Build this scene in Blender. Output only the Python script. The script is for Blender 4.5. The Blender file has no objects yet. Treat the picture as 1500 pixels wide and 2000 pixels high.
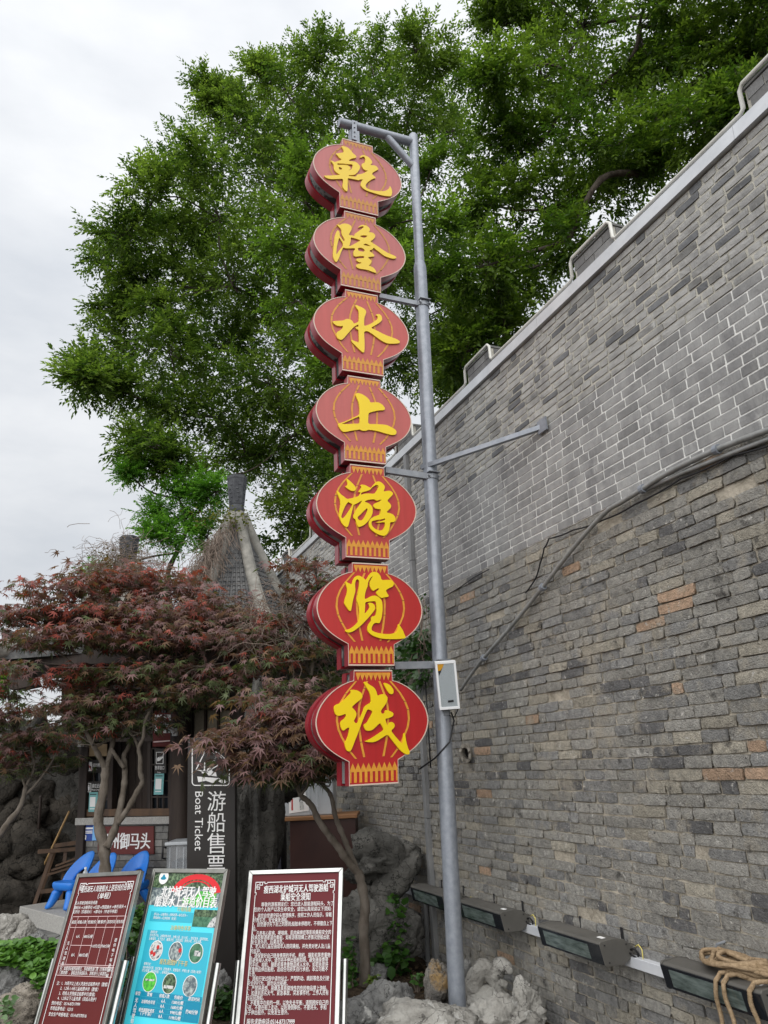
import bpy, bmesh, math, random
import numpy as np
from mathutils import Vector, Matrix, noise as mnoise

sc = bpy.context.scene
COL = sc.collection
random.seed(7)
rng = np.random.default_rng(11)

# ------------------------------------------------------------------ camera
PW, PH, FPX = 1500., 2000., 1480.
EYE = 1.7
PITCH = math.atan(492.4/1480.)
ROLL = math.radians(2.8)
_r0 = np.array([1., 0, 0])
_fw = np.array([0, math.cos(PITCH), math.sin(PITCH)])
_u0 = np.cross(_r0, _fw)
CR = math.cos(ROLL)*_r0 - math.sin(ROLL)*_u0
CU = math.sin(ROLL)*_r0 + math.cos(ROLL)*_u0
CP = np.array([0., 0., EYE])
cam_d = bpy.data.cameras.new("camera")
cam = bpy.data.objects.new("camera", cam_d)
COL.objects.link(cam)
cam.matrix_world = Matrix(((CR[0], CU[0], -_fw[0], 0), (CR[1], CU[1], -_fw[1], 0), (CR[2], CU[2], -_fw[2], EYE), (0, 0, 0, 1)))
cam_d.sensor_fit = 'VERTICAL'
cam_d.sensor_height = 24.
cam_d.lens = 24.*FPX/PH
cam_d.clip_start = 0.05
cam_d.clip_end = 2000.
sc.camera = cam

# ------------------------------------------------------------------ sky, sun, exposure
world = bpy.data.worlds.new("World")
sc.world = world
world.use_nodes = True
wn = world.node_tree.nodes
wl = world.node_tree.links
wn.clear()
SUN_EL, SUN_AZ = math.radians(46), math.radians(196)
def build_sky():
    out = wn.new('ShaderNodeOutputWorld')
    bg = wn.new('ShaderNodeBackground')
    sky = wn.new('ShaderNodeTexSky')
    sky.sky_type = 'NISHITA'
    sky.sun_disc = False
    sky.sun_elevation = SUN_EL
    sky.sun_rotation = SUN_AZ
    sky.air_density = 1.5
    sky.dust_density = 3.0
    tc = wn.new('ShaderNodeTexCoord')
    mp = wn.new('ShaderNodeMapping')
    mp.inputs['Scale'].default_value = (1.6, 1.6, 4.2)
    n1 = wn.new('ShaderNodeTexNoise')
    n1.inputs['Scale'].default_value = 1.5
    n1.inputs['Detail'].default_value = 6
    n1.inputs['Roughness'].default_value = .55
    ramp = wn.new('ShaderNodeValToRGB')
    ramp.color_ramp.elements[0].position = .38
    ramp.color_ramp.elements[0].color = (3.18, 3.34, 3.58, 1)
    ramp.color_ramp.elements[1].position = .66
    ramp.color_ramp.elements[1].color = (4.2, 4.28, 4.40, 1)
    # an overcast sky is brighter overhead than at the horizon, all the way round
    sep = wn.new('ShaderNodeSeparateXYZ')
    el = wn.new('ShaderNodeMapRange')
    el.inputs['From Min'].default_value = 0.0
    el.inputs['From Max'].default_value = 1.0
    el.inputs['To Min'].default_value = .86
    el.inputs['To Max'].default_value = 1.22
    mul = wn.new('ShaderNodeMixRGB')
    mul.blend_type = 'MULTIPLY'
    mul.inputs[0].default_value = 1
    mix = wn.new('ShaderNodeMixRGB')
    mix.inputs[0].default_value = .98
    wl.new(tc.outputs['Generated'], mp.inputs[0])
    wl.new(mp.outputs[0], n1.inputs['Vector'])
    wl.new(n1.outputs['Fac'], ramp.inputs[0])
    wl.new(tc.outputs['Generated'], sep.inputs[0])
    wl.new(sep.outputs['Z'], el.inputs['Value'])
    wl.new(ramp.outputs[0], mul.inputs[1])
    wl.new(el.outputs[0], mul.inputs[2])
    wl.new(sky.outputs[0], mix.inputs[1])
    wl.new(mul.outputs[0], mix.inputs[2])
    wl.new(mix.outputs[0], bg.inputs['Color'])
    bg.inputs['Strength'].default_value = .1
    wl.new(bg.outputs[0], out.inputs[0])
build_sky()
sun_d = bpy.data.lights.new("sun", 'SUN')
sun_d.energy = 1.5
sun_d.angle = math.radians(100)
sun_d.color = (1, .97, .92)
sun = bpy.data.objects.new("sun", sun_d)
COL.objects.link(sun)
# light arrives from behind the camera's left shoulder, high up
sun.rotation_euler = Vector((math.sin(SUN_AZ)*math.cos(SUN_EL), math.cos(SUN_AZ)*math.cos(SUN_EL), math.sin(SUN_EL))).to_track_quat('Z', 'Y').to_euler()
sc.view_settings.view_transform = 'Standard'
sc.view_settings.look = 'None'
sc.view_settings.exposure = 1.1
sc.view_settings.gamma = 1
sc.view_settings.use_curve_mapping = False
sc.cycles.max_bounces = 6
sc.cycles.diffuse_bounces = 3

# ------------------------------------------------------------------ geometry of the place
Z3 = np.array([0, 0, 1.])
def ray(x, y):
    d = (x-750.)*CR - (y-1000.)*CU + FPX*_fw
    return d/np.linalg.norm(d)
def hit(x, y, p0, n):
    d = ray(x, y)
    return CP + d*(((np.asarray(p0, float)-CP) @ n)/(d @ n))
def ground_at(x, y, z=0.):
    return hit(x, y, (0, 0, z), Z3)
def at(x, y, d):
    """the point seen at photo position (x, y), d metres away along the ground"""
    r = ray(x, y)
    return CP + r*d/math.hypot(r[0], r[1])
def proj(p):
    v = np.asarray(p, float)-CP
    z = v @ _fw
    return np.array([750+FPX*(v @ CR)/z, 1000-FPX*(v @ CU)/z, z])
def up_px(base, y):
    """height on the vertical through base that shows at photo row y"""
    lo, hi = -2., 14.
    b = np.array(base, float)
    for _ in range(50):
        m = (lo+hi)/2
        b[2] = m
        if proj(b)[1] > y: lo = m
        else: hi = m
    return lo

WAZ = math.radians(-22.7)
WA = np.array([math.sin(WAZ), math.cos(WAZ), 0])        # along the city wall, away from the camera
WB = np.array([math.cos(WAZ), -math.sin(WAZ), 0])       # into the city wall
WP = ground_at(829, 1890, 0.)                           # foot of the wall
PO = ground_at(895, 1990, .12)                          # foot of the sign pole
def wall_pt(s, z, out=0.):
    return WP + WA*s + Z3*z - WB*out
def wall_px(x, y, out=0.):
    h = hit(x, y, WP-WB*out, WB)
    return float((h-WP) @ WA), float(h[2])

# ------------------------------------------------------------------ mesh helpers
class MB:
    def __init__(self):
        self.v = []; self.f = []; self.t = []; self.m = []
        self.n = 0
    def add(self, vs, fs, tint=None, mi=0):
        o = self.n
        self.v.extend([tuple(map(float, p)) for p in vs])
        self.n += len(vs)
        for q in fs:
            self.f.append(tuple(i+o for i in q))
            self.t.append(tint if tint is not None else (1, 1, 1))
            self.m.append(mi)
        return self
    def box(self, c, x, y, z, tint=None, mi=0):
        """c centre; x, y, z half-extent vectors"""
        c, x, y, z = [np.asarray(a, float) for a in (c, x, y, z)]
        vs = [c+sx*x+sy*y+sz*z for sx in (-1, 1) for sy in (-1, 1) for sz in (-1, 1)]
        fs = [(0, 1, 3, 2), (4, 6, 7, 5), (0, 4, 5, 1), (2, 3, 7, 6), (0, 2, 6, 4), (1, 5, 7, 3)]
        if np.dot(np.cross(x, y), z) < 0: fs = [f[::-1] for f in fs]
        return self.add(vs, fs, tint, mi)
    def bar(self, a, b, w, h, up=(0, 0, 1), tint=None, mi=0):
        a = np.asarray(a, float); b = np.asarray(b, float)
        d = b-a; L = np.linalg.norm(d); d = d/L
        s = np.cross(d, up)
        if np.linalg.norm(s) < 1e-4: s = np.cross(d, (1, 0, 0))
        s /= np.linalg.norm(s); u = np.cross(s, d)
        return self.box((a+b)/2, d*L/2, s*w/2, u*h/2, tint, mi)
    def tube(self, path, r, k=8, tint=None, mi=0, cap=True, twist=0., lobes=0, lobe=.0):
        P = np.asarray(path, float); n = len(P)
        R = np.full(n, r, float) if np.isscalar(r) else np.asarray(r, float)
        T = np.gradient(P, axis=0)
        T /= np.linalg.norm(T, axis=1)[:, None]+1e-12
        ref = np.array([0, 0, 1.]) if abs(T[0][2]) < .9 else np.array([1., 0, 0])
        u = np.cross(T[0], ref); u /= np.linalg.norm(u)
        vs = []; acc = 0
        for i in range(n):
            u = u - T[i]*(u @ T[i]); u /= np.linalg.norm(u)
            w = np.cross(T[i], u)
            if i: acc += np.linalg.norm(P[i]-P[i-1])
            for j in range(k):
                a = 2*math.pi*j/k
                rr = R[i]*(1+lobe*math.cos(lobes*(a+twist*acc))) if lobes else R[i]
                vs.append(P[i]+rr*(math.cos(a)*u+math.sin(a)*w))
        fs = [(i*k+j, i*k+(j+1) % k, (i+1)*k+(j+1) % k, (i+1)*k+j) for i in range(n-1) for j in range(k)]
        if cap:
            fs.append(tuple(range(k))[::-1]); fs.append(tuple((n-1)*k+j for j in range(k)))
        return self.add(vs, fs, tint, mi)
    def prism(self, pts, d, tint=None, mi=0, caps=True):
        """flat loop of 3-D points pushed along d"""
        P = [np.asarray(p, float) for p in pts]; n = len(P); d = np.asarray(d, float)
        vs = P+[p+d for p in P]
        fs = [(i, (i+1) % n, n+(i+1) % n, n+i) for i in range(n)]
        if caps: fs += [tuple(range(n))[::-1], tuple(range(n, 2*n))]
        nr = np.zeros(3)
        for i in range(n): nr += np.cross(P[i]-P[0], P[(i+1) % n]-P[0])
        if nr @ d < 0: fs = [f[::-1] for f in fs]
        return self.add(vs, fs, tint, mi)
    def mesh(self, me, M, tint=None, mi=0):
        M = np.array(M); co = np.zeros(len(me.vertices)*3)
        me.vertices.foreach_get('co', co); co = co.reshape(-1, 3)
        co = co @ M[:3, :3].T + M[:3, 3]
        return self.add(co, [tuple(p.vertices) for p in me.polygons], tint, mi)
    def build(self, name, mats, parent=None, smooth=False, bevel=0., org=None, sharp=None):
        me = bpy.data.meshes.new(name)
        if org is None: org = np.array(parent_world(parent)) if parent is not None else np.zeros(3)
        vs = np.asarray(self.v, float)-np.asarray(org, float)
        me.from_pydata(vs.tolist(), [], self.f)
        if not isinstance(mats, (list, tuple)): mats = [mats]
        for m in mats: me.materials.append(m)
        if len(mats) > 1: me.polygons.foreach_set('material_index', self.m)
        at_ = me.attributes.new('tint', 'FLOAT_COLOR', 'FACE')
        at_.data.foreach_set('color', np.c_[np.asarray(self.t, float), np.ones(len(self.f))].ravel())
        if smooth: me.polygons.foreach_set('use_smooth', [True]*len(me.polygons))
        o = bpy.data.objects.new(name, me)
        COL.objects.link(o)
        if parent is not None: o.parent = parent
        else: o.location = org
        if bevel > 0:
            b = o.modifiers.new('bevel', 'BEVEL'); b.width = bevel; b.segments = 2; b.limit_method = 'ANGLE'
        if smooth and sharp is not None:
            try: me.set_sharp_from_angle(angle=math.radians(sharp))
            except Exception: pass
        return o
def parent_world(p):
    v = np.zeros(3)
    while p is not None:
        v = v+np.array(p.location); p = p.parent
    return v
def tag(o, label=None, cat=None, group=None, kind=None):
    if label: o['label'] = label
    if cat: o['category'] = cat
    if group: o['group'] = group
    if kind: o['kind'] = kind
    return o
def thing(name, label, cat, loc=(0, 0, 0), group=None):
    o = bpy.data.objects.new(name, None); COL.objects.link(o)
    o.location = tuple(map(float, loc)); o.empty_display_size = .1
    return tag(o, label, cat, group)

# ------------------------------------------------------------------ materials
def mat(name, col, rough=.7, metal=0., col2=None, nscale=8., detail=5., lo=.35, hi=.65, bump=0., bscale=40., spec=.4, tint=False, trans=0., coat=0.,
        stain=None, stain_scale=3., stain_lo=.6, stain_hi=.7, stretch=None, alpha=1., crack=None, bdist=.02):
    m = bpy.data.materials.new(name); m.use_nodes = True
    nt = m.node_tree; N = nt.nodes; L = nt.links
    b = N['Principled BSDF']
    b.inputs['Roughness'].default_value = rough
    b.inputs['Metallic'].default_value = metal
    b.inputs['Specular IOR Level'].default_value = spec
    if coat: b.inputs['Coat Weight'].default_value = coat
    c4 = (*col, 1)
    geo = N.new('ShaderNodeNewGeometry')
    vec = geo.outputs['Position']
    if stretch:
        mp = N.new('ShaderNodeMapping'); mp.inputs['Scale'].default_value = stretch
        L.new(vec, mp.inputs[0]); vec = mp.outputs[0]
    src = None
    if tint:
        a = N.new('ShaderNodeAttribute'); a.attribute_name = 'tint'
        src = a.outputs['Color']
    if col2 is not None:
        n = N.new('ShaderNodeTexNoise'); n.inputs['Scale'].default_value = nscale; n.inputs['Detail'].default_value = detail
        n.inputs['Roughness'].default_value = .62
        L.new(vec, n.inputs['Vector'])
        r = N.new('ShaderNodeValToRGB')
        r.color_ramp.elements[0].position = lo; r.color_ramp.elements[1].position = hi
        r.color_ramp.elements[0].color = c4; r.color_ramp.elements[1].color = (*col2, 1)
        L.new(n.outputs['Fac'], r.inputs[0])
        if src is not None:
            mx = N.new('ShaderNodeMixRGB'); mx.blend_type = 'MULTIPLY'; mx.inputs[0].default_value = 1
            L.new(src, mx.inputs[1]); L.new(r.outputs[0], mx.inputs[2]); src = mx.outputs[0]
        else: src = r.outputs[0]
    if stain is not None:
        for k, (sc_, s_scale, s_lo, s_hi) in enumerate(stain if isinstance(stain, list) else [(stain, stain_scale, stain_lo, stain_hi)]):
            n = N.new('ShaderNodeTexNoise'); n.inputs['Scale'].default_value = s_scale; n.inputs['Detail'].default_value = 7
            n.inputs['Roughness'].default_value = .7
            mp2 = N.new('ShaderNodeMapping'); mp2.inputs['Location'].default_value = (3.1*k+1, 7.7*k, 2.3*k)
            L.new(vec, mp2.inputs[0]); L.new(mp2.outputs[0], n.inputs['Vector'])
            mr = N.new('ShaderNodeMapRange'); mr.inputs['From Min'].default_value = s_lo; mr.inputs['From Max'].default_value = s_hi
            L.new(n.outputs['Fac'], mr.inputs['Value'])
            mx = N.new('ShaderNodeMixRGB'); mx.inputs[2].default_value = (*sc_, 1)
            L.new(mr.outputs[0], mx.inputs[0])
            if src is not None: L.new(src, mx.inputs[1])
            else: mx.inputs[1].default_value = c4
            src = mx.outputs[0]
    if crack is not None:      # thin dark fissures
        c_scale, c_w, c_col = crack
        nz = N.new('ShaderNodeTexNoise'); nz.inputs['Scale'].default_value = c_scale*1.6; nz.inputs['Detail'].default_value = 4
        L.new(vec, nz.inputs['Vector'])
        ad = N.new('ShaderNodeMixRGB'); ad.blend_type = 'ADD'; ad.inputs[0].default_value = .45
        L.new(vec, ad.inputs[1]); L.new(nz.outputs['Color'], ad.inputs[2])
        vo = N.new('ShaderNodeTexVoronoi'); vo.feature = 'DISTANCE_TO_EDGE'; vo.inputs['Scale'].default_value = c_scale
        L.new(ad.outputs[0], vo.inputs['Vector'])
        mr = N.new('ShaderNodeMapRange'); mr.inputs['From Min'].default_value = c_w; mr.inputs['From Max'].default_value = 0.
        L.new(vo.outputs['Distance'], mr.inputs['Value'])
        mx = N.new('ShaderNodeMixRGB'); mx.inputs[2].default_value = (*c_col, 1)
        L.new(mr.outputs[0], mx.inputs[0]); L.new(src, mx.inputs[1]); src = mx.outputs[0]
    if src is not None: L.new(src, b.inputs['Base Color'])
    else: b.inputs['Base Color'].default_value = c4
    if bump > 0:
        n = N.new('ShaderNodeTexNoise'); n.inputs['Scale'].default_value = bscale; n.inputs['Detail'].default_value = 6
        n.inputs['Roughness'].default_value = .65
        L.new(vec, n.inputs['Vector'])
        bp = N.new('ShaderNodeBump'); bp.inputs['Strength'].default_value = bump; bp.inputs['Distance'].default_value = bdist
        L.new(n.outputs['Fac'], bp.inputs['Height']); L.new(bp.outputs[0], b.inputs['Normal'])
    if trans: b.inputs['Transmission Weight'].default_value = trans
    if alpha < 1: b.inputs['Alpha'].default_value = alpha
    return m
def leaf_mat(name, trans=.35, rough=.5, spec=.35):
    m = bpy.data.materials.new(name); m.use_nodes = True
    N = m.node_tree.nodes; L = m.node_tree.links
    b = N['Principled BSDF']; out = N['Material Output']
    a = N.new('ShaderNodeAttribute'); a.attribute_name = 'tint'
    b.inputs['Roughness'].default_value = rough; b.inputs['Specular IOR Level'].default_value = spec
    L.new(a.outputs['Color'], b.inputs['Base Color'])
    t = N.new('ShaderNodeBsdfTranslucent')
    mc = N.new('ShaderNodeMixRGB'); mc.blend_type = 'MULTIPLY'; mc.inputs[0].default_value = 1; mc.inputs[2].default_value = (1.5, 1.6, .8, 1)
    L.new(a.outputs['Color'], mc.inputs[1]); L.new(mc.outputs[0], t.inputs['Color'])
    mx = N.new('ShaderNodeMixShader'); mx.inputs[0].default_value = trans
    L.new(b.outputs[0], mx.inputs[1]); L.new(t.outputs[0], mx.inputs[2]); L.new(mx.outputs[0], out.inputs[0])
    return m
WHITE1 = (1., 1., 1.)
M = {}
M['old_brick'] = mat('old_brick', (.78, .78, .78), .92, col2=(1.18, 1.17, 1.15), nscale=30, bump=1., bscale=95, bdist=.03, tint=True, spec=.12,
                     stain=[((.075, .072, .068), 9, .57, .70), ((.66, .64, .60), 19, .60, .67), ((.46, .42, .35), 5, .53, .70), ((.06, .06, .06), 38, .62, .70)])
M['new_brick'] = mat('new_brick', (.80, .80, .81), .85, col2=(1.14, 1.14, 1.13), nscale=9, bump=.4, bscale=80, tint=True, spec=.15,
                     stain=[((.52, .52, .51), 8, .62, .76), ((.12, .12, .13), 3.2, .58, .74), ((.6, .6, .58), 26, .68, .72)], stretch=(1, 1, .45))
M['old_mortar'] = mat('old_mortar', (.30, .27, .22), .95, col2=(.52, .47, .39), nscale=11, bump=.9, bscale=45, spec=.1, stain=[((.03, .03, .03), 6, .6, .75)])
M['white_mortar'] = mat('white_mortar', (.52, .52, .51), .9, col2=(.78, .78, .76), nscale=16, bump=.4, bscale=60, spec=.1, lo=.3, hi=.55)
M['tan_mortar'] = mat('tan_mortar', (.36, .35, .31), .9, col2=(.56, .54, .48), nscale=10, bump=.5, bscale=60, spec=.1)
M['flashing'] = mat('flashing', (.52, .54, .57), .45, metal=.25, col2=(.62, .64, .67), nscale=5)
M['cement'] = mat('cement', (.10, .10, .10), .9, col2=(.2, .2, .19), nscale=6, bump=.3)
M['led_tube'] = mat('led_tube', (.60, .60, .57), .5, col2=(.5, .49, .45), nscale=6)
M['galv'] = mat('galv', (.23, .255, .295), .42, metal=.3, col2=(.30, .325, .37), nscale=22, spec=.5, bump=.05, bscale=160)
M['galv_dark'] = mat('galv_dark', (.25, .27, .30), .5, metal=.4, col2=(.33, .35, .38), nscale=12)
M['steel'] = mat('steel', (.55, .56, .55), .28, metal=1., col2=(.42, .43, .42), nscale=9)
M['steel_dark_reflection'] = mat('steel_dark_reflection', (.30, .30, .28), .32, metal=.9, col2=(.22, .22, .20), nscale=9)  # same steel, dark reflections put into its base colour
M['lamp_grey'] = mat('lamp_grey', (.085, .082, .075), .55, col2=(.11, .105, .095), nscale=5, spec=.4)
M['black'] = mat('black', (.012, .012, .014), .5)
M['glass_dark'] = mat('glass_dark', (.014, .017, .022), .12, spec=.5)
M['lamp_glass'] = mat('lamp_glass', (.055, .075, .070), .1, spec=.6, col2=(.17, .21, .20), nscale=9, stretch=(1, 1, 5))
M['rail'] = mat('rail', (.50, .52, .56), .5, col2=(.58, .60, .63), nscale=7)
M['rope'] = mat('rope', (.24, .17, .10), .95, col2=(.42, .31, .20), nscale=60, bump=.5, bscale=200, spec=.1)
M['pvc_grey'] = mat('pvc_grey', (.19, .195, .20), .6, col2=(.25, .255, .26), nscale=4)
M['steel_pipe'] = mat('steel_pipe', (.21, .215, .21), .5, metal=.3, col2=(.33, .335, .33), nscale=9)
M['clay'] = mat('clay', (.25, .23, .2), .9, col2=(.34, .32, .28), nscale=15, bump=.4)
M['white_paint'] = mat('white_paint', (.78, .80, .82), .45)
M['yellow_wire'] = mat('yellow_wire', (.7, .6, .15), .5)
M['rock'] = mat('rock', (.10, .102, .105), .85, crack=(4, .018, (.05, .05, .048)), bdist=.05, col2=(.30, .30, .29), nscale=3.5, lo=.3, hi=.72, bump=.8, bscale=22, spec=.25,
                stain=[((.50, .50, .48), 6, .62, .70), ((.25, .17, .09), 2.3, .66, .8)])
M['rock_pale'] = mat('rock_pale', (.22, .21, .19), .85, crack=(3.5, .016, (.10, .095, .09)), bdist=.05, col2=(.46, .45, .42), nscale=4, lo=.3, hi=.7, bump=.8, bscale=24, spec=.25,
                     stain=[((.62, .62, .60), 5, .6, .68), ((.09, .09, .09), 5, .63, .75)])
M['rock_ochre'] = mat('rock_ochre', (.12, .115, .11), .85, crack=(7, .03, (.05, .045, .04)), bdist=.05, col2=(.30, .28, .25), nscale=5, bump=.8, bscale=22, spec=.2,
                      stain=[((.36, .24, .11), 3.5, .52, .62), ((.5, .48, .44), 8, .66, .72)])
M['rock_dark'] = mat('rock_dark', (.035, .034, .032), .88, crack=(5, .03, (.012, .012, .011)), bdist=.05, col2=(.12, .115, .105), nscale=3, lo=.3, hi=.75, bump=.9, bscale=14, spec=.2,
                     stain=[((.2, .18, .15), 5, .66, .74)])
M['soil'] = mat('soil', (.022, .017, .012), .95, col2=(.075, .055, .038), nscale=14, bump=1., bscale=40, spec=.1)
M['slate'] = mat('slate', (.11, .112, .112), .8, col2=(.2, .2, .195), nscale=6, bump=.5, bscale=18, spec=.25, tint=True)
M['granite'] = mat('granite', (.27, .265, .25), .8, col2=(.42, .41, .39), nscale=70, bump=.2, bscale=90)
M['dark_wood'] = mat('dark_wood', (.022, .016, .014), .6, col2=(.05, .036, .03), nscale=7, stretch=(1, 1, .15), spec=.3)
M['brown_wood'] = mat('brown_wood', (.07, .042, .028), .65, col2=(.12, .07, .04), nscale=8, stretch=(1, 1, .2))
M['plank_wood'] = mat('plank_wood', (.22, .10, .04), .5, col2=(.32, .16, .07), nscale=7, stretch=(.3, 3, 3))
M['maroon_wood'] = mat('maroon_wood', (.035, .012, .010), .45, col2=(.05, .018, .014), nscale=4)
M['navy'] = mat('navy', (.012, .013, .022), .6)
M['booth_brick'] = mat('booth_brick', (.8, .8, .8), .85, col2=(1.15, 1.13, 1.1), nscale=16, bump=.3, bscale=60, tint=True, stain=[((.45, .45, .43), 8, .65, .72)])
M['tile'] = mat('tile', (.055, .057, .06), .8, col2=(.13, .13, .13), nscale=9, bump=.3)
M['ridge'] = mat('ridge', (.17, .165, .15), .9, col2=(.32, .31, .28), nscale=5, bump=.6, bscale=25, stain=[((.08, .08, .075), 4, .6, .75)])
M['finial'] = mat('finial', (.035, .038, .045), .7, col2=(.075, .08, .088), nscale=9, bump=.4, bscale=30)
M['bark'] = mat('bark', (.045, .036, .030), .9, col2=(.10, .085, .07), nscale=9, bump=.8, bscale=40, spec=.15, stretch=(1, 1, .35))
M['maple_bark'] = mat('maple_bark', (.10, .083, .066), .85, col2=(.19, .165, .14), nscale=12, bump=.5, bscale=45, spec=.2, stretch=(1, 1, .5), stain=[((.06, .05, .042), 6, .6, .75)])
M['twig'] = mat('twig', (.16, .12, .10), .9, col2=(.26, .21, .17), nscale=9)
M['leaf'] = leaf_mat('leaf', .55, .5, .3)
M['maple_leaf'] = leaf_mat('maple_leaf', .28, .5, .4)
M['ivy_leaf'] = leaf_mat('ivy_leaf', .25, .4, .45)
M['chair_blue'] = mat('chair_blue', (.015, .17, .62), .38, spec=.5, col2=(.022, .20, .68), nscale=4)
M['bamboo'] = mat('bamboo', (.30, .18, .07), .6, col2=(.4, .26, .12), nscale=12)
M['clear_plastic'] = mat('clear_plastic', (.62, .66, .70), .25, alpha=.28, spec=.6)
M['frost_plastic'] = mat('frost_plastic', (.50, .53, .56), .4, alpha=.85, spec=.5, col2=(.42, .45, .48), nscale=3)
M['water_bottle'] = mat('water_bottle', (.8, .85, .88), .1, alpha=.45, spec=.8)
# printed and painted sign colours
M['maroon'] = mat('maroon', (.105, .014, .014), .5, col2=(.115, .017, .016), nscale=3, spec=.2)
M['maroon2'] = mat('maroon2', (.118, .015, .020), .5, col2=(.127, .018, .023), nscale=3, spec=.2)
M['print_white'] = mat('print_white', (.80, .80, .80), .5)
M['print_pink'] = mat('print_pink', (.75, .55, .55), .5)
M['board_black'] = mat('board_black', (.017, .014, .013), .5, col2=(.022, .019, .018), nscale=3)
M['teal'] = mat('teal', (.06, .62, .76), .35, col2=(.08, .66, .80), nscale=2, spec=.5)
M['teal_box'] = mat('teal_box', (.03, .40, .54), .35)
M['teal_dark'] = mat('teal_dark', (.0, .22, .36), .35)
M['teal_notice'] = mat('teal_notice', (.17, .42, .43), .5)
M['gold_print'] = mat('gold_print', (.62, .50, .18), .5)
M['blue_print'] = mat('blue_print', (.03, .07, .30), .5)
M['sky_print'] = mat('sky_print', (.18, .42, .75), .5)
M['sign_red'] = mat('sign_red', (.115, .02, .018), .5)
M['bridge_red'] = mat('bridge_red', (.62, .012, .02), .45)
M['photo_green'] = mat('photo_green', (.012, .035, .014), .4, col2=(.20, .30, .16), nscale=55, lo=.42, hi=.7)
M['photo_river'] = mat('photo_river', (.015, .09, .045), .4, col2=(.10, .24, .14), nscale=30)
M['photo_lime'] = mat('photo_lime', (.10, .55, .05), .4, col2=(.02, .2, .04), nscale=50, lo=.4, hi=.7)
M['photo_pale'] = mat('photo_pale', (.55, .56, .55), .4, col2=(.04, .05, .08), nscale=60, lo=.5, hi=.62)
M['photo_grey'] = mat('photo_grey', (.09, .12, .14), .4, col2=(.42, .48, .46), nscale=45, lo=.45, hi=.65)
M['photo_red'] = mat('photo_red', (.5, .02, .02), .4)
M['amber'] = mat('amber', (.55, .27, .01), .5)
M['paper'] = mat('paper', (.35, .31, .24), .7, col2=(.22, .2, .16), nscale=5)
M['kraft'] = mat('kraft', (.22, .16, .09), .7, col2=(.16, .11, .06), nscale=7)

# ================================================================== ground
def build_ground():
    b = MB()
    b.add([(-300, -60, -.02), (300, -60, -.02), (300, 600, -.02), (-300, 600, -.02)], [(0, 1, 2, 3)])
    tag(b.build('ground', M['soil']), kind='structure')
    # earth bed at the foot of the wall, gently uneven
    b = MB()
    nx, ny = 46, 46
    vs = []
    for j in range(ny+1):
        for i in range(nx+1):
            x = -2.2+5.2*i/nx; y = 3.6+5.6*j/ny
            e = min(1, min(i, nx-i)/4., min(j, ny-j)/4.)
            h = .05+.09*mnoise.noise((x*1.3, y*1.3, 3))+.03*mnoise.noise((x*5, y*5, 1))+.014*mnoise.noise((x*17, y*17, 1))
            vs.append((x, y, -.015+e*max(.0, h+.04)))
    fs = [(j*(nx+1)+i, j*(nx+1)+i+1, (j+1)*(nx+1)+i+1, (j+1)*(nx+1)+i) for j in range(ny) for i in range(nx)]
    b.add(vs, fs)
    tag(b.build('earth_bed', M['soil'], smooth=True), kind='structure')
    # slate paving laid in slabs
    root = bpy.data.objects.new('paving', None); COL.objects.link(root); tag(root, kind='structure')
    b = MB(); b.add([(-12, 6.2, -.012), (-2.4, 6.2, -.012), (-2.4, 15, -.012), (-12, 15, -.012)], [(0, 1, 2, 3)])
    b.build('paving_bed', M['cement'], root)
    r = random.Random(4); k = 0; rest = MB()
    y = 6.4
    while y < 13.5:
        d = r.uniform(.34, .52); x = -9.5+r.uniform(0, .4)
        while x < -2.5:
            w = r.uniform(.5, .95)
            g = r.uniform(.8, 1.15); z = r.uniform(.001, .009)
            c = np.array([x+w/2, y+d/2, z-.02])
            q = proj((x+w/2, y+d/2, 0))
            tgt = MB() if (-60 < q[0] < 420 and 1720 < q[1] < 2050) else rest
            tgt.box(c, (w/2-.008, 0, 0), (0, d/2-.008, 0), (r.uniform(-.004, .004), r.uniform(-.004, .004), .02), tint=(g, g, g*.99))
            if tgt is not rest: tgt.build('slab', M['slate'], root)
            x += w
        y += d
    tag(rest.build('slab_field', M['slate'], root), kind='stuff')
build_ground()

# ================================================================== the city wall
def brick_verts(s0, s1, z0, z1, out, depth, r, rough):
    """one hand-made brick: 4x3 front grid pulled about, sides back into the mortar"""
    nu, nv = (3, 2) if rough > 0 else (1, 1)
    vs = []
    L = s1-s0; H = z1-z0
    for j in range(nv+1):
        for i in range(nu+1):
            ds = dz = do = 0.
            if rough > 0:
                ds = r.uniform(-1, 1)*.004*rough; dz = r.uniform(-1, 1)*.0026*rough
                do = r.uniform(-1, .6)*.0035*rough
                if i in (0, nu) and j in (0, nv):
                    do -= .0045*rough; ds += (.007 if i == 0 else -.007)*rough*r.random()**2; dz += (.005 if j == 0 else -.005)*rough*r.random()**2
                elif i in (0, nu) or j in (0, nv): do -= .003*rough*r.random()
            vs.append((s0+L*i/nu+ds, z0+H*j/nv+dz, out+do))
    W = nu+1
    ring = [i for i in range(W)]+[j*W+nu for j in range(1, nv+1)]+[nv*W+i for i in range(nu-1, -1, -1)]+[j*W for j in range(nv-1, 0, -1)]
    m = len(ring); nf = len(vs)
    for k in ring: vs.append(vs[k])
    n1 = len(vs)
    for k in ring:
        s, z, _ = vs[k]
        vs.append((s+(.004 if s < (s0+s1)/2 else -.004), z+(.003 if z < (z0+z1)/2 else -.003), -depth))
    fs = [(j*W+i, (j+1)*W+i, (j+1)*W+i+1, j*W+i+1) for j in range(nv) for i in range(nu)]
    fs += [(nf+k, nf+(k+1) % m, n1+(k+1) % m, n1+k) for k in range(m)]
    return vs, fs
WALL_Z1, WALL_Z2, WALL_TOP = 3.17, 3.97, 4.73
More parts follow.
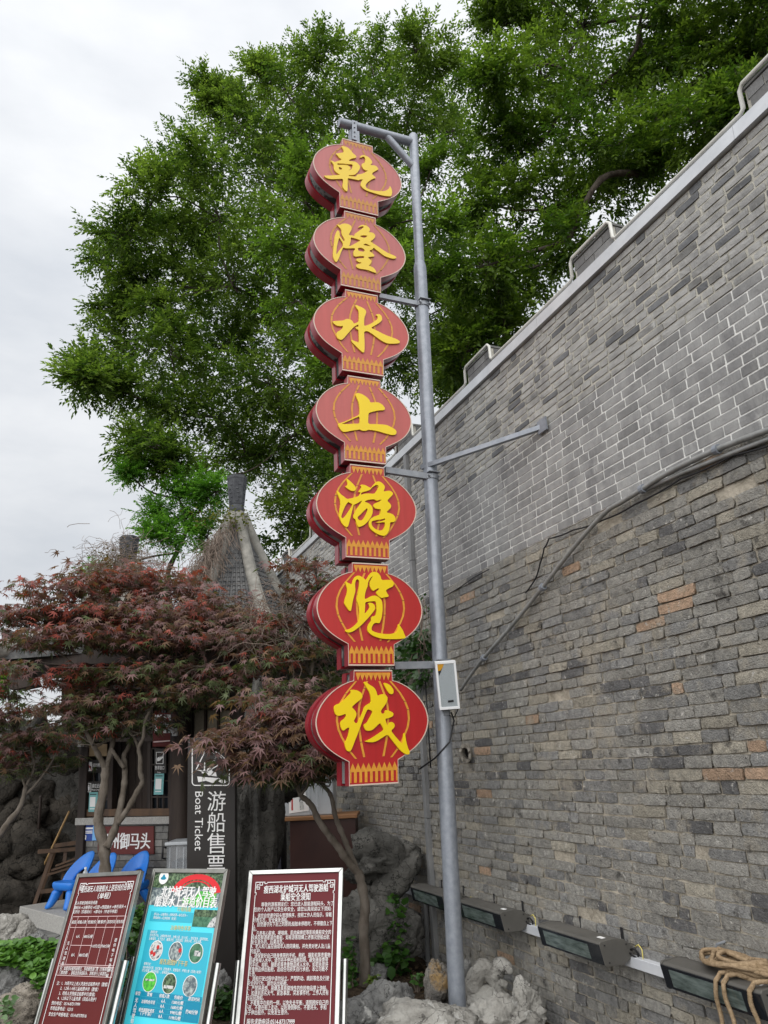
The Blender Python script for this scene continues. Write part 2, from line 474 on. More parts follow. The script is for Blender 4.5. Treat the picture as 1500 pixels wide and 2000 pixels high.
S0, S1 = -6.6, 9.0
def build_wall():
    r = random.Random(21)
    root = thing('city_wall', 'grey brick city wall, old rough courses below and newer neat ones above', 'wall', WP)
    def slab(name, z0, z1, out, m, thick=.5, s0=S0, s1=S1):
        b = MB(); b.prism([wall_pt(s0, z0, out), wall_pt(s1, z0, out), wall_pt(s1, z1, out), wall_pt(s0, z1, out)], WB*thick)
        return b.build(name, m, root)
    slab('mortar_bed', -.3, WALL_Z1, -.004, M['old_mortar'])
    slab('mortar_bed', WALL_Z1+.001, WALL_Z2, +.0015, M['white_mortar'])
    slab('mortar_bed', WALL_Z2+.001, WALL_TOP, .000, M['tan_mortar'])
    cand = []
    # old lower courses
    z = -.05
    while z < WALL_Z1-.02:
        h = r.uniform(.057, .066)
        if z+h > WALL_Z1+.02: h = WALL_Z1-z+r.uniform(-.01, .008)
        s = S0-r.random()*.2
        while s < S1:
            L = r.choice((.09, .12, .17, .20, .23, .24, .25, .26, .27))*r.uniform(.92, 1.08)
            t = r.random()
            g = r.uniform(.31, .43)
            c = (g, g*.975, g*.91)
            if t < .014: c = (g*1.4, g*1.0, g*.72)            # burnt orange brick
            elif t < .10: c = (g*1.2, g*1.12, g*.95)         # tan
            elif t < .17: c = (g*.50, g*.50, g*.51)           # near black
            elif t < .36: c = (g*.85, g*.85, g*.84)
            wob = .008*mnoise.noise((s*.7, z*2, 0))
            out = r.uniform(.004, .016)+.008*mnoise.noise((s*1.1, z*1.5, 5))
            if r.random() < .04: out -= .014
            if r.random() > .012:
                zz = z+wob
                cand.append((s+.004, s+L-.004, zz+.003, zz+h-.003+r.uniform(-.0015, .0015), max(out, .003), c, 1., 0))
            s += L
        z += h
    # newer middle courses, neatly pointed in white
    nrow = 13; h = (WALL_Z2-WALL_Z1)/nrow
    for i in range(nrow):
        s = S0-(.095 if i % 2 else 0)-r.random()*.02
        z = WALL_Z1+i*h
        while s < S1:
            L = .195*r.uniform(.95, 1.05) if r.random() < .82 else .10*r.uniform(.95, 1.15)
            g = r.uniform(.255, .32) if r.random() < .95 else r.uniform(.21, .25)
            j = r.uniform(.0035, .0065); k_ = r.uniform(.0042, .0066)
            cand.append((s+j, s+L-j, z+k_, z+h-k_, max(.0048, .0052+r.uniform(-.001, .0012)), (g, g*1.0, g*1.0), .18, 1))
            s += L
    nrow = 14; h = (WALL_TOP-WALL_Z2)/nrow
    for i in range(nrow):
        s = S0-(.09 if i % 2 else 0)-r.random()*.06
        z = WALL_Z2+i*h
        while s < S1:
            L = .19*r.uniform(.85, 1.08) if r.random() < .68 else .095*r.uniform(.9, 1.2)
            t = r.random()
            g = r.uniform(.30, .40) if t < .78 else (r.uniform(.13, .19) if t < .93 else r.uniform(.2, .25))
            j = r.uniform(.004, .009); k_ = r.uniform(.0045, .009)
            cand.append((s+j, s+L-j, z+k_, z+h-k_, .0062+r.uniform(-.0022, .003), (g, g*.995, g*.97) if g > .2 else (g*.97, g, g*1.05), .5, 1))
            s += L
    area = []
    for c in cand:
        a = proj(wall_pt(c[0], c[2])); b_ = proj(wall_pt(c[1], c[3])); m_ = (a+b_)/2
        A_ = abs(a[0]-b_[0])*abs(a[1]-b_[1]) if a[2] > .3 and b_[2] > .3 else 0
        d_ = proj(wall_pt(c[1], c[2]))
        A_ = abs((b_[0]-d_[0])*(a[1]-d_[1])-(b_[1]-d_[1])*(a[0]-d_[0])) if a[2] > .3 else 0
        area.append(A_ if (870 < m_[0] < 1500 and 0 < m_[1] < 2000) else 0)
    big = set(np.argsort(area)[::-1][:300].tolist())
    rest = [MB(), MB()]
    for k, (s0, s1, z0, z1, out, col, rough, kind) in enumerate(cand):
        vs, fs = brick_verts(s0, s1, z0, z1, out, .012, r, rough)
        W3 = [wall_pt(a, b_, c_) for a, b_, c_ in vs]
        if k in big:
            MB().add(W3, fs, col).build('brick', M['new_brick' if kind else 'old_brick'], root, smooth=not kind)
        else: rest[kind].add(W3, fs, col)
    tag(rest[0].build('old_brick_courses', M['old_brick'], root, smooth=True), kind='stuff')
    tag(rest[1].build('new_brick_courses', M['new_brick'], root), kind='stuff')
    # metal flashing and parapet with small battlements
    b = MB(); s = S0
    while s < S1:
        L = 1.9
        b.prism([wall_pt(s+.002, 4.735, .035), wall_pt(s+L, 4.735, .035), wall_pt(s+L, 4.825, .028), wall_pt(s+.002, 4.825, .028)], WB*.4); s += L
    b.build('flashing', M['flashing'], root)
    b = MB(); b.prism([wall_pt(S0, 4.826, -.03), wall_pt(S1, 4.826, -.03), wall_pt(S1, 4.868, -.03), wall_pt(S0, 4.868, -.03)], WB*.36)
    b.build('parapet_cap', M['cement'], root)
    tops = []
    for sc_ in (-4.98, -3.44, -1.82, -.2, 1.42, 3.04, 4.66, 6.28):
        a, c = sc_-.21, sc_+.21
        b = MB(); b.prism([wall_pt(a, 4.869, -.035), wall_pt(c, 4.869, -.035), wall_pt(c, 5.015, -.035), wall_pt(a, 5.015, -.035)], WB*.34)
        mo = b.build('merlon', M['tan_mortar'], root)
        for i in range(2):
            zz = 4.872+i*.07+.002
            x = a+.004
            q = 0
            while x < c-.02:
                L = min(.2 if (q or i % 2 == 0) else .1, c-.004-x); q += 1
                g = r.uniform(.15, .23)
                MB().prism([wall_pt(x, zz, -.029), wall_pt(x+L-.007, zz, -.029), wall_pt(x+L-.007, zz+.064, -.029), wall_pt(x, zz+.064, -.029)], WB*.02, (g, g, g)).build('brick', M['new_brick'], mo)
                x += L
            for k_ in range(2):
                g = r.uniform(.15, .23); u = .02+k_*.155
                MB().prism([wall_pt(a, zz, -.04-u), wall_pt(a, zz, -.04-u-.147), wall_pt(a, zz+.064, -.04-u-.147), wall_pt(a, zz+.064, -.04-u)], -WA*.005, (g, g, g)).build('brick', M['new_brick'], mo)
        MB().prism([wall_pt(a-.01, 5.016, -.022), wall_pt(c+.01, 5.016, -.022), wall_pt(c+.01, 5.034, -.022), wall_pt(a-.01, 5.034, -.022)], WB*.36).build('merlon_cap', M['cement'], mo)
        tops.append((a, c))
    path = [wall_pt(S0, 4.883, -.012)]
    for a, c in tops:
        path += [wall_pt(a-.04, 4.883, -.012), wall_pt(a-.015, 4.905, -.012), wall_pt(a-.012, 5.018, -.012), wall_pt(a+.012, 5.046, -.012),
                 wall_pt(c-.012, 5.046, -.012), wall_pt(c+.012, 5.018, -.012), wall_pt(c+.015, 4.905, -.012), wall_pt(c+.04, 4.883, -.012)]
    path.append(wall_pt(S1, 4.883, -.012))
    MB().tube(path, .0125, 8).build('light_tube', M['led_tube'], root, smooth=True)
    return root
build_wall()

# ================================================================== sign pole
POLE_TOP = hit(807, 266, PO, WA)
POLE_DIR = (POLE_TOP-PO)/np.linalg.norm(POLE_TOP-PO)
def pole_at_y(y):
    lo, hi = 0., 9.
    for _ in range(50):
        m = (lo+hi)/2
        if proj(PO+POLE_DIR*m)[1] > y: lo = m
        else: hi = m
    return PO+POLE_DIR*lo
def build_pole():
    root = thing('sign_pole', 'tall grey steel pole carrying the column of red lantern signs', 'pole', PO)
    st = pole_at_y(521)
    MB().tube([PO-POLE_DIR*.2, st-POLE_DIR*.03, st, st+POLE_DIR*.04], [.057, .057, .055, .045], 28).build('pole_shaft', M['galv'], root, smooth=True, sharp=40)
    MB().tube([st, POLE_TOP, POLE_TOP+POLE_DIR*.012], [.0425, .0425, .036], 24).build('pole_upper', M['galv'], root, smooth=True, sharp=40)
    a0 = hit(662, 239, PO, WA); a1 = hit(802, 277, PO, WA)
    MB().tube([a0, a1], .042, 24).build('top_arm', M['galv'], root, smooth=True, sharp=40)
    MB().tube([hit(755, 266, PO, WA), hit(806, 324, PO, WA)], .034, 20).build('arm_brace', M['galv'], root, smooth=True, sharp=40)
    h0 = hit(692, 236, PO-WA*.045, WA); h1 = hit(692.5, 273, PO-WA*.045, WA)
    b = MB(); b.bar(h0, h1, .045, .008, up=WA)
    b.bar(hit(691, 259, PO, WA), hit(692, 282, PO, WA), .085, .06, up=WA)
    hg = b.build('hanger', M['galv'], root)
    b = MB()
    for k in range(4):
        p = h0+(h1-h0)*(.12+.24*k); b.tube([p-WA*.004, p-WA*.014], .008, 8)
    tag(b.build('bolt', M['galv_dark'], hg), kind='stuff')
    for (x0, y0, x1, y1, w) in ((738, 581, 822, 598, .042), (750, 920, 842, 934, .05), (768, 1301, 860, 1299, .052)):
        p0 = hit(x0, y0, PO, WA); p1 = hit(x1, y1, PO, WA)
        MB().bar(p0-WA*.02, p1-WA*.02, .035, w, up=Z3).build('bracket', M['galv_dark'], root)
        c = pole_at_y(y1)
        b = MB(); b.tube([c-POLE_DIR*.018, c+POLE_DIR*.018], .0655, 24)
        b.bar(c-WA*.06-WB*.05+Z3*.03, c-WA*.06+WB*.05+Z3*.03, .05, .006)
        b.tube([c-WA*.075-WB*.045, c-WA*.055-WB*.045], .01, 8); b.tube([c-WA*.075+WB*.045, c-WA*.055+WB*.045], .01, 8)
        b.build('clamp', M['galv_dark'], root)
    s, z = wall_px(1066, 832)
    e = wall_pt(s, z, 0); c = pole_at_y(912)-WA*.075
    b = MB(); b.bar(c-(e-c)/np.linalg.norm(e-c)*.12, e, .036, .036); b.box(wall_pt(s, z, .03), WA*.055, Z3*.05, WB*.006)
    b.build('wall_stay', M['galv'], root)
build_pole()

# ================================================================== lantern signs
BOARD_T = .25
BP = PO-WA*BOARD_T/2
def bhit(x, y, off=0.):
    return hit(x, y, BP-WA*off, WA)
def buz(x, y):
    h = bhit(x, y); return np.array([(h-BP) @ WB, h[2]])
LANT = [ # neck TL, TR, collar BL, BR in the photograph
 ((666.7, 269.7), (729.6, 286.4), (662, 408), (740.4, 422.8)), ((670.7, 412), (735, 425.5), (664.8, 560.6), (745, 574)),
 ((672.9, 566), (738.5, 576.8), (667.5, 728), (750.4, 736)), ((676.4, 732), (744.5, 743.8), (670.7, 901), (756.6, 911)),
 ((682.3, 906.4), (751.2, 913), (674.2, 1090.6), (762, 1096.8)), ((687.2, 1099), (758, 1101.6), (679.6, 1304), (771.5, 1303.4)),
 ((690.4, 1309), (766, 1308.3), (681, 1539), (778.8, 1534))]
def c7(x, y): return buz(550+x/3.7025, 1180+y/3.7025)
def c75(x, y): return buz(630+x/7.5, 1320+y/7.5)
_q = [buz(*p) for p in LANT[6]]
_t7, _b7 = (_q[0]+_q[1])/2, (_q[2]+_q[3])/2
_H7 = np.linalg.norm(_t7-_b7)
def norm7(p):
    v = (_t7[1]-p[1])/_H7
    uc = _t7[0]+(_b7[0]-_t7[0])*v
    return (p[0]-uc)/_H7, v
RIGHT = [norm7(c7(*p)) for p in [(800, 475), (803, 552), (835, 560), (885, 582), (930, 611), (970, 645), (1005, 685), (1035, 730), (1056, 780), (1067, 840), (1060, 900), (1040, 955), (1008, 1005), (965, 1050), (912, 1092), (846, 1136), (847, 1312)]]
RIGHT[0] = (RIGHT[0][0], 0.); RIGHT[-1] = (RIGHT[-1][0], 1.)
def smooth_side(P):
    """denser curve through the bulge of the outline"""
    mid = np.array(P[1:-1]); n = len(mid); out = [P[0]]
    for i in range(n-1):
        p0 = mid[max(i-1, 0)]; p1 = mid[i]; p2 = mid[i+1]; p3 = mid[min(i+2, n-1)]
        for t in (0, .25, .5, .75):
            out.append(tuple(.5*((2*p1)+(p2-p0)*t+(2*p0-5*p1+4*p2-p3)*t*t+(3*p1-p0-3*p2+p3)*t**3)))
    return out+[tuple(mid[-1]), P[-1]]
SIDE = smooth_side(RIGHT)
OUTLINE = [(u, v) for u, v in SIDE]+[(-u, v) for u, v in SIDE[::-1]]
RIB_OUT = [norm7(c75(*p)) for p in [(992, 78), (1065, 165), (1138, 255), (1210, 375), (1258, 500), (1272, 640), (1252, 770), (1205, 890), (1110, 1080), (1010, 1215)]]
RIB_IN = [norm7(c75(*p)) for p in [(832, 80), (870, 180), (912, 290), (950, 430), (965, 560), (960, 760), (935, 970), (893, 1200)]]
NECK_V = RIGHT[1][1]; COLL_V = RIGHT[-2][1]; COLL_U = RIGHT[-2][0]; NECK_U = RIGHT[0][0]
GLYPH = {
0: ((600, 270), [[(490,130),(545,135),(600,160),(640,205),(665,240),(700,265),(715,290),(700,305),(650,310),(610,330),(605,350),(650,352),(700,360),(740,390),(768,430),(760,470),(730,515),(690,550),(640,555),(600,555),(600,568),(660,575),(712,578),(718,548),(770,542),(820,528),(865,500),(885,485),(850,488),(820,470),(800,440),(788,405),(800,385),(830,380),(843,345),(845,320),(832,290),(810,283),(785,298),(770,300),(765,285),(790,265),(830,262),(880,285),(915,315),(945,360),(940,385),(918,400),(925,410),(985,415),(1010,430),(1040,470),(1000,490),(950,520),(940,545),(975,570),(1000,600),(960,606),(900,640),(860,680),(845,710),(860,745),(900,765),(980,785),(1060,792),(1120,790),(1160,775),(1195,745),(1203,712),(1225,750),(1238,800),(1230,845),(1215,865),(1150,862),(1060,845),(960,815),(870,785),(810,750),(780,710),(775,680),(790,640),(815,618),(760,620),(750,632),(690,618),(600,600),(588,605),(585,650),(585,780),(572,795),(540,770),(515,735),(510,700),(520,650),(515,608),(440,612),(350,615),(290,605),(250,580),(240,565),(270,562),(350,562),(430,555),(480,550),(430,525),(395,490),(385,450),(385,410),(365,380),(342,350),(345,340),(400,368),(440,350),(495,335),(492,318),(470,308),(440,270),(405,238),(450,235),(520,225),(530,215),(525,190),(510,160)],
   [(425,382),(530,388),(590,395),(660,398),(655,440),(640,470),(595,495),(625,465),(628,445),(600,420),(570,408),(500,405),(440,408)], [(452,435),(490,445),(508,465),(500,475),(462,475)]]),
1: ((600, 420), [[(425,150),(475,162),(500,145),(540,138),(600,148),(640,180),(645,220),(625,260),(605,290),(605,310),(650,312),(680,325),(690,290),(720,270),(760,240),(800,210),(825,185),(805,178),(770,185),(745,200),(740,190),(780,162),(820,158),(865,172),(900,200),(915,235),(890,265),(930,268),(965,280),(990,310),(985,340),(960,370),(915,400),(960,430),(1030,475),(1100,525),(1180,575),(1250,600),(1295,625),(1295,645),(1260,655),(1190,640),(1120,612),(1060,565),(1000,520),(965,490),(945,520),(910,528),(905,545),(950,575),(980,605),(965,622),(920,625),(885,630),(890,648),(920,668),(935,690),(920,730),(890,755),(930,768),(975,795),(1005,850),(1000,862),(960,850),(900,825),(830,808),(760,800),(720,780),(705,755),(720,735),(780,720),(790,710),(740,700),(712,675),(712,655),(760,648),(825,645),(825,612),(760,615),(700,625),(675,610),(668,580),(670,540),(695,520),(690,500),(640,500),(590,503),(545,498),(522,488),(505,520),(480,580),(460,640),(430,695),(418,705),(395,680),(372,630),(370,580),(380,480),(388,400),(400,310),(420,260),(440,235),(460,250),(470,290),(468,320),(500,360),(525,400),(545,385),(530,350),(505,310),(495,270),(495,230),(470,200),(440,170)],
   [(460,345),(480,370),(515,420),(518,462),(490,500),(455,540),(430,580),(420,590),(418,560),(425,490),(438,430),(450,380)], [(630,340),(680,352),(730,368),(775,385),(740,405),(680,440),(605,478),(618,440),(632,380)], [(760,325),(790,312),(840,310),(878,318),(860,335),(830,350),(795,340)], [(805,450),(850,430),(890,450),(930,472),(880,468)], [(740,495),(790,492),(835,520),(832,548),(790,550),(745,540),(735,515)]]),
2: ((600, 580), [[(360,372),(400,365),(470,362),(530,355),(560,335),(600,335),(640,352),(660,375),(675,405),(700,395),(745,375),(750,300),(748,215),(720,180),(695,140),(705,127),(740,145),(790,165),(840,195),(858,230),(845,275),(830,310),(825,370),(825,440),(880,425),(950,390),(1010,345),(1030,315),(1020,290),(995,280),(1010,265),(1050,262),(1080,290),(1090,340),(1070,375),(1010,415),(920,465),(980,490),(1070,535),(1150,575),(1250,610),(1320,640),(1350,665),(1340,690),(1260,697),(1170,695),(1100,665),(1020,610),(940,550),(880,512),(825,515),(828,600),(833,700),(830,800),(825,822),(805,825),(760,785),(700,725),(650,675),(637,648),(645,640),(690,660),(735,675),(750,680),(750,600),(745,495),(715,482),(695,462),(710,450),(743,450),(743,415),(715,425),(670,455),(620,510),(560,580),(510,635),(480,642),(440,620),(425,590),(420,545),(440,518),(480,500),(510,465),(520,435),(490,440),(430,435),(385,405)]]),
3: ((610, 750), [[(625,170),(635,150),(660,142),(720,160),(780,195),(825,240),(840,285),(900,278),(960,280),(1015,310),(1050,355),(1055,380),(1035,395),(970,395),(890,412),(830,430),(815,440),(810,500),(808,598),(900,597),(1000,602),(1080,610),(1150,645),(1205,675),(1225,710),(1220,740),(1190,757),(1140,755),(1050,730),(950,700),(870,685),(805,680),(790,692),(750,697),(710,690),(690,675),(640,683),(560,695),(490,710),(440,712),(410,680),(380,635),(368,600),(375,588),(410,580),(470,560),(560,520),(680,462),(685,400),(680,330),(665,260),(640,205)],
   [(415,595),(470,575),(560,535),(640,500),(685,482),(685,592),(600,592),(500,598)]]),
4: ((620, 930), [[(415,40),(445,60),(500,110),(545,160),(555,190),(545,215),(520,227),(480,220),(430,190),(395,155),(420,150),(435,125),(425,80)],
   [(275,215),(300,235),(340,280),(390,315),(425,345),(500,330),(600,300),(625,245),(590,240),(600,220),(625,190),(640,165),(615,145),(640,130),(690,140),(740,165),(770,185),(800,150),(830,110),(870,85),(910,90),(950,120),(980,160),(975,190),(960,220),(965,235),(1020,222),(1065,225),(1100,260),(1085,290),(1040,335),(1010,370),(1050,405),(1072,440),(1060,480),(1020,515),(1000,540),(1050,548),(1100,570),(1130,610),(1135,655),(1110,680),(1055,680),(1050,740),(1040,800),(1010,860),(970,882),(920,875),(860,850),(800,810),(760,770),(740,715),(745,670),(770,630),(800,610),(850,590),(905,570),(920,530),(920,490),(880,490),(835,480),(810,450),(815,415),(850,400),(900,380),(935,350),(900,355),(860,370),(820,345),(770,350),(710,360),(680,385),(730,400),(775,430),(800,480),(800,540),(780,600),(740,660),(680,720),(620,750),(590,750),(570,720),(560,680),(545,635),(520,625),(515,590),(535,540),(570,480),(620,410),(650,360),(600,390),(545,420),(520,425),(505,490),(485,570),(460,670),(440,745),(420,755),(380,735),(340,680),(310,600),(315,500),(330,420),(325,360),(300,300),(280,250)],
   [(440,385),(470,400),(505,420),(490,450),(450,520),(400,590),(365,625),(345,620),(340,590),(365,520),(400,440)], [(720,475),(728,500),(700,570),(660,640),(620,660),(590,645),(575,610),(620,570),(680,510)], [(770,200),(800,165),(850,135),(885,140),(885,180),(860,220),(830,260),(800,268),(750,262),(680,265),(620,285),(640,245),(700,230),(750,215)], [(790,665),(850,650),(930,640),(980,625),(985,645),(940,665),(830,685),(900,690),(960,680),(985,690),(975,750),(945,795),(900,805),(850,790),(810,760),(785,720),(780,690)]]),
5: ((620, 1110), [[(395,195),(430,215),(495,245),(505,200),(525,150),(555,120),(595,112),(640,130),(680,160),(698,180),(720,150),(745,105),(780,65),(830,55),(880,75),(915,120),(930,180),(1000,175),(1060,175),(1095,195),(1112,240),(1090,275),(1030,300),(990,330),(1010,370),(1035,410),(1020,425),(965,430),(930,445),(890,415),(850,370),(855,345),(885,320),(898,298),(870,300),(830,325),(805,338),(775,305),(755,260),(755,210),(780,160),(800,130),(795,122),(765,150),(735,200),(725,270),(700,330),(685,390),(682,460),(720,445),(770,415),(815,405),(860,410),(900,435),(935,480),(945,560),(942,650),(930,730),(905,800),(890,808),(830,802),(795,840),(780,890),(790,920),(850,945),(950,965),(1050,968),(1130,950),(1160,930),(1172,880),(1170,815),(1200,850),(1240,910),(1265,975),(1283,1010),(1270,1030),(1180,1040),(1050,1042),(930,1035),(830,1005),(760,965),(725,920),(722,870),(740,820),(780,770),(775,740),(780,712),(840,700),(855,640),(855,560),(850,500),(830,485),(760,490),(690,500),(688,580),(680,670),(700,655),(745,600),(755,570),(745,540),(730,520),(745,508),(790,512),(825,540),(840,585),(825,620),(770,690),(700,770),(620,850),(530,920),(470,945),(420,942),(398,922),(410,905),(460,895),(540,840),(600,770),(605,700),(605,600),(590,530),(560,465),(580,400),(600,280),(605,200),(595,175),(570,165),(550,190),(540,250),(548,340),(530,400),(505,500),(492,580),(480,632),(455,625),(410,560),(382,515),(395,450),(425,370),(430,310),(415,260)]]),
6: ((630, 1320), [[(880,105),(930,112),(985,145),(1025,200),(1032,240),(1015,270),(985,272),(955,245),(915,180)],
   [(395,210),(430,205),(500,215),(550,245),(575,290),(572,325),(540,355),(470,410),(415,462),(450,490),(485,540),(485,590),(460,640),(445,665),(490,710),(545,610),(580,530),(600,460),(640,425),(700,395),(698,320),(680,250),(640,180),(598,110),(595,92),(620,88),(680,135),(740,170),(775,220),(795,300),(850,270),(900,270),(940,310),(940,360),(915,415),(860,490),(840,520),(860,560),(905,545),(900,520),(920,502),(970,515),(1020,540),(1030,570),(1010,600),(960,620),(905,632),(925,690),(940,735),(970,685),(1000,675),(1035,695),(1048,730),(1035,765),(990,805),(1040,870),(1100,940),(1155,1000),(1170,960),(1172,870),(1185,830),(1200,870),(1215,970),(1240,1060),(1265,1110),(1262,1145),(1235,1155),(1195,1145),(1130,1095),(1060,1010),(990,920),(940,858),(860,910),(780,960),(720,975),(650,972),(600,960),(650,945),(740,895),(820,840),(890,795),(860,735),(832,690),(780,740),(720,795),(670,808),(620,800),(595,745),(595,715),(640,690),(680,620),(725,530),(700,505),(650,490),(620,550),(575,660),(540,760),(505,850),(470,940),(435,1030),(410,1090),(380,1112),(345,1095),(325,1050),(315,985),(340,940),(365,880),(380,800),(385,755),(340,770),(310,800),(285,803),(260,760),(248,700),(265,660),(310,630),(335,590),(330,555),(270,580),(215,590),(175,560),(158,490),(165,445),(195,420),(245,405),(310,350),(370,290),(410,250)]])}
REDS = [(.47, .14, .135), (.46, .135, .13), (.48, .095, .085), (.48, .115, .105), (.47, .05, .045), (.47, .026, .024), (.45, .016, .018)]
def red_mat(k):
    c = REDS[k]
    c2 = tuple(a*.88 for a in c)
    return mat('lantern_red', c, .42, col2=c2, nscale=4, stretch=(6, 6, .5), spec=.45, lo=.35, hi=.7)
M['rim_red'] = mat('rim_red', (.24, .008, .018), .3, col2=(.30, .012, .024), nscale=3, spec=.6)
M['core'] = mat('core', (.03, .03, .03), .6, col2=(.19, .20, .20), nscale=6, lo=.47, hi=.52)
M['cream'] = mat('cream', (.62, .50, .42), .5)
def orange_mat(k):
    f = [.72, .7, .85, .9, .95, 1, 1][k]
    return mat('lantern_orange', (.74*f, .31*f+.03, .035+.06*(1-f)), .45, col2=(.62*f, .24*f+.02, .03+.05*(1-f)), nscale=30, spec=.4)
def yellow_mat(k):
    f = [.0, 0, .25, .7, 1, 1, 1][k]
    return mat('lantern_yellow', (.80+.06*f, .57+.06*f, .05-.045*f), .4, col2=(.76+.08*f, .54+.07*f, .05-.045*f), nscale=6, spec=.4)
def fill_curve(loops, extrude, bevel=0.):
    c = bpy.data.curves.new('t', 'CURVE'); c.dimensions = '2D'; c.fill_mode = 'BOTH'; c.extrude = extrude; c.bevel_depth = bevel; c.bevel_resolution = 1
    for L in loops:
        s = c.splines.new('POLY'); s.points.add(len(L)-1); s.use_cyclic_u = True
        for p, q in zip(s.points, L): p.co = (float(q[0]), float(q[1]), 0, 1)
    o = bpy.data.objects.new('t', c); COL.objects.link(o)
    bpy.context.view_layer.update()
    me = bpy.data.meshes.new_from_object(o.evaluated_get(bpy.context.evaluated_depsgraph_get()))
    bpy.data.objects.remove(o); bpy.data.curves.remove(c)
    return me
def chaikin(P, n=1):
    for _ in range(n):
        Q = []
        for i in range(len(P)):
            a = np.array(P[i-1], float); b = np.array(P[i], float)
            Q += [a*.78+b*.22, a*.22+b*.78]
        P = Q
    return P
CHARS = '乾隆水上游览线'
LABELS = ['topmost faded red lantern sign with yellow character 乾', 'faded red lantern sign with yellow character 隆, second from the top', 'red lantern sign with yellow character 水 beside the upper pole clamp',
          'faded red lantern sign with yellow character 上, in the middle of the column', 'red lantern sign with yellow character 游 above the deeper red one', 'bright red lantern sign with yellow character 览, second from the bottom',
          'lowest and brightest red lantern sign with yellow character 线 behind maple leaves']
def build_lanterns():
    for k, q in enumerate(LANT):
        c = [buz(*p) for p in q]
        top, bot = (c[0]+c[1])/2, (c[2]+c[3])/2
        H = np.linalg.norm(top-bot)-.012
        du = (bot[0]-top[0])
        def L(u, v, d=0.):
            """local: u right, v down (in board heights), d towards the viewer"""
            return BP+WB*(top[0]+du*v+u*H)+Z3*(top[1]-BP[2]-(top[1]-bot[1])*v*(H/(H+.012)))-WA*d
        root = thing('lantern_sign', LABELS[k], 'sign', L(0, 1), group='lantern signs stacked on the pole')
        rm, om, ym = red_mat(k), orange_mat(k), yellow_mat(k)
        ol = [(u, v) for u, v in OUTLINE]
        face = MB(); face.prism([L(u, v, 0) for u, v in ol], WA*.004)
        face.build('face_panel', rm, root)
        fr = MB(); fr.prism([L(u, v, -.0045) for u, v in ol], WA*.080); fr.build('front_case', M['rim_red'], root)
        bk = MB(); bk.prism([L(u, v, -.165) for u, v in ol], WA*.085); bk.build('back_case', M['rim_red'], root)
        cr = MB(); cr.prism([L(u*.955, .02+v*.96, -.085) for u, v in ol], WA*.079); cr.build('core', M['core'], root)
        def ring(d0, name):
            e = MB(); n = len(ol); w = .012
            vs = [L(u, v, d0) for u, v in ol]+[L(u*(1-w*1.6) if abs(u) > .01 else u, v+(w if v < .02 else (-w if v > .98 else (.5-v)*w*1.2)), d0) for u, v in ol]
            vs += [p-WA*.003 for p in vs]
            fs = []
            for i in range(n):
                j = (i+1) % n
                fs += [(2*n+i, 2*n+j, 3*n+j, 3*n+i), (i, j, 2*n+j, 2*n+i), (n+j, n+i, 3*n+i, 3*n+j)]
            e.add(vs, fs); e.build(name, M['cream'], root)
        ring(.0005, 'edge_trim')
        for P in (RIB_OUT, RIB_IN):
            for sg in (1, -1):
                w = .0105
                a = [L(sg*u-w, v, .0025) for u, v in P]; b_ = [L(sg*u+w, v, .0025) for u, v in P]
                m = MB(); n = len(P)
                m.add(a+b_, [(i, n+i, n+i+1, i+1) for i in range(n-1)])
                o = m.build('rib', om, root)
                jb = MB()
                rr = random.Random(k*10+sg)
                for _ in range(3):
                    i = rr.randrange(1, n-1); u, v = P[i]
                    jb.add([L(sg*u-w, v, .0032), L(sg*u+w, v, .0032), L(sg*u+w, v+.006, .0032), L(sg*u-w, v+.006, .0032)], [(0, 1, 2, 3)])
                tag(jb.build('rib_joint', M['lantern_joint'], o), kind='stuff')
        # zigzag on the neck
        m = MB(); nt_ = 8; u0 = -NECK_U*.9; p = 2*NECK_U*.9/nt_
        for i in range(nt_):
            a = u0+i*p
            m.add([L(a, .024, .0025), L(a+p, .024, .0025), L(a+p, .042, .0025), L(a+p/2, .042+.055, .0025), L(a, .042, .0025)], [(0, 4, 3, 2, 1)])
        m.build('neck_fringe', om, root)
        # pickets on the collar
        m = MB(); npk = 9; W2 = COLL_U*.955; p = 2*W2/npk; vt = COLL_V+.012
        for i in range(npk):
            a = -W2+i*p
            m.add([L(a+p/2, vt, .0025), L(a, vt+.055, .0025), L(a, vt+.075, .0025), L(a+p, vt+.075, .0025), L(a+p, vt+.055, .0025)], [(0, 1, 2, 3, 4)])
            m.add([L(a, vt+.075, .0025), L(a, .975, .0025), L(a+p*.26, .975, .0025), L(a+p*.26, vt+.075, .0025)], [(0, 1, 2, 3)])
            m.add([L(a+p*.74, vt+.075, .0025), L(a+p*.74, .975, .0025), L(a+p, .975, .0025), L(a+p, vt+.075, .0025)], [(0, 1, 2, 3)])
        m.build('collar_fringe', om, root)
        # the raised character
        (ox, oy), loops = GLYPH[k]
        sc_ = 7.5
        lp = [chaikin([buz(ox+x/sc_, oy+y/sc_) for x, y in lo]) for lo in loops]
        me = fill_curve(lp, .006, .0)
        Mx = np.eye(4); Mx[:3, 0] = WB; Mx[:3, 1] = Z3; Mx[:3, 2] = -WA
        Mx[:3, 3] = BP*np.array([1, 1, 0])-WA*.008
        m = MB(); m.mesh(me, Mx); m.build('character', ym, root)
M['lantern_joint'] = mat('lantern_joint', (.25, .09, .03), .6)
build_lanterns()

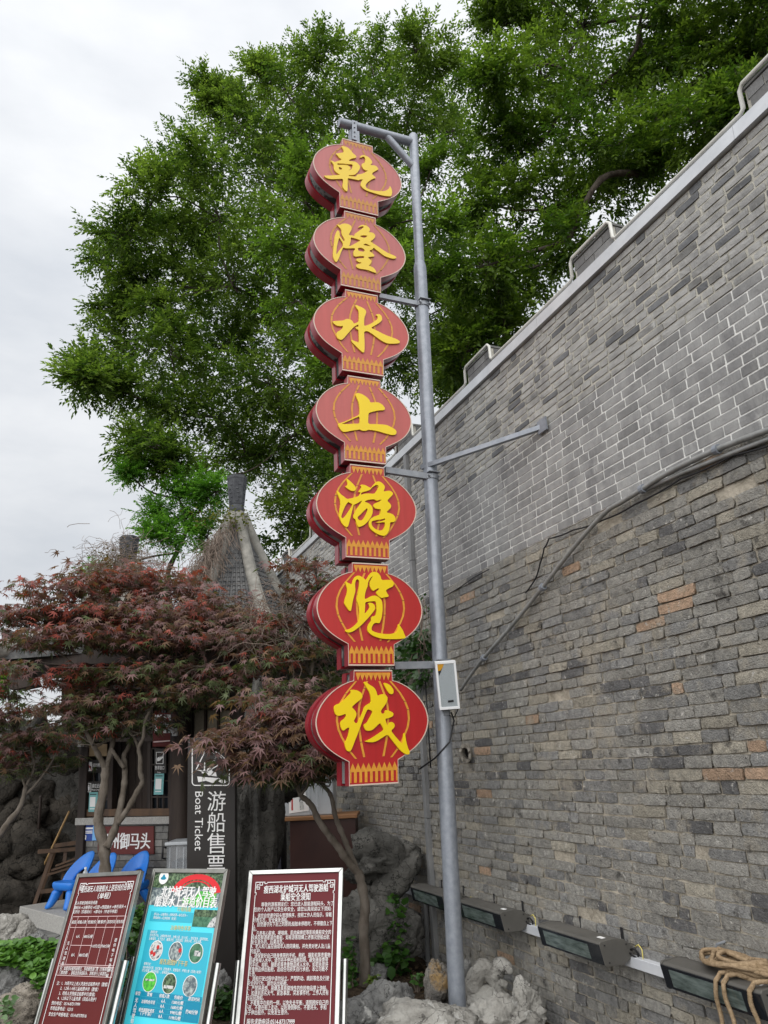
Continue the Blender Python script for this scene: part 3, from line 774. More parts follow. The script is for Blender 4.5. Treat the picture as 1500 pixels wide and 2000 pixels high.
# ================================================================== text
_text_cache = {}
def text_me(s, bold=0.):
    k = (s, bold)
    if k in _text_cache: return _text_cache[k]
    c = bpy.data.curves.new('t', 'FONT'); c.body = s; c.size = 1; c.resolution_u = 2; c.offset = bold
    o = bpy.data.objects.new('t', c); COL.objects.link(o)
    bpy.context.view_layer.update()
    me = bpy.data.meshes.new_from_object(o.evaluated_get(bpy.context.evaluated_depsgraph_get()))
    bpy.data.objects.remove(o); bpy.data.curves.remove(c)
    n = len(me.vertices); co = np.zeros(n*3); me.vertices.foreach_get('co', co); co = co.reshape(-1, 3)
    r = (me, co[:, 0].min(), co[:, 0].max(), co[:, 1].min(), co[:, 1].max())
    _text_cache[k] = r
    return r
def put_text(mb, s, p0, p1, up, height, nrm, out=.003, bold=.02, mi=0):
    """the words run from p0 to p1 (points on the middle line), letters height tall along up"""
    me, x0, x1, y0, y1 = text_me(s, 0.)
    p0, p1, up, nrm = [np.asarray(a, float) for a in (p0, p1, up, nrm)]
    ex = (p1-p0)/(x1-x0)
    ym = .38
    ey = up*height/.95
    Mx = np.eye(4); Mx[:3, 0] = ex; Mx[:3, 1] = ey; Mx[:3, 2] = nrm
    Mx[:3, 3] = p0-ex*x0-ey*ym+nrm*out
    mb.mesh(me, Mx, mi=mi)
    if bold:      # heavier weight: the same letters again a hair to the side
        M2 = Mx.copy(); M2[:3, 3] += ex*bold*3.2+nrm*.0004
        mb.mesh(me, M2, mi=mi)

# ================================================================== the three notice stands
class Stand:
    def __init__(s, d, yaw, tilt, roll, tl, w, h):
        s.T = CP+ray(*tl)*d; s.w = w; s.h = h
        hx = np.array([math.cos(yaw), math.sin(yaw), 0]); n = np.array([math.sin(yaw), -math.cos(yaw), 0])
        dn = -Z3*math.cos(tilt)+n*math.sin(tilt)
        s.U = math.cos(roll)*hx-math.sin(roll)*dn; s.D = math.cos(roll)*dn+math.sin(roll)*hx
        s.N = np.cross(s.D, s.U); s.N /= np.linalg.norm(s.N)
        if s.N @ (CP-s.T) < 0: s.N = -s.N
    def p(s, u, v, o=0.): return s.T+s.U*u+s.D*v+s.N*o
    def uv(s, x, y):
        h = hit(x, y, s.T, s.N)-s.T; return float(h @ s.U), float(h @ s.D)
    def px(s, x, y, o=0.):
        u, v = s.uv(x, y); return s.p(u, v, o)
    def quad(s, mb, u0, v0, u1, v1, o, mi=0, tint=None):
        mb.add([s.p(u0, v0, o), s.p(u1, v0, o), s.p(u1, v1, o), s.p(u0, v1, o)], [(0, 3, 2, 1)], tint, mi)
    def rect(s, mb, u0, v0, u1, v1, w, o):
        s.quad(mb, u0, v0, u1, v0+w, o); s.quad(mb, u0, v1-w, u1, v1, o); s.quad(mb, u0, v0+w, u0+w, v1-w, o); s.quad(mb, u1-w, v0+w, u1, v1-w, o)
    def poly(s, mb, pts, o, mi=0):
        mb.add([s.p(u, v, o) for u, v in pts], [tuple(range(len(pts)))[::-1]], None, mi)
    def line(s, mb, txt, x0, y0, x1, y1, hgt, bold=.01, o=.004):
        put_text(mb, txt, s.px(x0, y0), s.px(x1, y1), -s.D, hgt, s.N, o, bold)
    def hline(s, mb, txt, u0, u1, v, hgt, bold=.008, o=.004):
        put_text(mb, txt, s.p(u0, v), s.p(u1, v), -s.D, hgt, s.N, o, bold)
    def frame(s, root, panel_mat, fw=.026, fm='steel'):
        b = MB(); s.quad(b, fw*.6, fw*.6, s.w-fw*.6, s.h-fw*.6, 0)
        bb = MB(); bb.prism([s.p(fw*.5, fw*.5, -.002), s.p(s.w-fw*.5, fw*.5, -.002), s.p(s.w-fw*.5, s.h-fw*.5, -.002), s.p(fw*.5, s.h-fw*.5, -.002)], -s.N*.016)
        bb.build('backing_panel', M['galv_dark'], root)
        pan = b.build('print_panel', panel_mat, root)
        t = .010; dp = .03
        def rail(a, c, d, e):
            m = MB(); m.prism([s.p(*a, t), s.p(*c, t), s.p(*d, t), s.p(*e, t)], -s.N*dp)
            m.build('frame_rail', M[fm], root, bevel=.003)
        W, H = s.w, s.h
        rail((0, 0), (W, 0), (W-fw, fw), (fw, fw)); rail((0, H), (fw, H-fw), (W-fw, H-fw), (W, H))
        rail((0, 0), (fw, fw), (fw, H-fw), (0, H)); rail((W, 0), (W, H), (W-fw, H-fw), (W-fw, fw))
        for sg in (-.024, s.w+.024):
            top = s.p(sg, .50, -.02); foot = s.p(sg, .50, -.02); 
            k = (foot[2]-.0)/(-s.D[2]); foot = top+s.D*k
            MB().tube([top, foot], .0165, 16).build('post', M['steel'], root, smooth=True, sharp=40)
        f0 = s.p(-.024, .5, -.02); k = f0[2]/(-s.D[2]); c = (s.p(-.024, .5, -.02)+s.p(s.w+.024, .5, -.02))/2+s.D*k
        hx = np.array([s.U[0], s.U[1], 0]); hx /= np.linalg.norm(hx); hy = np.cross(Z3, hx)
        MB().box(np.array([c[0], c[1], .010]), hx*(s.w/2+.06), hy*.17, Z3*.010).build('base_plate', M['steel'], root, bevel=.004)
        return pan
    def corner_fret(s, mb, u, v, su, sv, k=.05, w=.0042, o=.0035):
        """key-pattern corner in line work"""
        def seg(a, b):
            (a0, a1), (b0, b1) = a, b
            x0, x1 = sorted((u+su*a0*k, u+su*b0*k)); y0, y1 = sorted((v+sv*a1*k, v+sv*b1*k))
            s.quad(mb, x0-w/2, y0-w/2, x1+w/2, y1+w/2, o)
        for pth in ([(0, .55), (0, 0), (.9, 0), (.9, .35), (.55, .35), (.55, .12)], [(0, .55), (.55, .55), (.55, .8), (.2, .8), (.2, .3), (.4, .3)], [(0, .55), (0, 1.2), (.15, 1.2), (.15, 1.45)], [(.9, 0), (1.2, 0), (1.2, .18), (1.5, .18)]):
            for a, b in zip(pth[:-1], pth[1:]): seg(a, b)
R_ = math.radians
def build_stands():
    # ---- right: boarding safety notice
    s = Stand(5.5, R_(-7.8), R_(16.4), 0, (487.1, 1700.7), .62, 1.02)
    root = thing('notice_stand', 'steel framed maroon safety notice in front of the maple trunk, rightmost of the stands', 'notice stand', [s.p(.3, .9)[0], s.p(.3, .9)[1], 0], 'tilted notice stands')
    s.frame(root, M['maroon2'])
    b = MB(); u0, u1, v0, v1 = .052, s.w-.052, .070, s.h-.06
    w = .0042
    s.quad(b, u0+.075, v0, u1-.075, v0+w, .0035); s.quad(b, u0+.075, v1-w, u1-.075, v1, .0035); s.quad(b, u0, v0+.075, u0+w, v1-.075, .0035); s.quad(b, u1-w, v0+.075, u1, v1-.075, .0035)
    for (uu, vv, a, c) in ((u0, v0, 1, 1), (u1, v0, -1, 1), (u0, v1, 1, -1), (u1, v1, -1, -1)): s.corner_fret(b, uu, vv, a, c)
    b.build('border_print', M['print_white'], root)
    T = MB(); k = 5.769
    for t, y0, x0, x1, yr, h in [('瘦西湖北护城河无人驾驶游船', 275, 437, 1160, 250, .047), ('乘船安全须知', 360, 625, 958, 350, .047)]:
        s.line(T, t, 440+x0/k, 1690+y0/k, 440+x1/k, 1690+yr/k, h, .014)
    T.build('heading_print', M['print_white'], root)
    T = MB()
    for t, y0, x0, x1, yr in [('尊敬的游客朋友们：您已进入智能游船码头，为了', 443, 408, 1220, 428), ('您的个人财产以及生命安全，请您认真阅读以下须知:', 500, 328, 1195, 488), ('1、请您自觉遵守码头管理秩序，按照工作人员指示，穿戴', 570, 322, 1200, 555), ('好救生衣，安全乘坐游船。', 618, 316, 710, 615),
        ('2、自觉遵守先下后上的原则;船舶未停稳时，不得擅自上下', 668, 308, 1208, 652), ('船。', 718, 303, 355, 718), ('3、凡患有心脏病、哮喘病、肌肉麻痹症等影响乘船安全的', 768, 300, 1193, 752), ('疾病及醉酒者请勿乘船，如有游客隐瞒上述情况登船出航', 815, 298, 1175, 808), ('发生意外的，后果自负。', 868, 294, 660, 862)]:
        s.line(T, t, 440+x0/k, 1690+y0/k, 440+x1/k, 1690+yr/k, .026, .004)
    for t, y0, x0, x1, yr in [('4、老人和儿童应由成年人陪同乘船，并负责对老人及儿童', 48, 288, 1185, 45), ('的监护。', 103, 284, 405, 103), ('5、请保管好自己随身携带的手机、相机、摄影机等贵重物', 155, 278, 1185, 145), ('品避免掉入水中。请勿将手伸出船舱拍照，避免随身携带', 205, 275, 1160, 198),
        ('的手机、相机、摄影机等贵重物品掉入水中，如若执意将', 258, 272, 1160, 250), ('贵重物品伸出船舱，造成任何损失自行承担。本公司概不', 308, 266, 1158, 303), ('负责。', 360, 262, 350, 360), ('6、游船行驶过程中请勿站立，严禁跑动、跳跃等危及行驶', 412, 254, 1172, 407), ('安全的行为。请勿站出船舱。', 465, 250, 705, 465),
        ('7、严禁将易燃、易爆及具有腐蚀性的危险物品带上游船。', 520, 246, 1150, 518), ('8、如遇到恶劣天气、紧急事故、突发事件时，工作人员有', 575, 240, 1165, 570), ('权召回游船。', 630, 238, 435, 628), ('9、不要集中在船的一侧，以免失去平衡，请照顾好自己的', 685, 230, 1163, 680), ('小孩，不要在船上走动，以防滑倒摔伤，不要将头、手和', 738, 225, 1140, 735), ('身子伸出船外，以免发生意外。', 792, 220, 715, 790)]:
        s.line(T, t, 440+x0/k, 1840+y0/k, 440+x1/k, 1840+yr/k, .026, .004)
    s.line(T, '服务求助电话:0514-87317999', 440+243/k, 1840+900/k, 440+783/k, 1840+895/k, .033, .008)
    T.build('body_print', M['print_white'], root)

    # ---- left: price list for the boats
    s = Stand(6.1, R_(-31.3), R_(18.1), R_(3.4), (152.8, 1706.9), .62, 1.0)
    root = thing('notice_stand', 'steel framed maroon price table in front of the blue chairs, leftmost of the stands', 'notice stand', [s.p(.3, .95)[0], s.p(.3, .95)[1], 0], 'tilted notice stands')
    s.frame(root, M['maroon'], fm='steel_dark_reflection')
    b = MB(); u0, u1, v0, v1 = .058, s.w-.05, .062, s.h-.06
    s.quad(b, u0+.075, v0, u1-.075, v0+w, .0035); s.quad(b, u0, v0+.075, u0+w, v1-.075, .0035); s.quad(b, u1-w, v0+.075, u1, v1-.075, .0035); s.quad(b, u0+.075, v1-w, u1-.075, v1, .0035)
    for (uu, vv, a, c) in ((u0, v0, 1, 1), (u1, v0, -1, 1), (u0, v1, 1, -1), (u1, v1, -1, -1)): s.corner_fret(b, uu, vv, a, c)
    b.build('border_print', M['print_white'], root)
    k = 6.522
    def P1(x, y): return 60+x/k, 1690+y/k
    def P2(x, y): return 60+x/k, 1840+y/k
    T = MB()
    s.line(T, '瘦西湖无人驾驶船水上游览线价目表', *P1(650, 310), *P1(1270, 275), .040, .008); s.line(T, '（单程）', *P1(862, 393), *P1(1020, 385), .038, .008)
    T.build('heading_print', M['print_white'], root)
    T = MB()
    for t, x0, y0, x1, y1 in [('无人驾驶游船体验线路', 572, 482, 855, 475), ('御码头→冶春茶社→红园→西园曲水→卷石洞天→', 558, 542, 1220, 525), ('虹桥坊（东堤码头）→御马头（中途不停靠）', 545, 595, 1110, 588)]:
        s.line(T, t, *P1(x0, y0), *P1(x1, y1), .0215, .006)
    tl = s.uv(*P1(540, 655)); tr = s.uv(*P1(1212, 648)); bl = s.uv(*P2(380, 285)); br = s.uv(*P2(1078, 300))
    cols = [(x-540)/(1212-540) for x in (540, 612, 745, 872, 992, 1105, 1212)]
    ut0, ut1 = (tl[0]+bl[0])/2, (tr[0]+br[0])/2; vt0, vt1 = (tl[1]+tr[1])/2, (bl[1]+br[1])/2
    X = [ut0+(ut1-ut0)*c for c in cols]; vh = s.uv(*P1(840, 792))[1]; vm = s.uv(*P2(660, 43))[1]
    b = MB(); lw = .0026; o = .0035
    for x in X: s.quad(b, x-lw/2, vt0, x+lw/2, vt1, o)
    for v in (vt0, vh, vt1): s.quad(b, X[0], v-lw/2, X[-1], v+lw/2, o+.0004)
    s.quad(b, X[1], vm-lw/2, X[3], vm+lw/2, o+.0004)
    nb0, nb1 = vt1+.008, s.uv(*P2(700, 440))[1]
    s.rect(b, X[0]-.004, nb0, X[-1]+.004, nb1, lw, o)
    b.build('table_lines', M['print_pink'], root)
    def cell(t, i, v, f=.8, h=.0205, j=None):
        a, c = X[i], X[(j or i)+1]; m_ = (a+c)/2; hw = (c-a)*f/2
        s.hline(T, t, m_-hw, m_+hw, v, h, .008)
    for i, t in enumerate(['船型', '核载人数', '包船价', '散客价', '游览时间', '服务项目']): cell(t, i, (vt0+vh)/2, .84 if i != 0 else .75)
    cell('6人', 1, (vh+vm)/2, .33); cell('680元/艘', 2, (vh+vm)/2, .86); cell('8人', 1, (vm+vt1)/2, .33); cell('880元/艘', 2, (vm+vt1)/2, .86)
    cell('110元/位', 3, (vh+vt1)/2, .9); cell('约40分钟', 4, (vh+vt1)/2, .92)
    for i, ch in enumerate('无人驾驶船'): s.hline(T, ch, (X[0]+X[1])/2-.011, (X[0]+X[1])/2+.011, vh+.09+.028*i, .022, .008)
    for i, ch in enumerate('提供电子导游讲解'): s.hline(T, ch, (X[5]+X[6])/2-.011, (X[5]+X[6])/2+.011, vh+.07+.027*i, .021, .008)
    for t, x0, y0, x1, y1 in [('另：如需游玩瘦西湖景区，另收瘦西湖门票（价格参照景区', 380, 335, 1055, 350), ('门票政策），游船送至徐园码头，游客自行上岸游览。', 370, 388, 980, 405), ('注：1、70周岁以上老人凭身份证船费半价（散客）', 340, 522, 990, 542),
        ('2、1.2米-1.4米儿童船费半价（散客）', 385, 585, 865, 605), ('3、残疾人凭残疾证船费半价(散客)', 368, 650, 825, 668), ('4、1.2米以下儿童免票（须成人陪护）', 350, 712, 840, 732), ('预约电话：0514-87317999', 273, 775, 635, 792), ('市场监督电话：12315', 257, 840, 545, 858), ('安全生产举报电话：0514-87370516', 237, 915, 718, 940)]:
        s.line(T, t, *P2(x0, y0), *P2(x1, y1), .0215, .006)
    T.build('body_print', M['print_white'], root)

    # ---- middle: turquoise dinner cruise price list
    s = Stand(5.7, R_(-27.6), R_(15.5), R_(0.6), (300.8, 1696.4), .62, 1.02)
    root = thing('notice_stand', 'steel framed turquoise price list with photographs and a red bridge, middle of the stands', 'notice stand', [s.p(.3, .95)[0], s.p(.3, .95)[1], 0], 'tilted notice stands')
    s.frame(root, M['teal'], fm='steel_dark_reflection')
    def Q1(x, y): return 230+x/k, 1690+y/k
    def Q2(x, y): return 230+x/k, 1840+y/k
    def U1(x, y): return s.uv(*Q1(x, y))
    def U2(x, y): return s.uv(*Q2(x, y))
    vb = U1(850, 520)[1]
    b = MB(); s.quad(b, .02, .02, s.w-.02, vb-.10, .0015); b.build('garden_photo', M['photo_green'], root)
    b = MB(); s.quad(b, .02, vb-.0995, s.w-.02, vb, .0016); b.build('river_photo', M['photo_grey'], root)
    def arc(mb, c, r0, r1, a0, a1, o, n=14, ky=.62):
        A = np.linspace(a0, a1, n)
        out = [(c[0]+r1*math.cos(t), c[1]-ky*r1*math.sin(t)) for t in A]; inn = [(c[0]+r0*math.cos(t), c[1]-ky*r0*math.sin(t)) for t in A]
        vs = [s.p(u, v, o) for u, v in out]+[s.p(u, v, o) for u, v in inn]
        mb.add(vs, [(i, n+i, n+i+1, i+1) for i in range(n-1)])
    c = (.392, U1(1060, 400)[1]); 
    b = MB(); arc(b, c, .155, .205, R_(12), R_(168), .0025); arc(b, c, .132, .144, R_(14), R_(166), .0026)
    for t in range(10, 175, 13):
        a = R_(t); b.add([s.p(c[0]+r*math.cos(a+d), c[1]-.62*r*math.sin(a+d), .0024) for r, d in ((.137, -.012), (.137, .012), (.165, .012), (.165, -.012))], [(0, 1, 2, 3)])
    b.build('bridge_print', M['bridge_red'], root)
    b = MB(); s.quad(b, .40, vb-.085, .56, vb-.005, .0022); s.quad(b, .30, vb-.05, .40, vb-.01, .0022); b.build('boat_print', M['photo_lime'], root)
    T = MB(); s.line(T, '北护城河无人驾驶', *Q1(560, 330), *Q1(1250, 340), .062, .03, .0045); s.line(T, '船宴水上游览价目表', *Q1(480, 455), *Q1(1265, 478), .064, .03, .0045)
    cx, cy = U1(590, 155)
    for (r0, r1) in ((0, .040),):
        T.add([s.p(cx+r1*math.cos(t), cy+r1*math.sin(t), .003) for t in np.linspace(0, 6.28, 22)[:-1]], [tuple(range(21))[::-1]])
    T.build('heading_print', M['print_white'], root)
    e = MB(); e.add([s.p(cx+a, cy+b_, .0038) for a, b_ in ((-.026, .004), (-.012, -.004), (-.006, -.016), (.006, -.016), (.012, -.004), (.026, .004), (.014, .014), (-.014, .014))], [tuple(range(8))])
    e.build('emblem_print', M['teal_dark'], root)
    G = MB(); s.line(G, '行程线路', *Q1(765, 555), *Q1(940, 565), .026, .008); s.line(G, '冶春特色早茶', *Q1(678, 792), *Q1(935, 806), .027, .008); s.line(G, '瘦西湖围炉下午茶', *Q2(540, 245), *Q2(895, 278), .030, .008)
    tag(G.build('gold_print', M['gold_print'], root), kind='stuff')
    b = MB()
    for (a, c_) in ((U1(430, 585), U1(945, 735)), (U1(385, 820), (U1(1205, 850)[0], U2(1000, 700)[1])),): s.quad(b, a[0], a[1], c_[0], c_[1], .0012)
    b.build('box_print', M['teal_box'], root)
    a, c_ = U1(985, 562), U1(1245, 795); b = MB(); s.quad(b, a[0], a[1], c_[0], c_[1], .0025); ph = b.build('photo_print', M['photo_river'], root)
    b = MB(); s.quad(b, a[0], a[1], c_[0], a[1]+(c_[1]-a[1])*.42, .003); b.build('photo_trees', M['photo_green'], ph)
    b = MB(); s.poly(b, [(a[0]+.12, c_[1]), (c_[0], c_[1]), (c_[0], a[1]+.03), (c_[0]-.04, a[1]+.05)], .0034); b.build('photo_boats', M['photo_pale'], ph)
    discs = [(Q1(490, 1085), 'photo_pale'), (Q1(740, 1100), 'photo_grey'), (Q1(1000, 1118), 'photo_river'), (Q2(408, 505), 'photo_lime'), (Q2(660, 528), 'photo_green'), (Q2(922, 560), 'photo_grey')]
    for i, (q, m_) in enumerate(discs):
        u, v = s.uv(*q); r1 = .050
        b = MB(); b.add([s.p(u+(r1+.004)*math.cos(t), v+(r1+.004)*math.sin(t), .0022) for t in np.linspace(0, 2*math.pi, 25)[:-1]], [tuple(range(24))[::-1]])
        ro = b.build('photo_rim', M['print_white'], root)
        b = MB(); b.add([s.p(u+r1*math.cos(t), v+r1*math.sin(t), .003) for t in np.linspace(0, 2*math.pi, 25)[:-1]], [tuple(range(24))[::-1]])
        b.build('photo_disc', M[m_], ro)
        b = MB()
        if i in (0, 1):
            for (du, dv, r2) in (((-.03, .012, .012), (-.008, .02, .012), (.012, -.018, .012)) if i == 0 else ((.034, -.008, .013),)):
                b.add([s.p(u+du+r2*math.cos(t), v+dv+r2*math.sin(t), .0036) for t in np.linspace(0, 6.28, 11)[:-1]], [tuple(range(10))[::-1]])
            b.build('photo_detail', M['photo_red'], ro)
        elif i in (3, 4):
            s.quad(b, u-.038, v+.010 if i == 4 else v-.014, u+.036, v+.026 if i == 4 else v-.004, .0036); b.build('photo_detail', M['photo_pale'], ro)
        elif i == 2:
            s.quad(b, u-.012, v-.012, u+.036, v+.016, .0036); b.build('photo_detail', M['photo_pale'], ro)
    # table
    t0, t1 = U2(222, 640), U2(1040, 1035)
    ua, ub = U2(222, 640)[0], (U2(1070, 738)[0]+U2(1020, 1030)[0])/2
    va, vz = U2(640, 690)[1]-.012, U2(600, 985)[1]
    b = MB(); s.quad(b, ua, va, ub, vz, .0022); b.build('table_print', M['teal_dark'], root)
    fx = [0, .105, .365, .555, .785, 1.]; X = [ua+(ub-ua)*f for f in fx]; rows = [va+(vz-va)*f for f in (0, .2, .4, .6, .8, 1.)]
    b = MB(); lw = .0018
    for x in X[1:-1]: s.quad(b, x-lw/2, va, x+lw/2, vz, .003)
    for r_ in rows[1:-1]:
        full = r_ == rows[1]
        s.quad(b, X[0] if full else (X[1] if r_ == rows[3] else X[2]), r_-lw/2, X[-1] if full else X[4], r_+lw/2, .0033)
    b.build('table_lines', M['teal_box'], root)
    def tc(t, i, v, f, h=.020):
        m_ = (X[i]+X[i+1])/2; hw = (X[i+1]-X[i])*f/2; s.hline(T2, t, m_-hw, m_+hw, v, h, .015)
    T2 = MB(); mid = lambda i, j: (rows[i]+rows[j])/2
    for i, (t, f) in enumerate([('船型', .7), ('套餐', .3), ('核载人数', .8), ('包船价', .55), ('游览时间', .75)]): tc(t, i, mid(0, 1), f)
    for r_, (a_, p_) in enumerate([('6人', '1280元/艘'), ('8人', '1680元/艘'), ('6人', '998元/艘'), ('8人', '1198元/艘')]): tc(a_, 2, mid(r_+1, r_+2), .32); tc(p_, 3, mid(r_+1, r_+2), .72)
    tc('冶春特色早茶', 1, mid(1, 3), .8); tc('瘦西湖围炉煮茶', 1, mid(3, 4)+.004, .9); tc('（下午茶）', 1, mid(4, 5)-.004, .62); tc('约40分钟', 4, mid(1, 5), .78, .023)
    for i, ch in enumerate('无人驾驶船'): s.hline(T2, ch, (X[0]+X[1])/2-.012, (X[0]+X[1])/2+.012, rows[1]+.022+.026*i, .025, .015)
    for t, x0, y0, x1, y1 in [('御马头—冶春茶社—绿杨城郭—卷石洞天—', 468, 622, 900, 640), ('西园曲水—红桥修禊（往返）', 460, 665, 750, 682), ('套餐包含：', 425, 848, 515, 852), ('扬州烫干丝、冶春特色干拌、冶春小菜（五小样）、包红鱼头（翡翠烧卖、', 415, 888, 1160, 945), ('冶春蒸饺、五丁包子、蟹黄汤包、千层油糕）扬州小吃、时令水果。', 405, 932, 1075, 975)]:
        s.line(T2, t, *Q1(x0, y0), *Q1(x1, y1), .0165, .0)
    for t, x0, y0, x1, y1 in [('套餐包含：', 340, 272, 430, 280), ('扬州特色红茶、包红鱼头（四色果子、如意贴片）开胃小食（坚果小食拼）', 328, 320, 1068, 385), ('时令鲜果（精选拼盘）、新鲜甜点。', 318, 360, 672, 395)]:
        s.line(T2, t, *Q2(x0, y0), *Q2(x1, y1), .0165, .0)
    tag(T2.build('body_print', M['print_white'], root), kind='stuff')
build_stands()

# ================================================================== boat ticket totem
def plane_fn(p0, n):
    p0 = np.asarray(p0, float); n = np.asarray(n, float)
    return lambda x, y, o=0.: hit(x, y, p0, n)+n*o
def build_totem():
    p0 = np.array([-1.5, 6.75, 0]); n = np.array([0, -1., 0])
    P = plane_fn(p0, n)
    tl, tr = P(367, 1441.5), P(459, 1437); bl, br = P(362, 1968), P(460.5, 1966)
    bl[2] = br[2] = 0
    root = thing('ticket_sign', 'tall black boat ticket sign board standing behind the turquoise stand', 'sign', (p0[0], p0[1], 0))
    MB().prism([tl, tr, br, bl], -n*.09).build('board', M['board_black'], root, bevel=.004)
    k = 4.6875
    def q(x, y, o=.003): return P(140+x/k, 1380+y/k, o)
    W = MB()
    # rounded pictogram frame
    def rr(x0, y0, x1, y1, r, w):
        def loop(x0, y0, x1, y1, r):
            o = []
            for cx, cy, a0 in ((x1-r, y0+r, -90), (x1-r, y1-r, 0), (x0+r, y1-r, 90), (x0+r, y0+r, 180)):
                for t in range(0, 91, 15): o.append((cx+r*math.cos(R_(a0+t)), cy+r*math.sin(R_(a0+t))))
            return o
        A = loop(x0, y0, x1, y1, r); B = loop(x0+w, y0+w, x1-w, y1-w, r-w); n_ = len(A)
        W.add([q(*p) for p in A]+[q(*p) for p in B], [(i, n_+i, n_+(i+1) % n_, (i+1) % n_) for i in range(n_)])
    rr(1100, 338, 1448, 726, 34, 9)
    def ln(pts, w=9, close=False):
        pts = list(pts)+([pts[0]] if close else [])
        for (x0, y0), (x1, y1) in zip(pts[:-1], pts[1:]):
            d = math.hypot(x1-x0, y1-y0); nx, ny = -(y1-y0)/d*w/2, (x1-x0)/d*w/2
            W.add([q(x0+nx, y0+ny), q(x1+nx, y1+ny), q(x1-nx, y1-ny), q(x0-nx, y0-ny)], [(0, 1, 2, 3)])
    ln([(1250, 605), (1240, 600), (1140, 578), (1240, 372), (1345, 430), (1262, 560)]); ln([(1262, 556), (1345, 428)]); ln([(1345, 428), (1410, 482), (1330, 545), (1245, 590)])
    for i in range(4):
        for (x0, y0, dx, dy) in ((1252, 402, 17, 9.5), (1352, 446, 8, 11)):
            cx, cy = x0+dx*i, y0+dy*i
            W.add([q(cx+5*math.cos(t), cy+5*math.sin(t)) for t in np.linspace(0, 6.28, 9)[:-1]], [tuple(range(8))])
    def pg(pts): W.add([q(*p) for p in pts], [tuple(range(len(pts)))])
    pg([(1215, 512), (1224, 512), (1222, 580), (1232, 600), (1228, 615), (1190, 610), (1195, 588), (1210, 580)])
    pg([(1245, 565), (1290, 562), (1285, 592), (1320, 600), (1330, 640), (1250, 630), (1232, 600)])
    pg([(1150, 640), (1405, 660), (1425, 690), (1390, 706), (1330, 680), (1290, 700), (1230, 680), (1160, 692)])
    W.build('pictogram', M['print_white'], root)
    T = MB()
    for i, (ch, y0, y1) in enumerate([('游', 775, 955), ('船', 968, 1148), ('售', 1160, 1345), ('票', 1355, 1540)]):
        ym = (y0+y1)/2
        put_text(T, ch, q(1245-2*i, ym, 0), q(1410-2*i, ym-2, 0), Z3, np.linalg.norm(q(1300, y0)-q(1300, y1))*1.04, n, .003, .0)
    T.build('chinese_lettering', M['print_white'], root)
    T = MB()
    up = q(1170, 1000)-q(1169, 1000); up = -(q(1130, 1000)-q(1205, 1000)); up = up/np.linalg.norm(up)
    me, x0, x1, y0, y1 = text_me('Boat Ticket', .0)
    a, b_ = q(1132, 778, 0), q(1128, 1318, 0)
    ex = (b_-a)/(x1-x0); hh = np.linalg.norm(q(1130, 1000)-q(1208, 1000))
    Mx = np.eye(4); Mx[:3, 0] = ex; Mx[:3, 1] = up*hh/.74; Mx[:3, 2] = n; Mx[:3, 3] = a-ex*x0+n*.003
    T.mesh(me, Mx); T.build('english_lettering', M['print_white'], root)
build_totem()

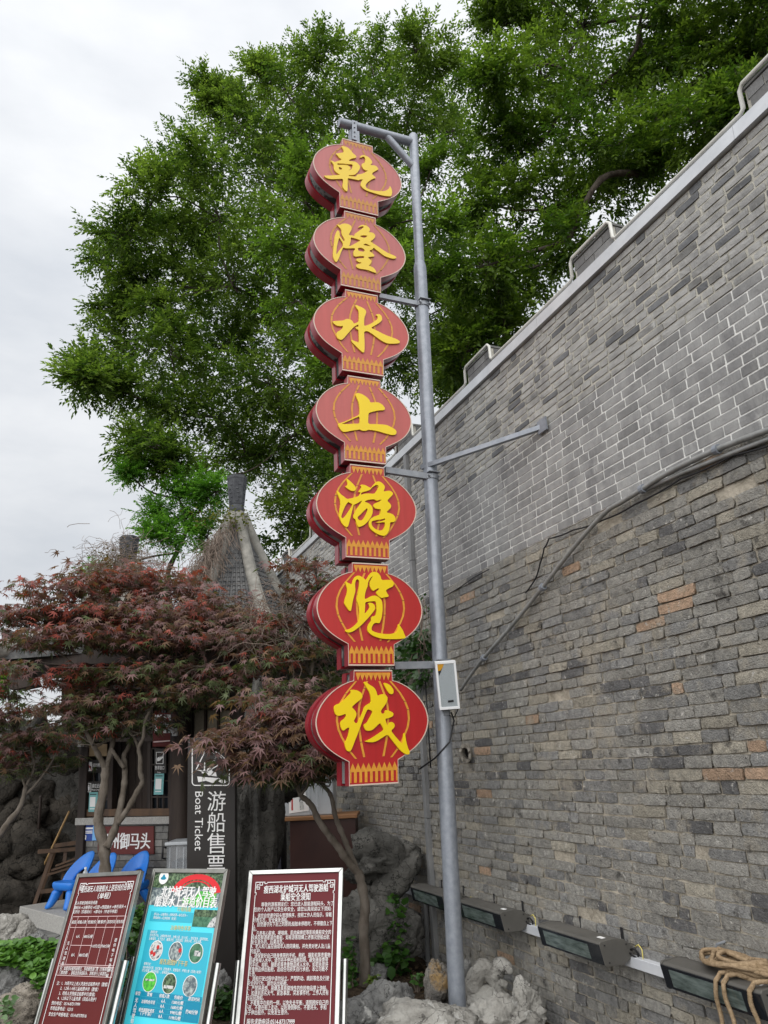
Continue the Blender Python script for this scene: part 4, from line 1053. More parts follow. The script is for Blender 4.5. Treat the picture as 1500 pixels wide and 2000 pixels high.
# ================================================================== loudspeaker on the pole
def build_speaker():
    c = pole_at_y(1340)
    n = -WA*.93-WB*.37; n /= np.linalg.norm(n)
    n = n*math.cos(R_(10))-Z3*math.sin(R_(10)); n /= np.linalg.norm(n)
    P = plane_fn(c+n*.15, n)
    A = [P(849.5, 1292.5), P(889.5, 1290), P(898.5, 1384), P(859, 1387)]
    root = thing('loudspeaker', 'white framed column loudspeaker with grey grille strapped to the sign pole', 'speaker', c+n*.06)
    MB().prism([p-n*.006 for p in A], -n*.08).build('cabinet', M['white_paint'], root, bevel=.004)
    ctr = sum(A)/4
    ins = [ctr+(p-ctr)*np.array(1.) for p in A]
    ex = (A[1]-A[0]); ey = (A[3]-A[0])
    def g(u, v, o=0.): return A[0]*(1-u)*(1-v)+A[1]*u*(1-v)+A[2]*u*v+A[3]*(1-u)*v+n*o
    f = .10; fv = .055
    for (a, b, c_, d) in (((0, 0), (1, 0), (1, fv), (0, fv)), ((0, 1-fv), (1, 1-fv), (1, 1), (0, 1)), ((0, fv), (f, fv), (f, 1-fv), (0, 1-fv)), ((1-f, fv), (1, fv), (1, 1-fv), (1-f, 1-fv))):
        MB().prism([g(*a, .006), g(*b, .006), g(*c_, .006), g(*d, .006)], -n*.011).build('frame_bar', M['white_paint'], root, bevel=.002)
    MB().add([g(f, fv, -.003), g(1-f, fv, -.003), g(1-f, 1-fv, -.003), g(f, 1-fv, -.003)], [(0, 3, 2, 1)]).build('grille_panel', M['black'], root)
    # perforated sheet: fine bars both ways
    b = MB(); nu, nv = 22, 58
    for i in range(nu):
        u = f+(1-2*f)*(i+.5)/nu; w = (1-2*f)/nu*.36
        b.add([g(u-w, fv, .001), g(u+w, fv, .001), g(u+w, 1-fv, .001), g(u-w, 1-fv, .001)], [(0, 3, 2, 1)])
    for j in range(nv):
        v = fv+(1-2*fv)*(j+.5)/nv; w = (1-2*fv)/nv*.36
        b.add([g(f, v-w, .0016), g(1-f, v-w, .0016), g(1-f, v+w, .0016), g(f, v+w, .0016)], [(0, 3, 2, 1)])
    tag(b.build('grille', M['grille'], root), kind='stuff')
    MB().add([g(f, fv, .003), g(.42, fv, .003), g(.34, .13, .003), g(.22, .19, .003), g(f, .2, .003)], [(0, 4, 3, 2, 1)]).build('sticker', M['amber'], root)
    MB().add([g(f, .2, .003), g(.22, .19, .003), g(.34, .13, .003), g(f+.03, .30, .003)], [(0, 3, 2, 1)]).build('sticker_tail', M['black'], root)
    m = MB(); m.prism([g(.44, .815, .006), g(.72, .81, .006), g(.72, .85, .006), g(.44, .855, .006)], -n*.003); m.build('name_plate', M['black'], root)
    cc = pole_at_y(1390); m = MB(); m.bar(cc-WA*.06+Z3*.05, cc-WA*.062-Z3*.03, .04, .006); m.build('mount_plate', M['galv_dark'], root)
    pts = [(878, 1389), (880, 1400), (888, 1403), (893, 1396), (896, 1386), (893, 1396), (899, 1380)]
    pc = [P(x, y, -.07) for x, y in pts]
    MB().tube(pc, .004, 6).build('cable', M['black'], root, smooth=True)
M['grille'] = mat('grille', (.42, .47, .50), .45, metal=.3)
build_speaker()

# ================================================================== things fixed to the wall
def build_floodlights():
    prof = [(.250, .122), (.226, .018), (.218, .012), (.105, .008), (.034, .045), (.036, .09), (.09, .128), (.15, .139), (.240, .132)]
    spans = [(806, 1752, 868, 1778), (905, 1791, 985, 1817), (1061, 1847, 1183, 1886), (1308, 1925, 1497, 1982)]
    info = ['dark grey floodlight on the wall, farthest of the row and close to the rockery', 'dark grey floodlight on the wall just to the right of the sign pole', 'dark grey floodlight in the middle of the bare rail, third from the pole', 'dark grey floodlight carrying the coiled rope at the right end of the rail']
    zb = np.mean([wall_px(a, b, .226)[1] for a, b, _, _ in spans[1:]])
    proto = None
    ends = []
    for k, (x0, y0, x1, y1) in enumerate(spans):
        s_a = wall_px(x0, y0, .226)[0]; s_b = wall_px(x1, y1, .226)[0]
        if k == 0: s_a, s_b = wall_px(808, 1752, .226)[0], wall_px(808, 1752, .226)[0]-.62
        sm = (s_a+s_b)/2; ends.append((sm-.31, sm+.31))
        base = wall_pt(sm, zb-.018, 0)
        if proto is None:
            root = thing('floodlight', info[k], 'floodlight', base, 'floodlights along the wall')
            L = .31
            def lp(x, y, z): return base+WA*x-WB*y+Z3*z
            MB().prism([lp(-L+.012, y, z) for y, z in prof], WA*(2*L-.024)).build('housing', M['lamp_grey'], root, bevel=.004)
            for sg in (-1, 1):
                e = MB(); e.prism([lp(sg*(L-.0115), y+.003*(1 if y > .13 else -1), z+(.003 if z > .07 else -.003)) for y, z in prof], WA*sg*.012); ec = e.build('end_cap', M['lamp_grey'], root, bevel=.003)
                for y, z in ((.22, .115), (.20, .028), (.075, .105)):
                    MB().tube([lp(sg*L, y, z), lp(sg*(L+.004), y, z)], .004, 8).build('screw', M['black'], ec)
            f0 = np.array(prof[0]); f1 = np.array(prof[1]); d = f1-f0; nn = np.array([d[1], -d[0]])*-1; nn = nn/np.linalg.norm(nn)
            if nn[0] < 0: nn = -nn
            def fp(x, t, o): 
                q_ = f0+d*t+nn*o; return lp(x, q_[0], q_[1])
            MB().prism([fp(-L+.004, .02, .002), fp(L-.004, .02, .002), fp(L-.004, .98, .002), fp(-L+.004, .98, .002)], (-WB*nn[0]+Z3*nn[1])*.005).build('front_glass', M['glass_dark'], root)
            MB().prism([fp(-L+.11, .13, .0075), fp(L-.06, .13, .0075), fp(L-.06, .86, .0075), fp(-L+.11, .86, .0075)], (-WB*nn[0]+Z3*nn[1])*.0015).build('lens', M['lamp_glass'], root)
            MB().prism([lp(-L+.05, .17, .1385), lp(-L+.10, .17, .1385), lp(-L+.10, .195, .1365), lp(-L+.05, .195, .1365)], Z3*.001).build('rating_label', M['print_white'], root)
            for x in (-.2, .2):
                b = MB(); b.bar(lp(x, .0, .10), lp(x, .05, .10), .03, .008); b.bar(lp(x, .01, .10), lp(x, .01, .165), .025, .010); b.build('wall_bracket', M['black'], root)
            b = MB(); b.tube([lp(-L-.004, .05, .075), lp(-L-.03, .045, .085), lp(-L-.038, .03, .06), lp(-L-.02, .02, .03), lp(-L+.0, .03, .02)], .006, 7)
            b.tube([lp(-L-.004, .06, .06), lp(-L-.025, .055, .05), lp(-L-.03, .03, .03)], .005, 7); b.build('black_cable', M['black'], root, smooth=True)
            MB().tube([lp(-L-.02, .03, .09), lp(-L-.05, .03, .105), lp(-L-.075, .03, .085), lp(-L-.08, .035, .03)], .003, 6).build('yellow_wire', M['yellow_wire'], root, smooth=True)
            proto = root
        else:
            r = proto.copy(); COL.objects.link(r); r.location = tuple(base); r['label'] = info[k]
            for ch in list(proto.children):
                c = ch.copy(); COL.objects.link(c); c.parent = r
                for g in ch.children:
                    d_ = g.copy(); COL.objects.link(d_); d_.parent = c
    # cable rail between the lamps
    sA, zA = wall_px(1021, 1807, .06); sB, zB = wall_px(1296, 1885, .06); z1 = (zA+zB)/2
    _, zC = wall_px(1250, 1898, .06); z0 = z1-.055
    root = thing('cable_rail', 'pale grey cable trunking running along the wall behind the floodlights', 'cable rail', wall_pt(-2, z0))
    s = -6.5
    while s < .9:
        L = 1.62
        MB().prism([wall_pt(s+.002, z0, .055), wall_pt(s+L, z0, .055), wall_pt(s+L, z1, .055), wall_pt(s+.002, z1, .055)], WB*.05).build('rail_cover', M['rail'], root, bevel=.003); s += L
    return ends, zb-.018
LAMP_ENDS, LAMP_Z = build_floodlights()

def build_rope():
    s0, s1 = LAMP_ENDS[3]
    root = thing('rope', 'coiled brown hemp rope lying over the nearest floodlight', 'rope', wall_pt((s0+s1)/2-.14, LAMP_Z+.14, .12))
    r = random.Random(5)
    sc0 = wall_px(1440, 1880, .13)[0]
    def rp(a, b, z): return wall_pt(sc0+a, LAMP_Z+z-.118, .13+b)
    path = []
    N = 8
    for i in range(N*26):
        t = i/26*2*math.pi
        q = i/(N*26)
        ra = .17-.045*math.sin(q*9)+.02*math.sin(3.1*t); rb = .07-.02*math.sin(q*7+1)+.012*math.sin(2.3*t+1)
        path.append(rp(ra*math.cos(t)+.02*math.sin(q*13), rb*math.sin(t)+.01*math.sin(q*11), .268+.012*math.sin(t*1.5+q*20)+.055*q))
    MB().tube(path, .0105, 9, twist=210., lobes=3, lobe=.16).build('coil', M['rope'], root, smooth=True)
    def hang(x, y0, y1, sway, top):
        s, z = wall_px(x, y0, .262)
        s2, z2 = wall_px(x+sway, y1, .262)
        pts = [wall_pt(s-.03, top+.015, .18), wall_pt(s, top+.012, .235), wall_pt(s+.005, top-.02, .264)]
        for i in range(1, 14):
            f = i/13.; pts.append(wall_pt(s+(s2-s)*f+.006*math.sin(f*7), top-.02+(z2-top)*f, .266+.004*math.sin(f*9)))
        dn = MB(); P = np.array(pts); Q = []
        for i in range(len(P)-1):
            for t in np.linspace(0, 1, 6)[:-1]: Q.append(P[i]*(1-t)+P[i+1]*t)
        dn.tube(Q, .0098, 9, twist=210., lobes=3, lobe=.16); dn.build('hanging_end', M['rope'], root, smooth=True)
    hang(1398, 1905, 2040, 16, LAMP_Z+.142); hang(1412, 1905, 2040, 32, LAMP_Z+.142); hang(1462, 1915, 2040, 30, LAMP_Z+.142)
    s, z = wall_px(1408, 1850, .03)
    b = MB(); b.tube([wall_pt(s, z+.02, .0), wall_pt(s, z+.015, .05), wall_pt(s+.02, z-.02, .05), wall_pt(s+.03, z-.03, .02)], .007, 8)
    tag(b.build('wall_hook', M['galv_dark'], org=wall_pt(s, z)), 'bent steel hook in the wall above the coiled rope', 'hook')
build_rope()

def build_pipes():
    pts = [(1620, 795), (1560, 817), (1500, 840), (1400, 878), (1335, 908), (1290, 932), (1255, 955), (1215, 980), (1180, 1003), (1120, 1070), (1060, 1147), (1000, 1222), (945, 1285), (915, 1325), (900, 1348)]
    P = [wall_pt(*wall_px(x, y, .045), .045) for x, y in pts]
    root = thing('conduit_pipe', 'grey conduit running down the wall from upper right to the loudspeaker', 'pipe', P[7])
    Q = []
    for i in range(len(P)-1):
        p0, p1, p2, p3 = P[max(i-1, 0)], P[i], P[i+1], P[min(i+2, len(P)-1)]
        for t in np.linspace(0, 1, 5)[:-1]: Q.append(.5*((2*p1)+(p2-p0)*t+(2*p0-5*p1+4*p2-p3)*t*t+(3*p1-p0-3*p2+p3)*t**3))
    Q.append(P[-1])
    MB().tube(Q, np.linspace(.017, .013, len(Q)), 12).build('tube', M['steel_pipe'], root, smooth=True)
    for x, y in ((1400, 878), (1255, 955), (1060, 1147), (945, 1285)):
        i = int(np.argmin([abs(proj(q)[0]-x) for q in Q])); i = min(max(i, 1), len(Q)-2)
        d = Q[i+1]-Q[i-1]; d /= np.linalg.norm(d)
        MB().tube([Q[i]-d*.014, Q[i]+d*.014], .027, 12).build('pipe_clip', M['galv'], root)
    S = [wall_pt(*wall_px(x, y, .03), .03) for x, y in ((1640, 820), (1500, 858), (1400, 897), (1330, 925), (1262, 957))]
    tag(MB().tube(S, .013, 10).build('spare_conduit', M['steel_pipe'], smooth=True, org=S[2]), 'thin straight steel conduit just below the main pipe at the right edge', 'pipe')
    S = [wall_pt(*wall_px(x, y, .03), .03) for x, y in ((1560, 850), (1430, 890), (1330, 935), (1240, 985), (1180, 1015), (1120, 1035), (1072, 1052), (1063, 1070), (1055, 1100), (1046, 1130), (1020, 1165))]
    Q = []
    for i in range(len(S)-1):
        for t in np.linspace(0, 1, 5)[:-1]:
            q_ = S[i]*(1-t)+S[i+1]*t; Q.append(q_-Z3*.008*math.sin(math.pi*t))
    tag(MB().tube(Q, .0055, 7).build('wall_cable', M['black'], smooth=True, org=S[4]), 'thin black cable clipped along the seam between new and old brick', 'cable')
    S = [wall_pt(*wall_px(x, y, .03), .03) for x, y in ((955, 1112), (925, 1128), (900, 1146), (872, 1163), (850, 1172))]
    tag(MB().tube(S, .0045, 7).build('wall_cable', M['black'], smooth=True, org=S[2]), 'short black cable sagging over old brick just right of the pole', 'cable')
    # clay outlet
    s, z = wall_px(902, 1470, .06)
    root = thing('drain_spout', 'cracked grey clay drain spout sticking out of the old brick', 'spout', wall_pt(s, z))
    n = 20; b = MB()
    ax = -WB*.72-WA*.62-Z3*.12; ax /= np.linalg.norm(ax); e1 = np.cross(ax, Z3); e1 /= np.linalg.norm(e1); e2 = np.cross(e1, ax)
    c0 = wall_pt(s, z, 0.)
    def ring(r, o, j=0.): return [c0+ax*(o+j*.010*math.sin(i*2.3))+e1*r*.85*math.cos(2*math.pi*i/n)*(1+.06*math.sin(i*1.7))+e2*r*1.3*math.sin(2*math.pi*i/n)*(1+.05*math.cos(i*2.1)) for i in range(n)]
    A = ring(.056, -.06); B = ring(.058, .075, 1); Cc = ring(.038, .08, 1); D = ring(.034, -.05)
    b.add(A+B+Cc+D, [(k*n+i, k*n+(i+1) % n, (k+1)*n+(i+1) % n, (k+1)*n+i) for k in range(3) for i in range(n)])
    b.build('clay_ring', M['clay'], root, smooth=True, sharp=50)
    MB().add(ring(.0335, .0), [tuple(range(n))]).build('bore_shade', M['black'], root)  # black disc painted in for the shade inside the spout
    # upright grey trunking by the pole
    s = wall_px(823, 1400, .03)[0]
    root = thing('cable_duct', 'upright grey cable duct on the wall behind the pole', 'cable duct', wall_pt(s, 0))
    z = .05
    ztop = wall_px(815, 868, .03)[1]
    while z < ztop:
        L = min(1.18, ztop-z)
        b = MB(); b.prism([wall_pt(s-.03, z, .05), wall_pt(s+.03, z, .05), wall_pt(s+.03, z+L-.004, .05), wall_pt(s-.03, z+L-.004, .05)], WB*.045); b.build('duct_length', M['pvc_grey'], root, bevel=.004); z += L
    s2 = s+.16
    tag(MB().tube([wall_pt(s2, .05, .03), wall_pt(s2-.02, .5, .03), wall_pt(s2, .62, .03)], .022, 8).build('duct_stub', M['pvc_grey'], org=wall_pt(s2, 0)), 'short thin grey duct beside the tall one, below the far floodlight', 'cable duct')
    # slack black cables beside the pole
    c = [pole_at_y(y)+o for y, o in ((1392, -WA*.02+WB*.06), (1408, WB*.09), (1450, WB*.0-WA*.09), (1480, -WB*.08), (1500, -WB*.16+WA*.1))]
    tag(MB().tube(c, .006, 7).build('slack_cable', M['black'], smooth=True, org=c[0]), 'slack black cable hanging from the loudspeaker round the pole', 'cable')
    c = [wall_pt(wall_px(835, 1400, .06)[0], wall_px(835, y, .06)[1], .06) for y in (1330, 1400, 1460, 1500)]
    tag(MB().tube(c, .007, 7).build('slack_cable', M['black'], smooth=True, org=c[0]), 'black cable dropping beside the upright grey duct', 'cable')
build_pipes()

# ================================================================== ticket pavilion
BAZ = R_(-68)
BL = np.array([math.sin(BAZ), math.cos(BAZ), 0]); BR = -BL       # along the front, right is nearer
BN = np.array([BL[1], -BL[0], 0]); BN = -BN if BN[1] > 0 else BN
BP0 = at(240, 1600, 11.3)
def bq(x, y, o=0.):
    """point on the booth front seen at photo (x, y), o metres towards the viewer"""
    return hit(x, y, BP0+BN*o, BN)
def quad_px(mb, x0, y0, x1, y1, o, t, mi=0, tint=None, skew=0.):
    mb.prism([bq(x0, y0, o), bq(x1, y0+skew, o), bq(x1, y1+skew, o), bq(x0, y1, o)], -BN*t, tint, mi)
PLAT_Z = .19
def hex_roof(root, apex, rad, eave_z, yaw, prefix_finial, fh):
    ap = np.asarray(apex, float)
    def prof(t):  # t 0 apex .. 1 eave : concave sweep
        return rad*(.05+.95*t), ap[2]+(eave_z-ap[2])*(1-(1-t)**1.75)*1.0
    C = [yaw+math.pi/3*i for i in range(6)]
    def pt(a, t, lift=0.):
        r, z = prof(t); return np.array([ap[0]+r*math.sin(a), ap[1]-r*math.cos(a), z+lift+(.10*max(0, t-.75)*4*.5 if False else 0)])
    n = 10
    deck = MB()
    for i in range(6):
        a, b = C[i], C[(i+1) % 6]+(2*math.pi if i == 5 else 0)
        for k in range(n):
            t0, t1 = k/n, (k+1)/n
            p = [pt(a, t0), pt(b, t0), pt(b, t1), pt(a, t1)]
            deck.add(p, [(0, 3, 2, 1)])
        e0, e1 = pt(a, 1), pt(b, 1)
        deck.prism([e0-Z3*.002, e1-Z3*.002, e1-Z3*.10, e0-Z3*.10], (np.array([ap[0], ap[1], e0[2]])-(e0+e1)/2)*.05)
    # soffit
    deck.add([pt(c, 1, -.1) for c in C], [tuple(range(6))])
    deck.build('roof', M['tile'], root)
    # rows of pan and cover tiles on the faces
    tiles = MB(); covers = MB()
    for i in range(6):
        a, b = C[i], C[i]+math.pi/3
        m_ = (a+b)/2
        if math.cos(m_) < -.2: continue
        nr = 9
        for j in range(1, nr):
            f = j/nr
            half = abs(f-.5)*2
            t_start = .10+.0*half
            t = t_start
            while t < .985:
                p0 = pt(a, t)*(1-f)+pt(b, t)*f; p1 = pt(a, min(1, t+.026))*(1-f)+pt(b, min(1, t+.026))*f
                d = p1-p0; L = np.linalg.norm(d); d /= L
                side = pt(b, .9)-pt(a, .9); side /= np.linalg.norm(side)
                up = np.cross(side, d); up = up if up[2] > 0 else -up
                w = np.linalg.norm(pt(b, t)-pt(a, t))/nr*.34
                if w > .012:
                    hgt = w*.9
                    arcs = [(-1, 0), (-.6, .75), (0, 1), (.6, .75), (1, 0)]
                    q0 = [p0+side*w*.88*x+up*(hgt*y*.85) for x, y in arcs]; q1 = [p1+side*w*x+up*(hgt*y+.012) for x, y in arcs]
                    covers.add(q0+q1+[p1+side*w*x for x, y in ((-1, 0), (1, 0))], [(k, k+1, 5+k+1, 5+k) for k in range(4)]+[(9, 8, 7, 6, 5, 10, 11)])
                t += .026
    tag(covers.build('roof_tile', M['tile'], root), kind='stuff')
    for c in C:
        if math.cos(c) < -.6: continue
        P = [pt(c, t, .05) for t in np.linspace(.02, 1.0, 14)]
        P.append(P[-1]+(P[-1]-P[-2])*.5+Z3*.06)
        MB().tube(P, np.linspace(.075, .12, len(P))*(rad/1.5), 10).build('roof_ridge', M['ridge'], root, smooth=True, sharp=60)
    # hexagonal finial
    f = MB(); rr = .155
    prof_ = [(.0, .62), (.06, .80), (.16, .86), (.24, .82), (.27, .78), (.3, .84), (.9, 1.06), (.93, 1.1), (1., 1.08)]
    k = 6; vs = []
    for h, s_ in prof_:
        for i in range(k):
            a = yaw+math.pi/3*i+.3; vs.append(ap+np.array([rr*s_*math.sin(a), -rr*s_*math.cos(a), h*fh-.06]))
    f.add(vs, [(i*k+j, i*k+(j+1) % k, (i+1)*k+(j+1) % k, (i+1)*k+j) for i in range(len(prof_)-1) for j in range(k)]+[tuple((len(prof_)-1)*k+j for j in range(k))])
    for i in range(k):   # raised relief on the panels
        a0, a1 = yaw+math.pi/3*i+.3, yaw+math.pi/3*(i+1)+.3
        for q in range(5):
            u, v = .3+.4*((q*37) % 10)/10, .36+.1*q
            s_ = .84+(v-.3)/.6*.22
            e = lambda a: ap+np.array([rr*s_*math.sin(a), -rr*s_*math.cos(a), v*fh-.06])
            c = e(a0)*(1-u)+e(a1)*u; nrm = c-ap; nrm[2] = 0; nrm /= np.linalg.norm(nrm)
            f.box(c-nrm*.01, np.cross(nrm, Z3)*.022, nrm*.016, Z3*.014)
    f.build('finial', M['finial'], root, bevel=.004)
    return pt, C
def build_pavilion():
    r = random.Random(9)
    A1 = at(462, 1003, 12.0)
    root = thing('ticket_pavilion', 'old timber ticket pavilion with grey tiled hexagonal roofs and carved finials', 'pavilion', [A1[0], A1[1], 0])
    ez = at(470, 1262, 10.7)[2]
    hex_roof(root, A1, 1.62, ez, R_(-24), 'finial', A1[2]*0+.70)
    A2 = at(249, 1112, 13.0)
    hex_roof(root, A2, 1.9, ez+.12, R_(-40), 'finial', .62)
    # timber frame on the booth front
    def post(x0, y0, x1, y1, w, o=0., d=.16, m='dark_wood'):
        a, b = bq(x0, y0, o), bq(x1, y1, o)
        b[2] = max(b[2], PLAT_Z-.02) if y1 > 1745 else b[2]
        MB().prism([a-BR*w/2, a+BR*w/2, b+BR*w/2, b-BR*w/2], -BN*d).build('post', M[m], root, bevel=.01)
    post(174, 1280, 148, 1768, .13, .06)
    c_t, c_b = bq(356, 1270, .12), bq(352, 1700, .12); c_b[2] = PLAT_Z
    MB().tube([c_b, c_b*.5+c_t*.5, c_t], .135, 20).build('column', M['dark_wood'], root, smooth=True, sharp=40)
    c_t2, c_b2 = bq(470, 1270, .1), bq(470, 1700, .1); c_b2[2] = 0
    MB().tube([c_b2, c_t2], .12, 16).build('column', M['dark_wood'], root, smooth=True, sharp=40)
    post(222, 1290, 213, 1600, .075, .0, .1); post(292, 1290, 290, 1600, .06, .0, .1); post(334, 1290, 330, 1600, .05, .0, .1)
    post(178, 1290, 166, 1600, .05, .0, .1)
    for y, h in ((1588, .09), (1446, .05), (1340, .10), (1290, .16)):
        a, b = bq(160, y, .02), bq(352, y-2, .02)
        MB().prism([a-Z3*h/2, b-Z3*h/2, b+Z3*h/2, a+Z3*h/2], -BN*.1).build('rail', M['brown_wood' if y == 1588 else 'dark_wood'], root, bevel=.006)
    # beam added across both roofs to darken the booth, with its ceiling behind
    a, b = bq(20, 1285, .35), bq(600, 1268, .35)
    MB().prism([a-Z3*.12, b-Z3*.12, b+Z3*.08, a+Z3*.08], -BN*.14).build('shade_beam', M['dark_wood'], root, bevel=.01)
    MB().prism([a+Z3*.08, b+Z3*.08, b+Z3*.12, a+Z3*.12], -BN*2.4).build('shade_ceiling', M['dark_wood'], root)
    # carved beam end at the left corner
    m = MB(); P = [bq(x, y, .5) for x, y in ((2, 1228), (40, 1240), (46, 1262), (38, 1290), (48, 1310), (62, 1340), (24, 1348), (8, 1338), (22, 1300), (4, 1282))]
    m.prism(P, -BN*.2); m.build('beam_end', M['dark_wood'], root, bevel=.008)
    # lattice windows: glass behind bars
    def lattice(x0, y0, x1, y1, nx, ny, pane, o=-.02, bw=.018):
        b = MB(); quad_px(b, x0, y0, x1, y1, o-.03, .01); pn = b.build('window_pane', M[pane], root)
        for i in range(nx+1):
            x = x0+(x1-x0)*i/nx; p, q = bq(x, y0, o), bq(x-1.0*(y1-y0)/40*.0, y1, o)
            MB().bar(p, q, bw, bw, up=BN).build('lattice_bar', M['dark_wood'], root)
        for j in range(ny+1):
            y = y0+(y1-y0)*j/ny; MB().bar(bq(x0, y, o+.004), bq(x1, y, o+.004), bw, bw, up=BN).build('lattice_bar', M['dark_wood'], root)
    lattice(297, 1462, 330, 1588, 3, 4, 'glass_dark'); lattice(170, 1508, 212, 1588, 3, 3, 'glass_dark'); lattice(170, 1345, 214, 1446, 3, 3, 'glass_dark'); lattice(298, 1345, 330, 1446, 3, 3, 'glass_dark')
    lattice(376, 1330, 452, 1440, 3, 2, 'paper', o=.0, bw=.03)
    b = MB(); quad_px(b, 372, 1440, 462, 1600, .0, .06); b.build('wall_panel', M['dark_wood'], root)
    b = MB(); quad_px(b, 372, 1600, 470, 1765, .03, .1); b.build('wall_panel', M['booth_brick_plain'], root)
    # room behind, interior darkness put into the colour of its walls
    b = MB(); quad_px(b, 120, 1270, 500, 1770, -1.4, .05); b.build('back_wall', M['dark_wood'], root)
    pl, pr = bq(158, 1290, -.1), bq(158, 1600, -.1)
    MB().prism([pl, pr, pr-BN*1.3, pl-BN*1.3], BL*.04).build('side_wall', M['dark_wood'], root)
    for k in range(5):   # boarded shutters in the opening
        x = 224+k*13.4
        b = MB(); quad_px(b, x, 1345, x+12.6, 1590, -.35-.01*(k % 2), .03); b.build('shutter_plank', M['dark_wood'], root, bevel=.003)
    # brick plinth with stone sill
    base = MB(); quad_px(base, 158, 1612, 326, 1778, -.02, .3)
    pb = base.build('plinth', M['cement'], root)
    x_l, x_r = bq(157, 1640), bq(328, 1640)
    wl_ = (x_r-x_l) @ BR; ztop = bq(240, 1608)[2]; z = PLAT_Z-.005; i = 0
    while z < ztop-.03:
        h = min(.082, ztop-z); s = -(.11 if i % 2 else 0)
        while s < wl_:
            L = .225; a, c = max(s, 0)+.004, min(s+L, wl_)-.004
            if c-a > .03:
                p = np.array([x_l[0], x_l[1], 0])+BR*a; q = np.array([x_l[0], x_l[1], 0])+BR*c
                g = r.uniform(.12, .24); o = r.uniform(.0, .006)
                MB().prism([p+Z3*(z+.004)+BN*o, q+Z3*(z+.004)+BN*o, q+Z3*(z+h-.004)+BN*o, p+Z3*(z+h-.004)+BN*o], -BN*.03, (g, g*.99, g*.96)).build('brick', M['booth_brick'], pb)
            s += L
        z += h; i += 1
    b = MB(); a, c = bq(146, 1605, .07), bq(334, 1602, .07)
    b.prism([a-Z3*.045, c-Z3*.045, c+Z3*.045, a+Z3*.045], -BN*.34); b.build('sill', M['granite'], root, bevel=.008)
M['booth_brick_plain'] = mat('booth_brick_plain', (.03, .03, .03), .85, col2=(.06, .06, .058), nscale=9)
build_pavilion()

# ---- platform and chairs
def build_platform():
    root = thing('stone_platform', 'low grey granite platform under the blue chairs', 'platform', ground_at(150, 1800, 0))
    z = PLAT_Z
    a = ground_at(38, 1770, z); f = ground_at(150, 1798, z)
    e = (f-a); e /= np.linalg.norm(e)
    b = np.array([e[1], -e[0], 0]); b = -b if b[1] < 0 else b
    c0 = a; c1 = a+e*3.0; c2 = c1+b*2.6; c3 = c0+b*2.6
    L = 0.
    while L < 3.0:
        w = min(1.5, 3.0-L)
        p, q = c0+e*(L+.003), c0+e*(L+w-.003)
        MB().prism([p, q, q+b*.6, p+b*.6], -Z3*z).build('kerb_stone', M['granite'], root, bevel=.008)
        MB().prism([p+b*.605, q+b*.605, q+b*2.6, p+b*2.6], -Z3*(z-.004)).build('top_slab', M['granite'], root, bevel=.006)
        L += w
build_platform()

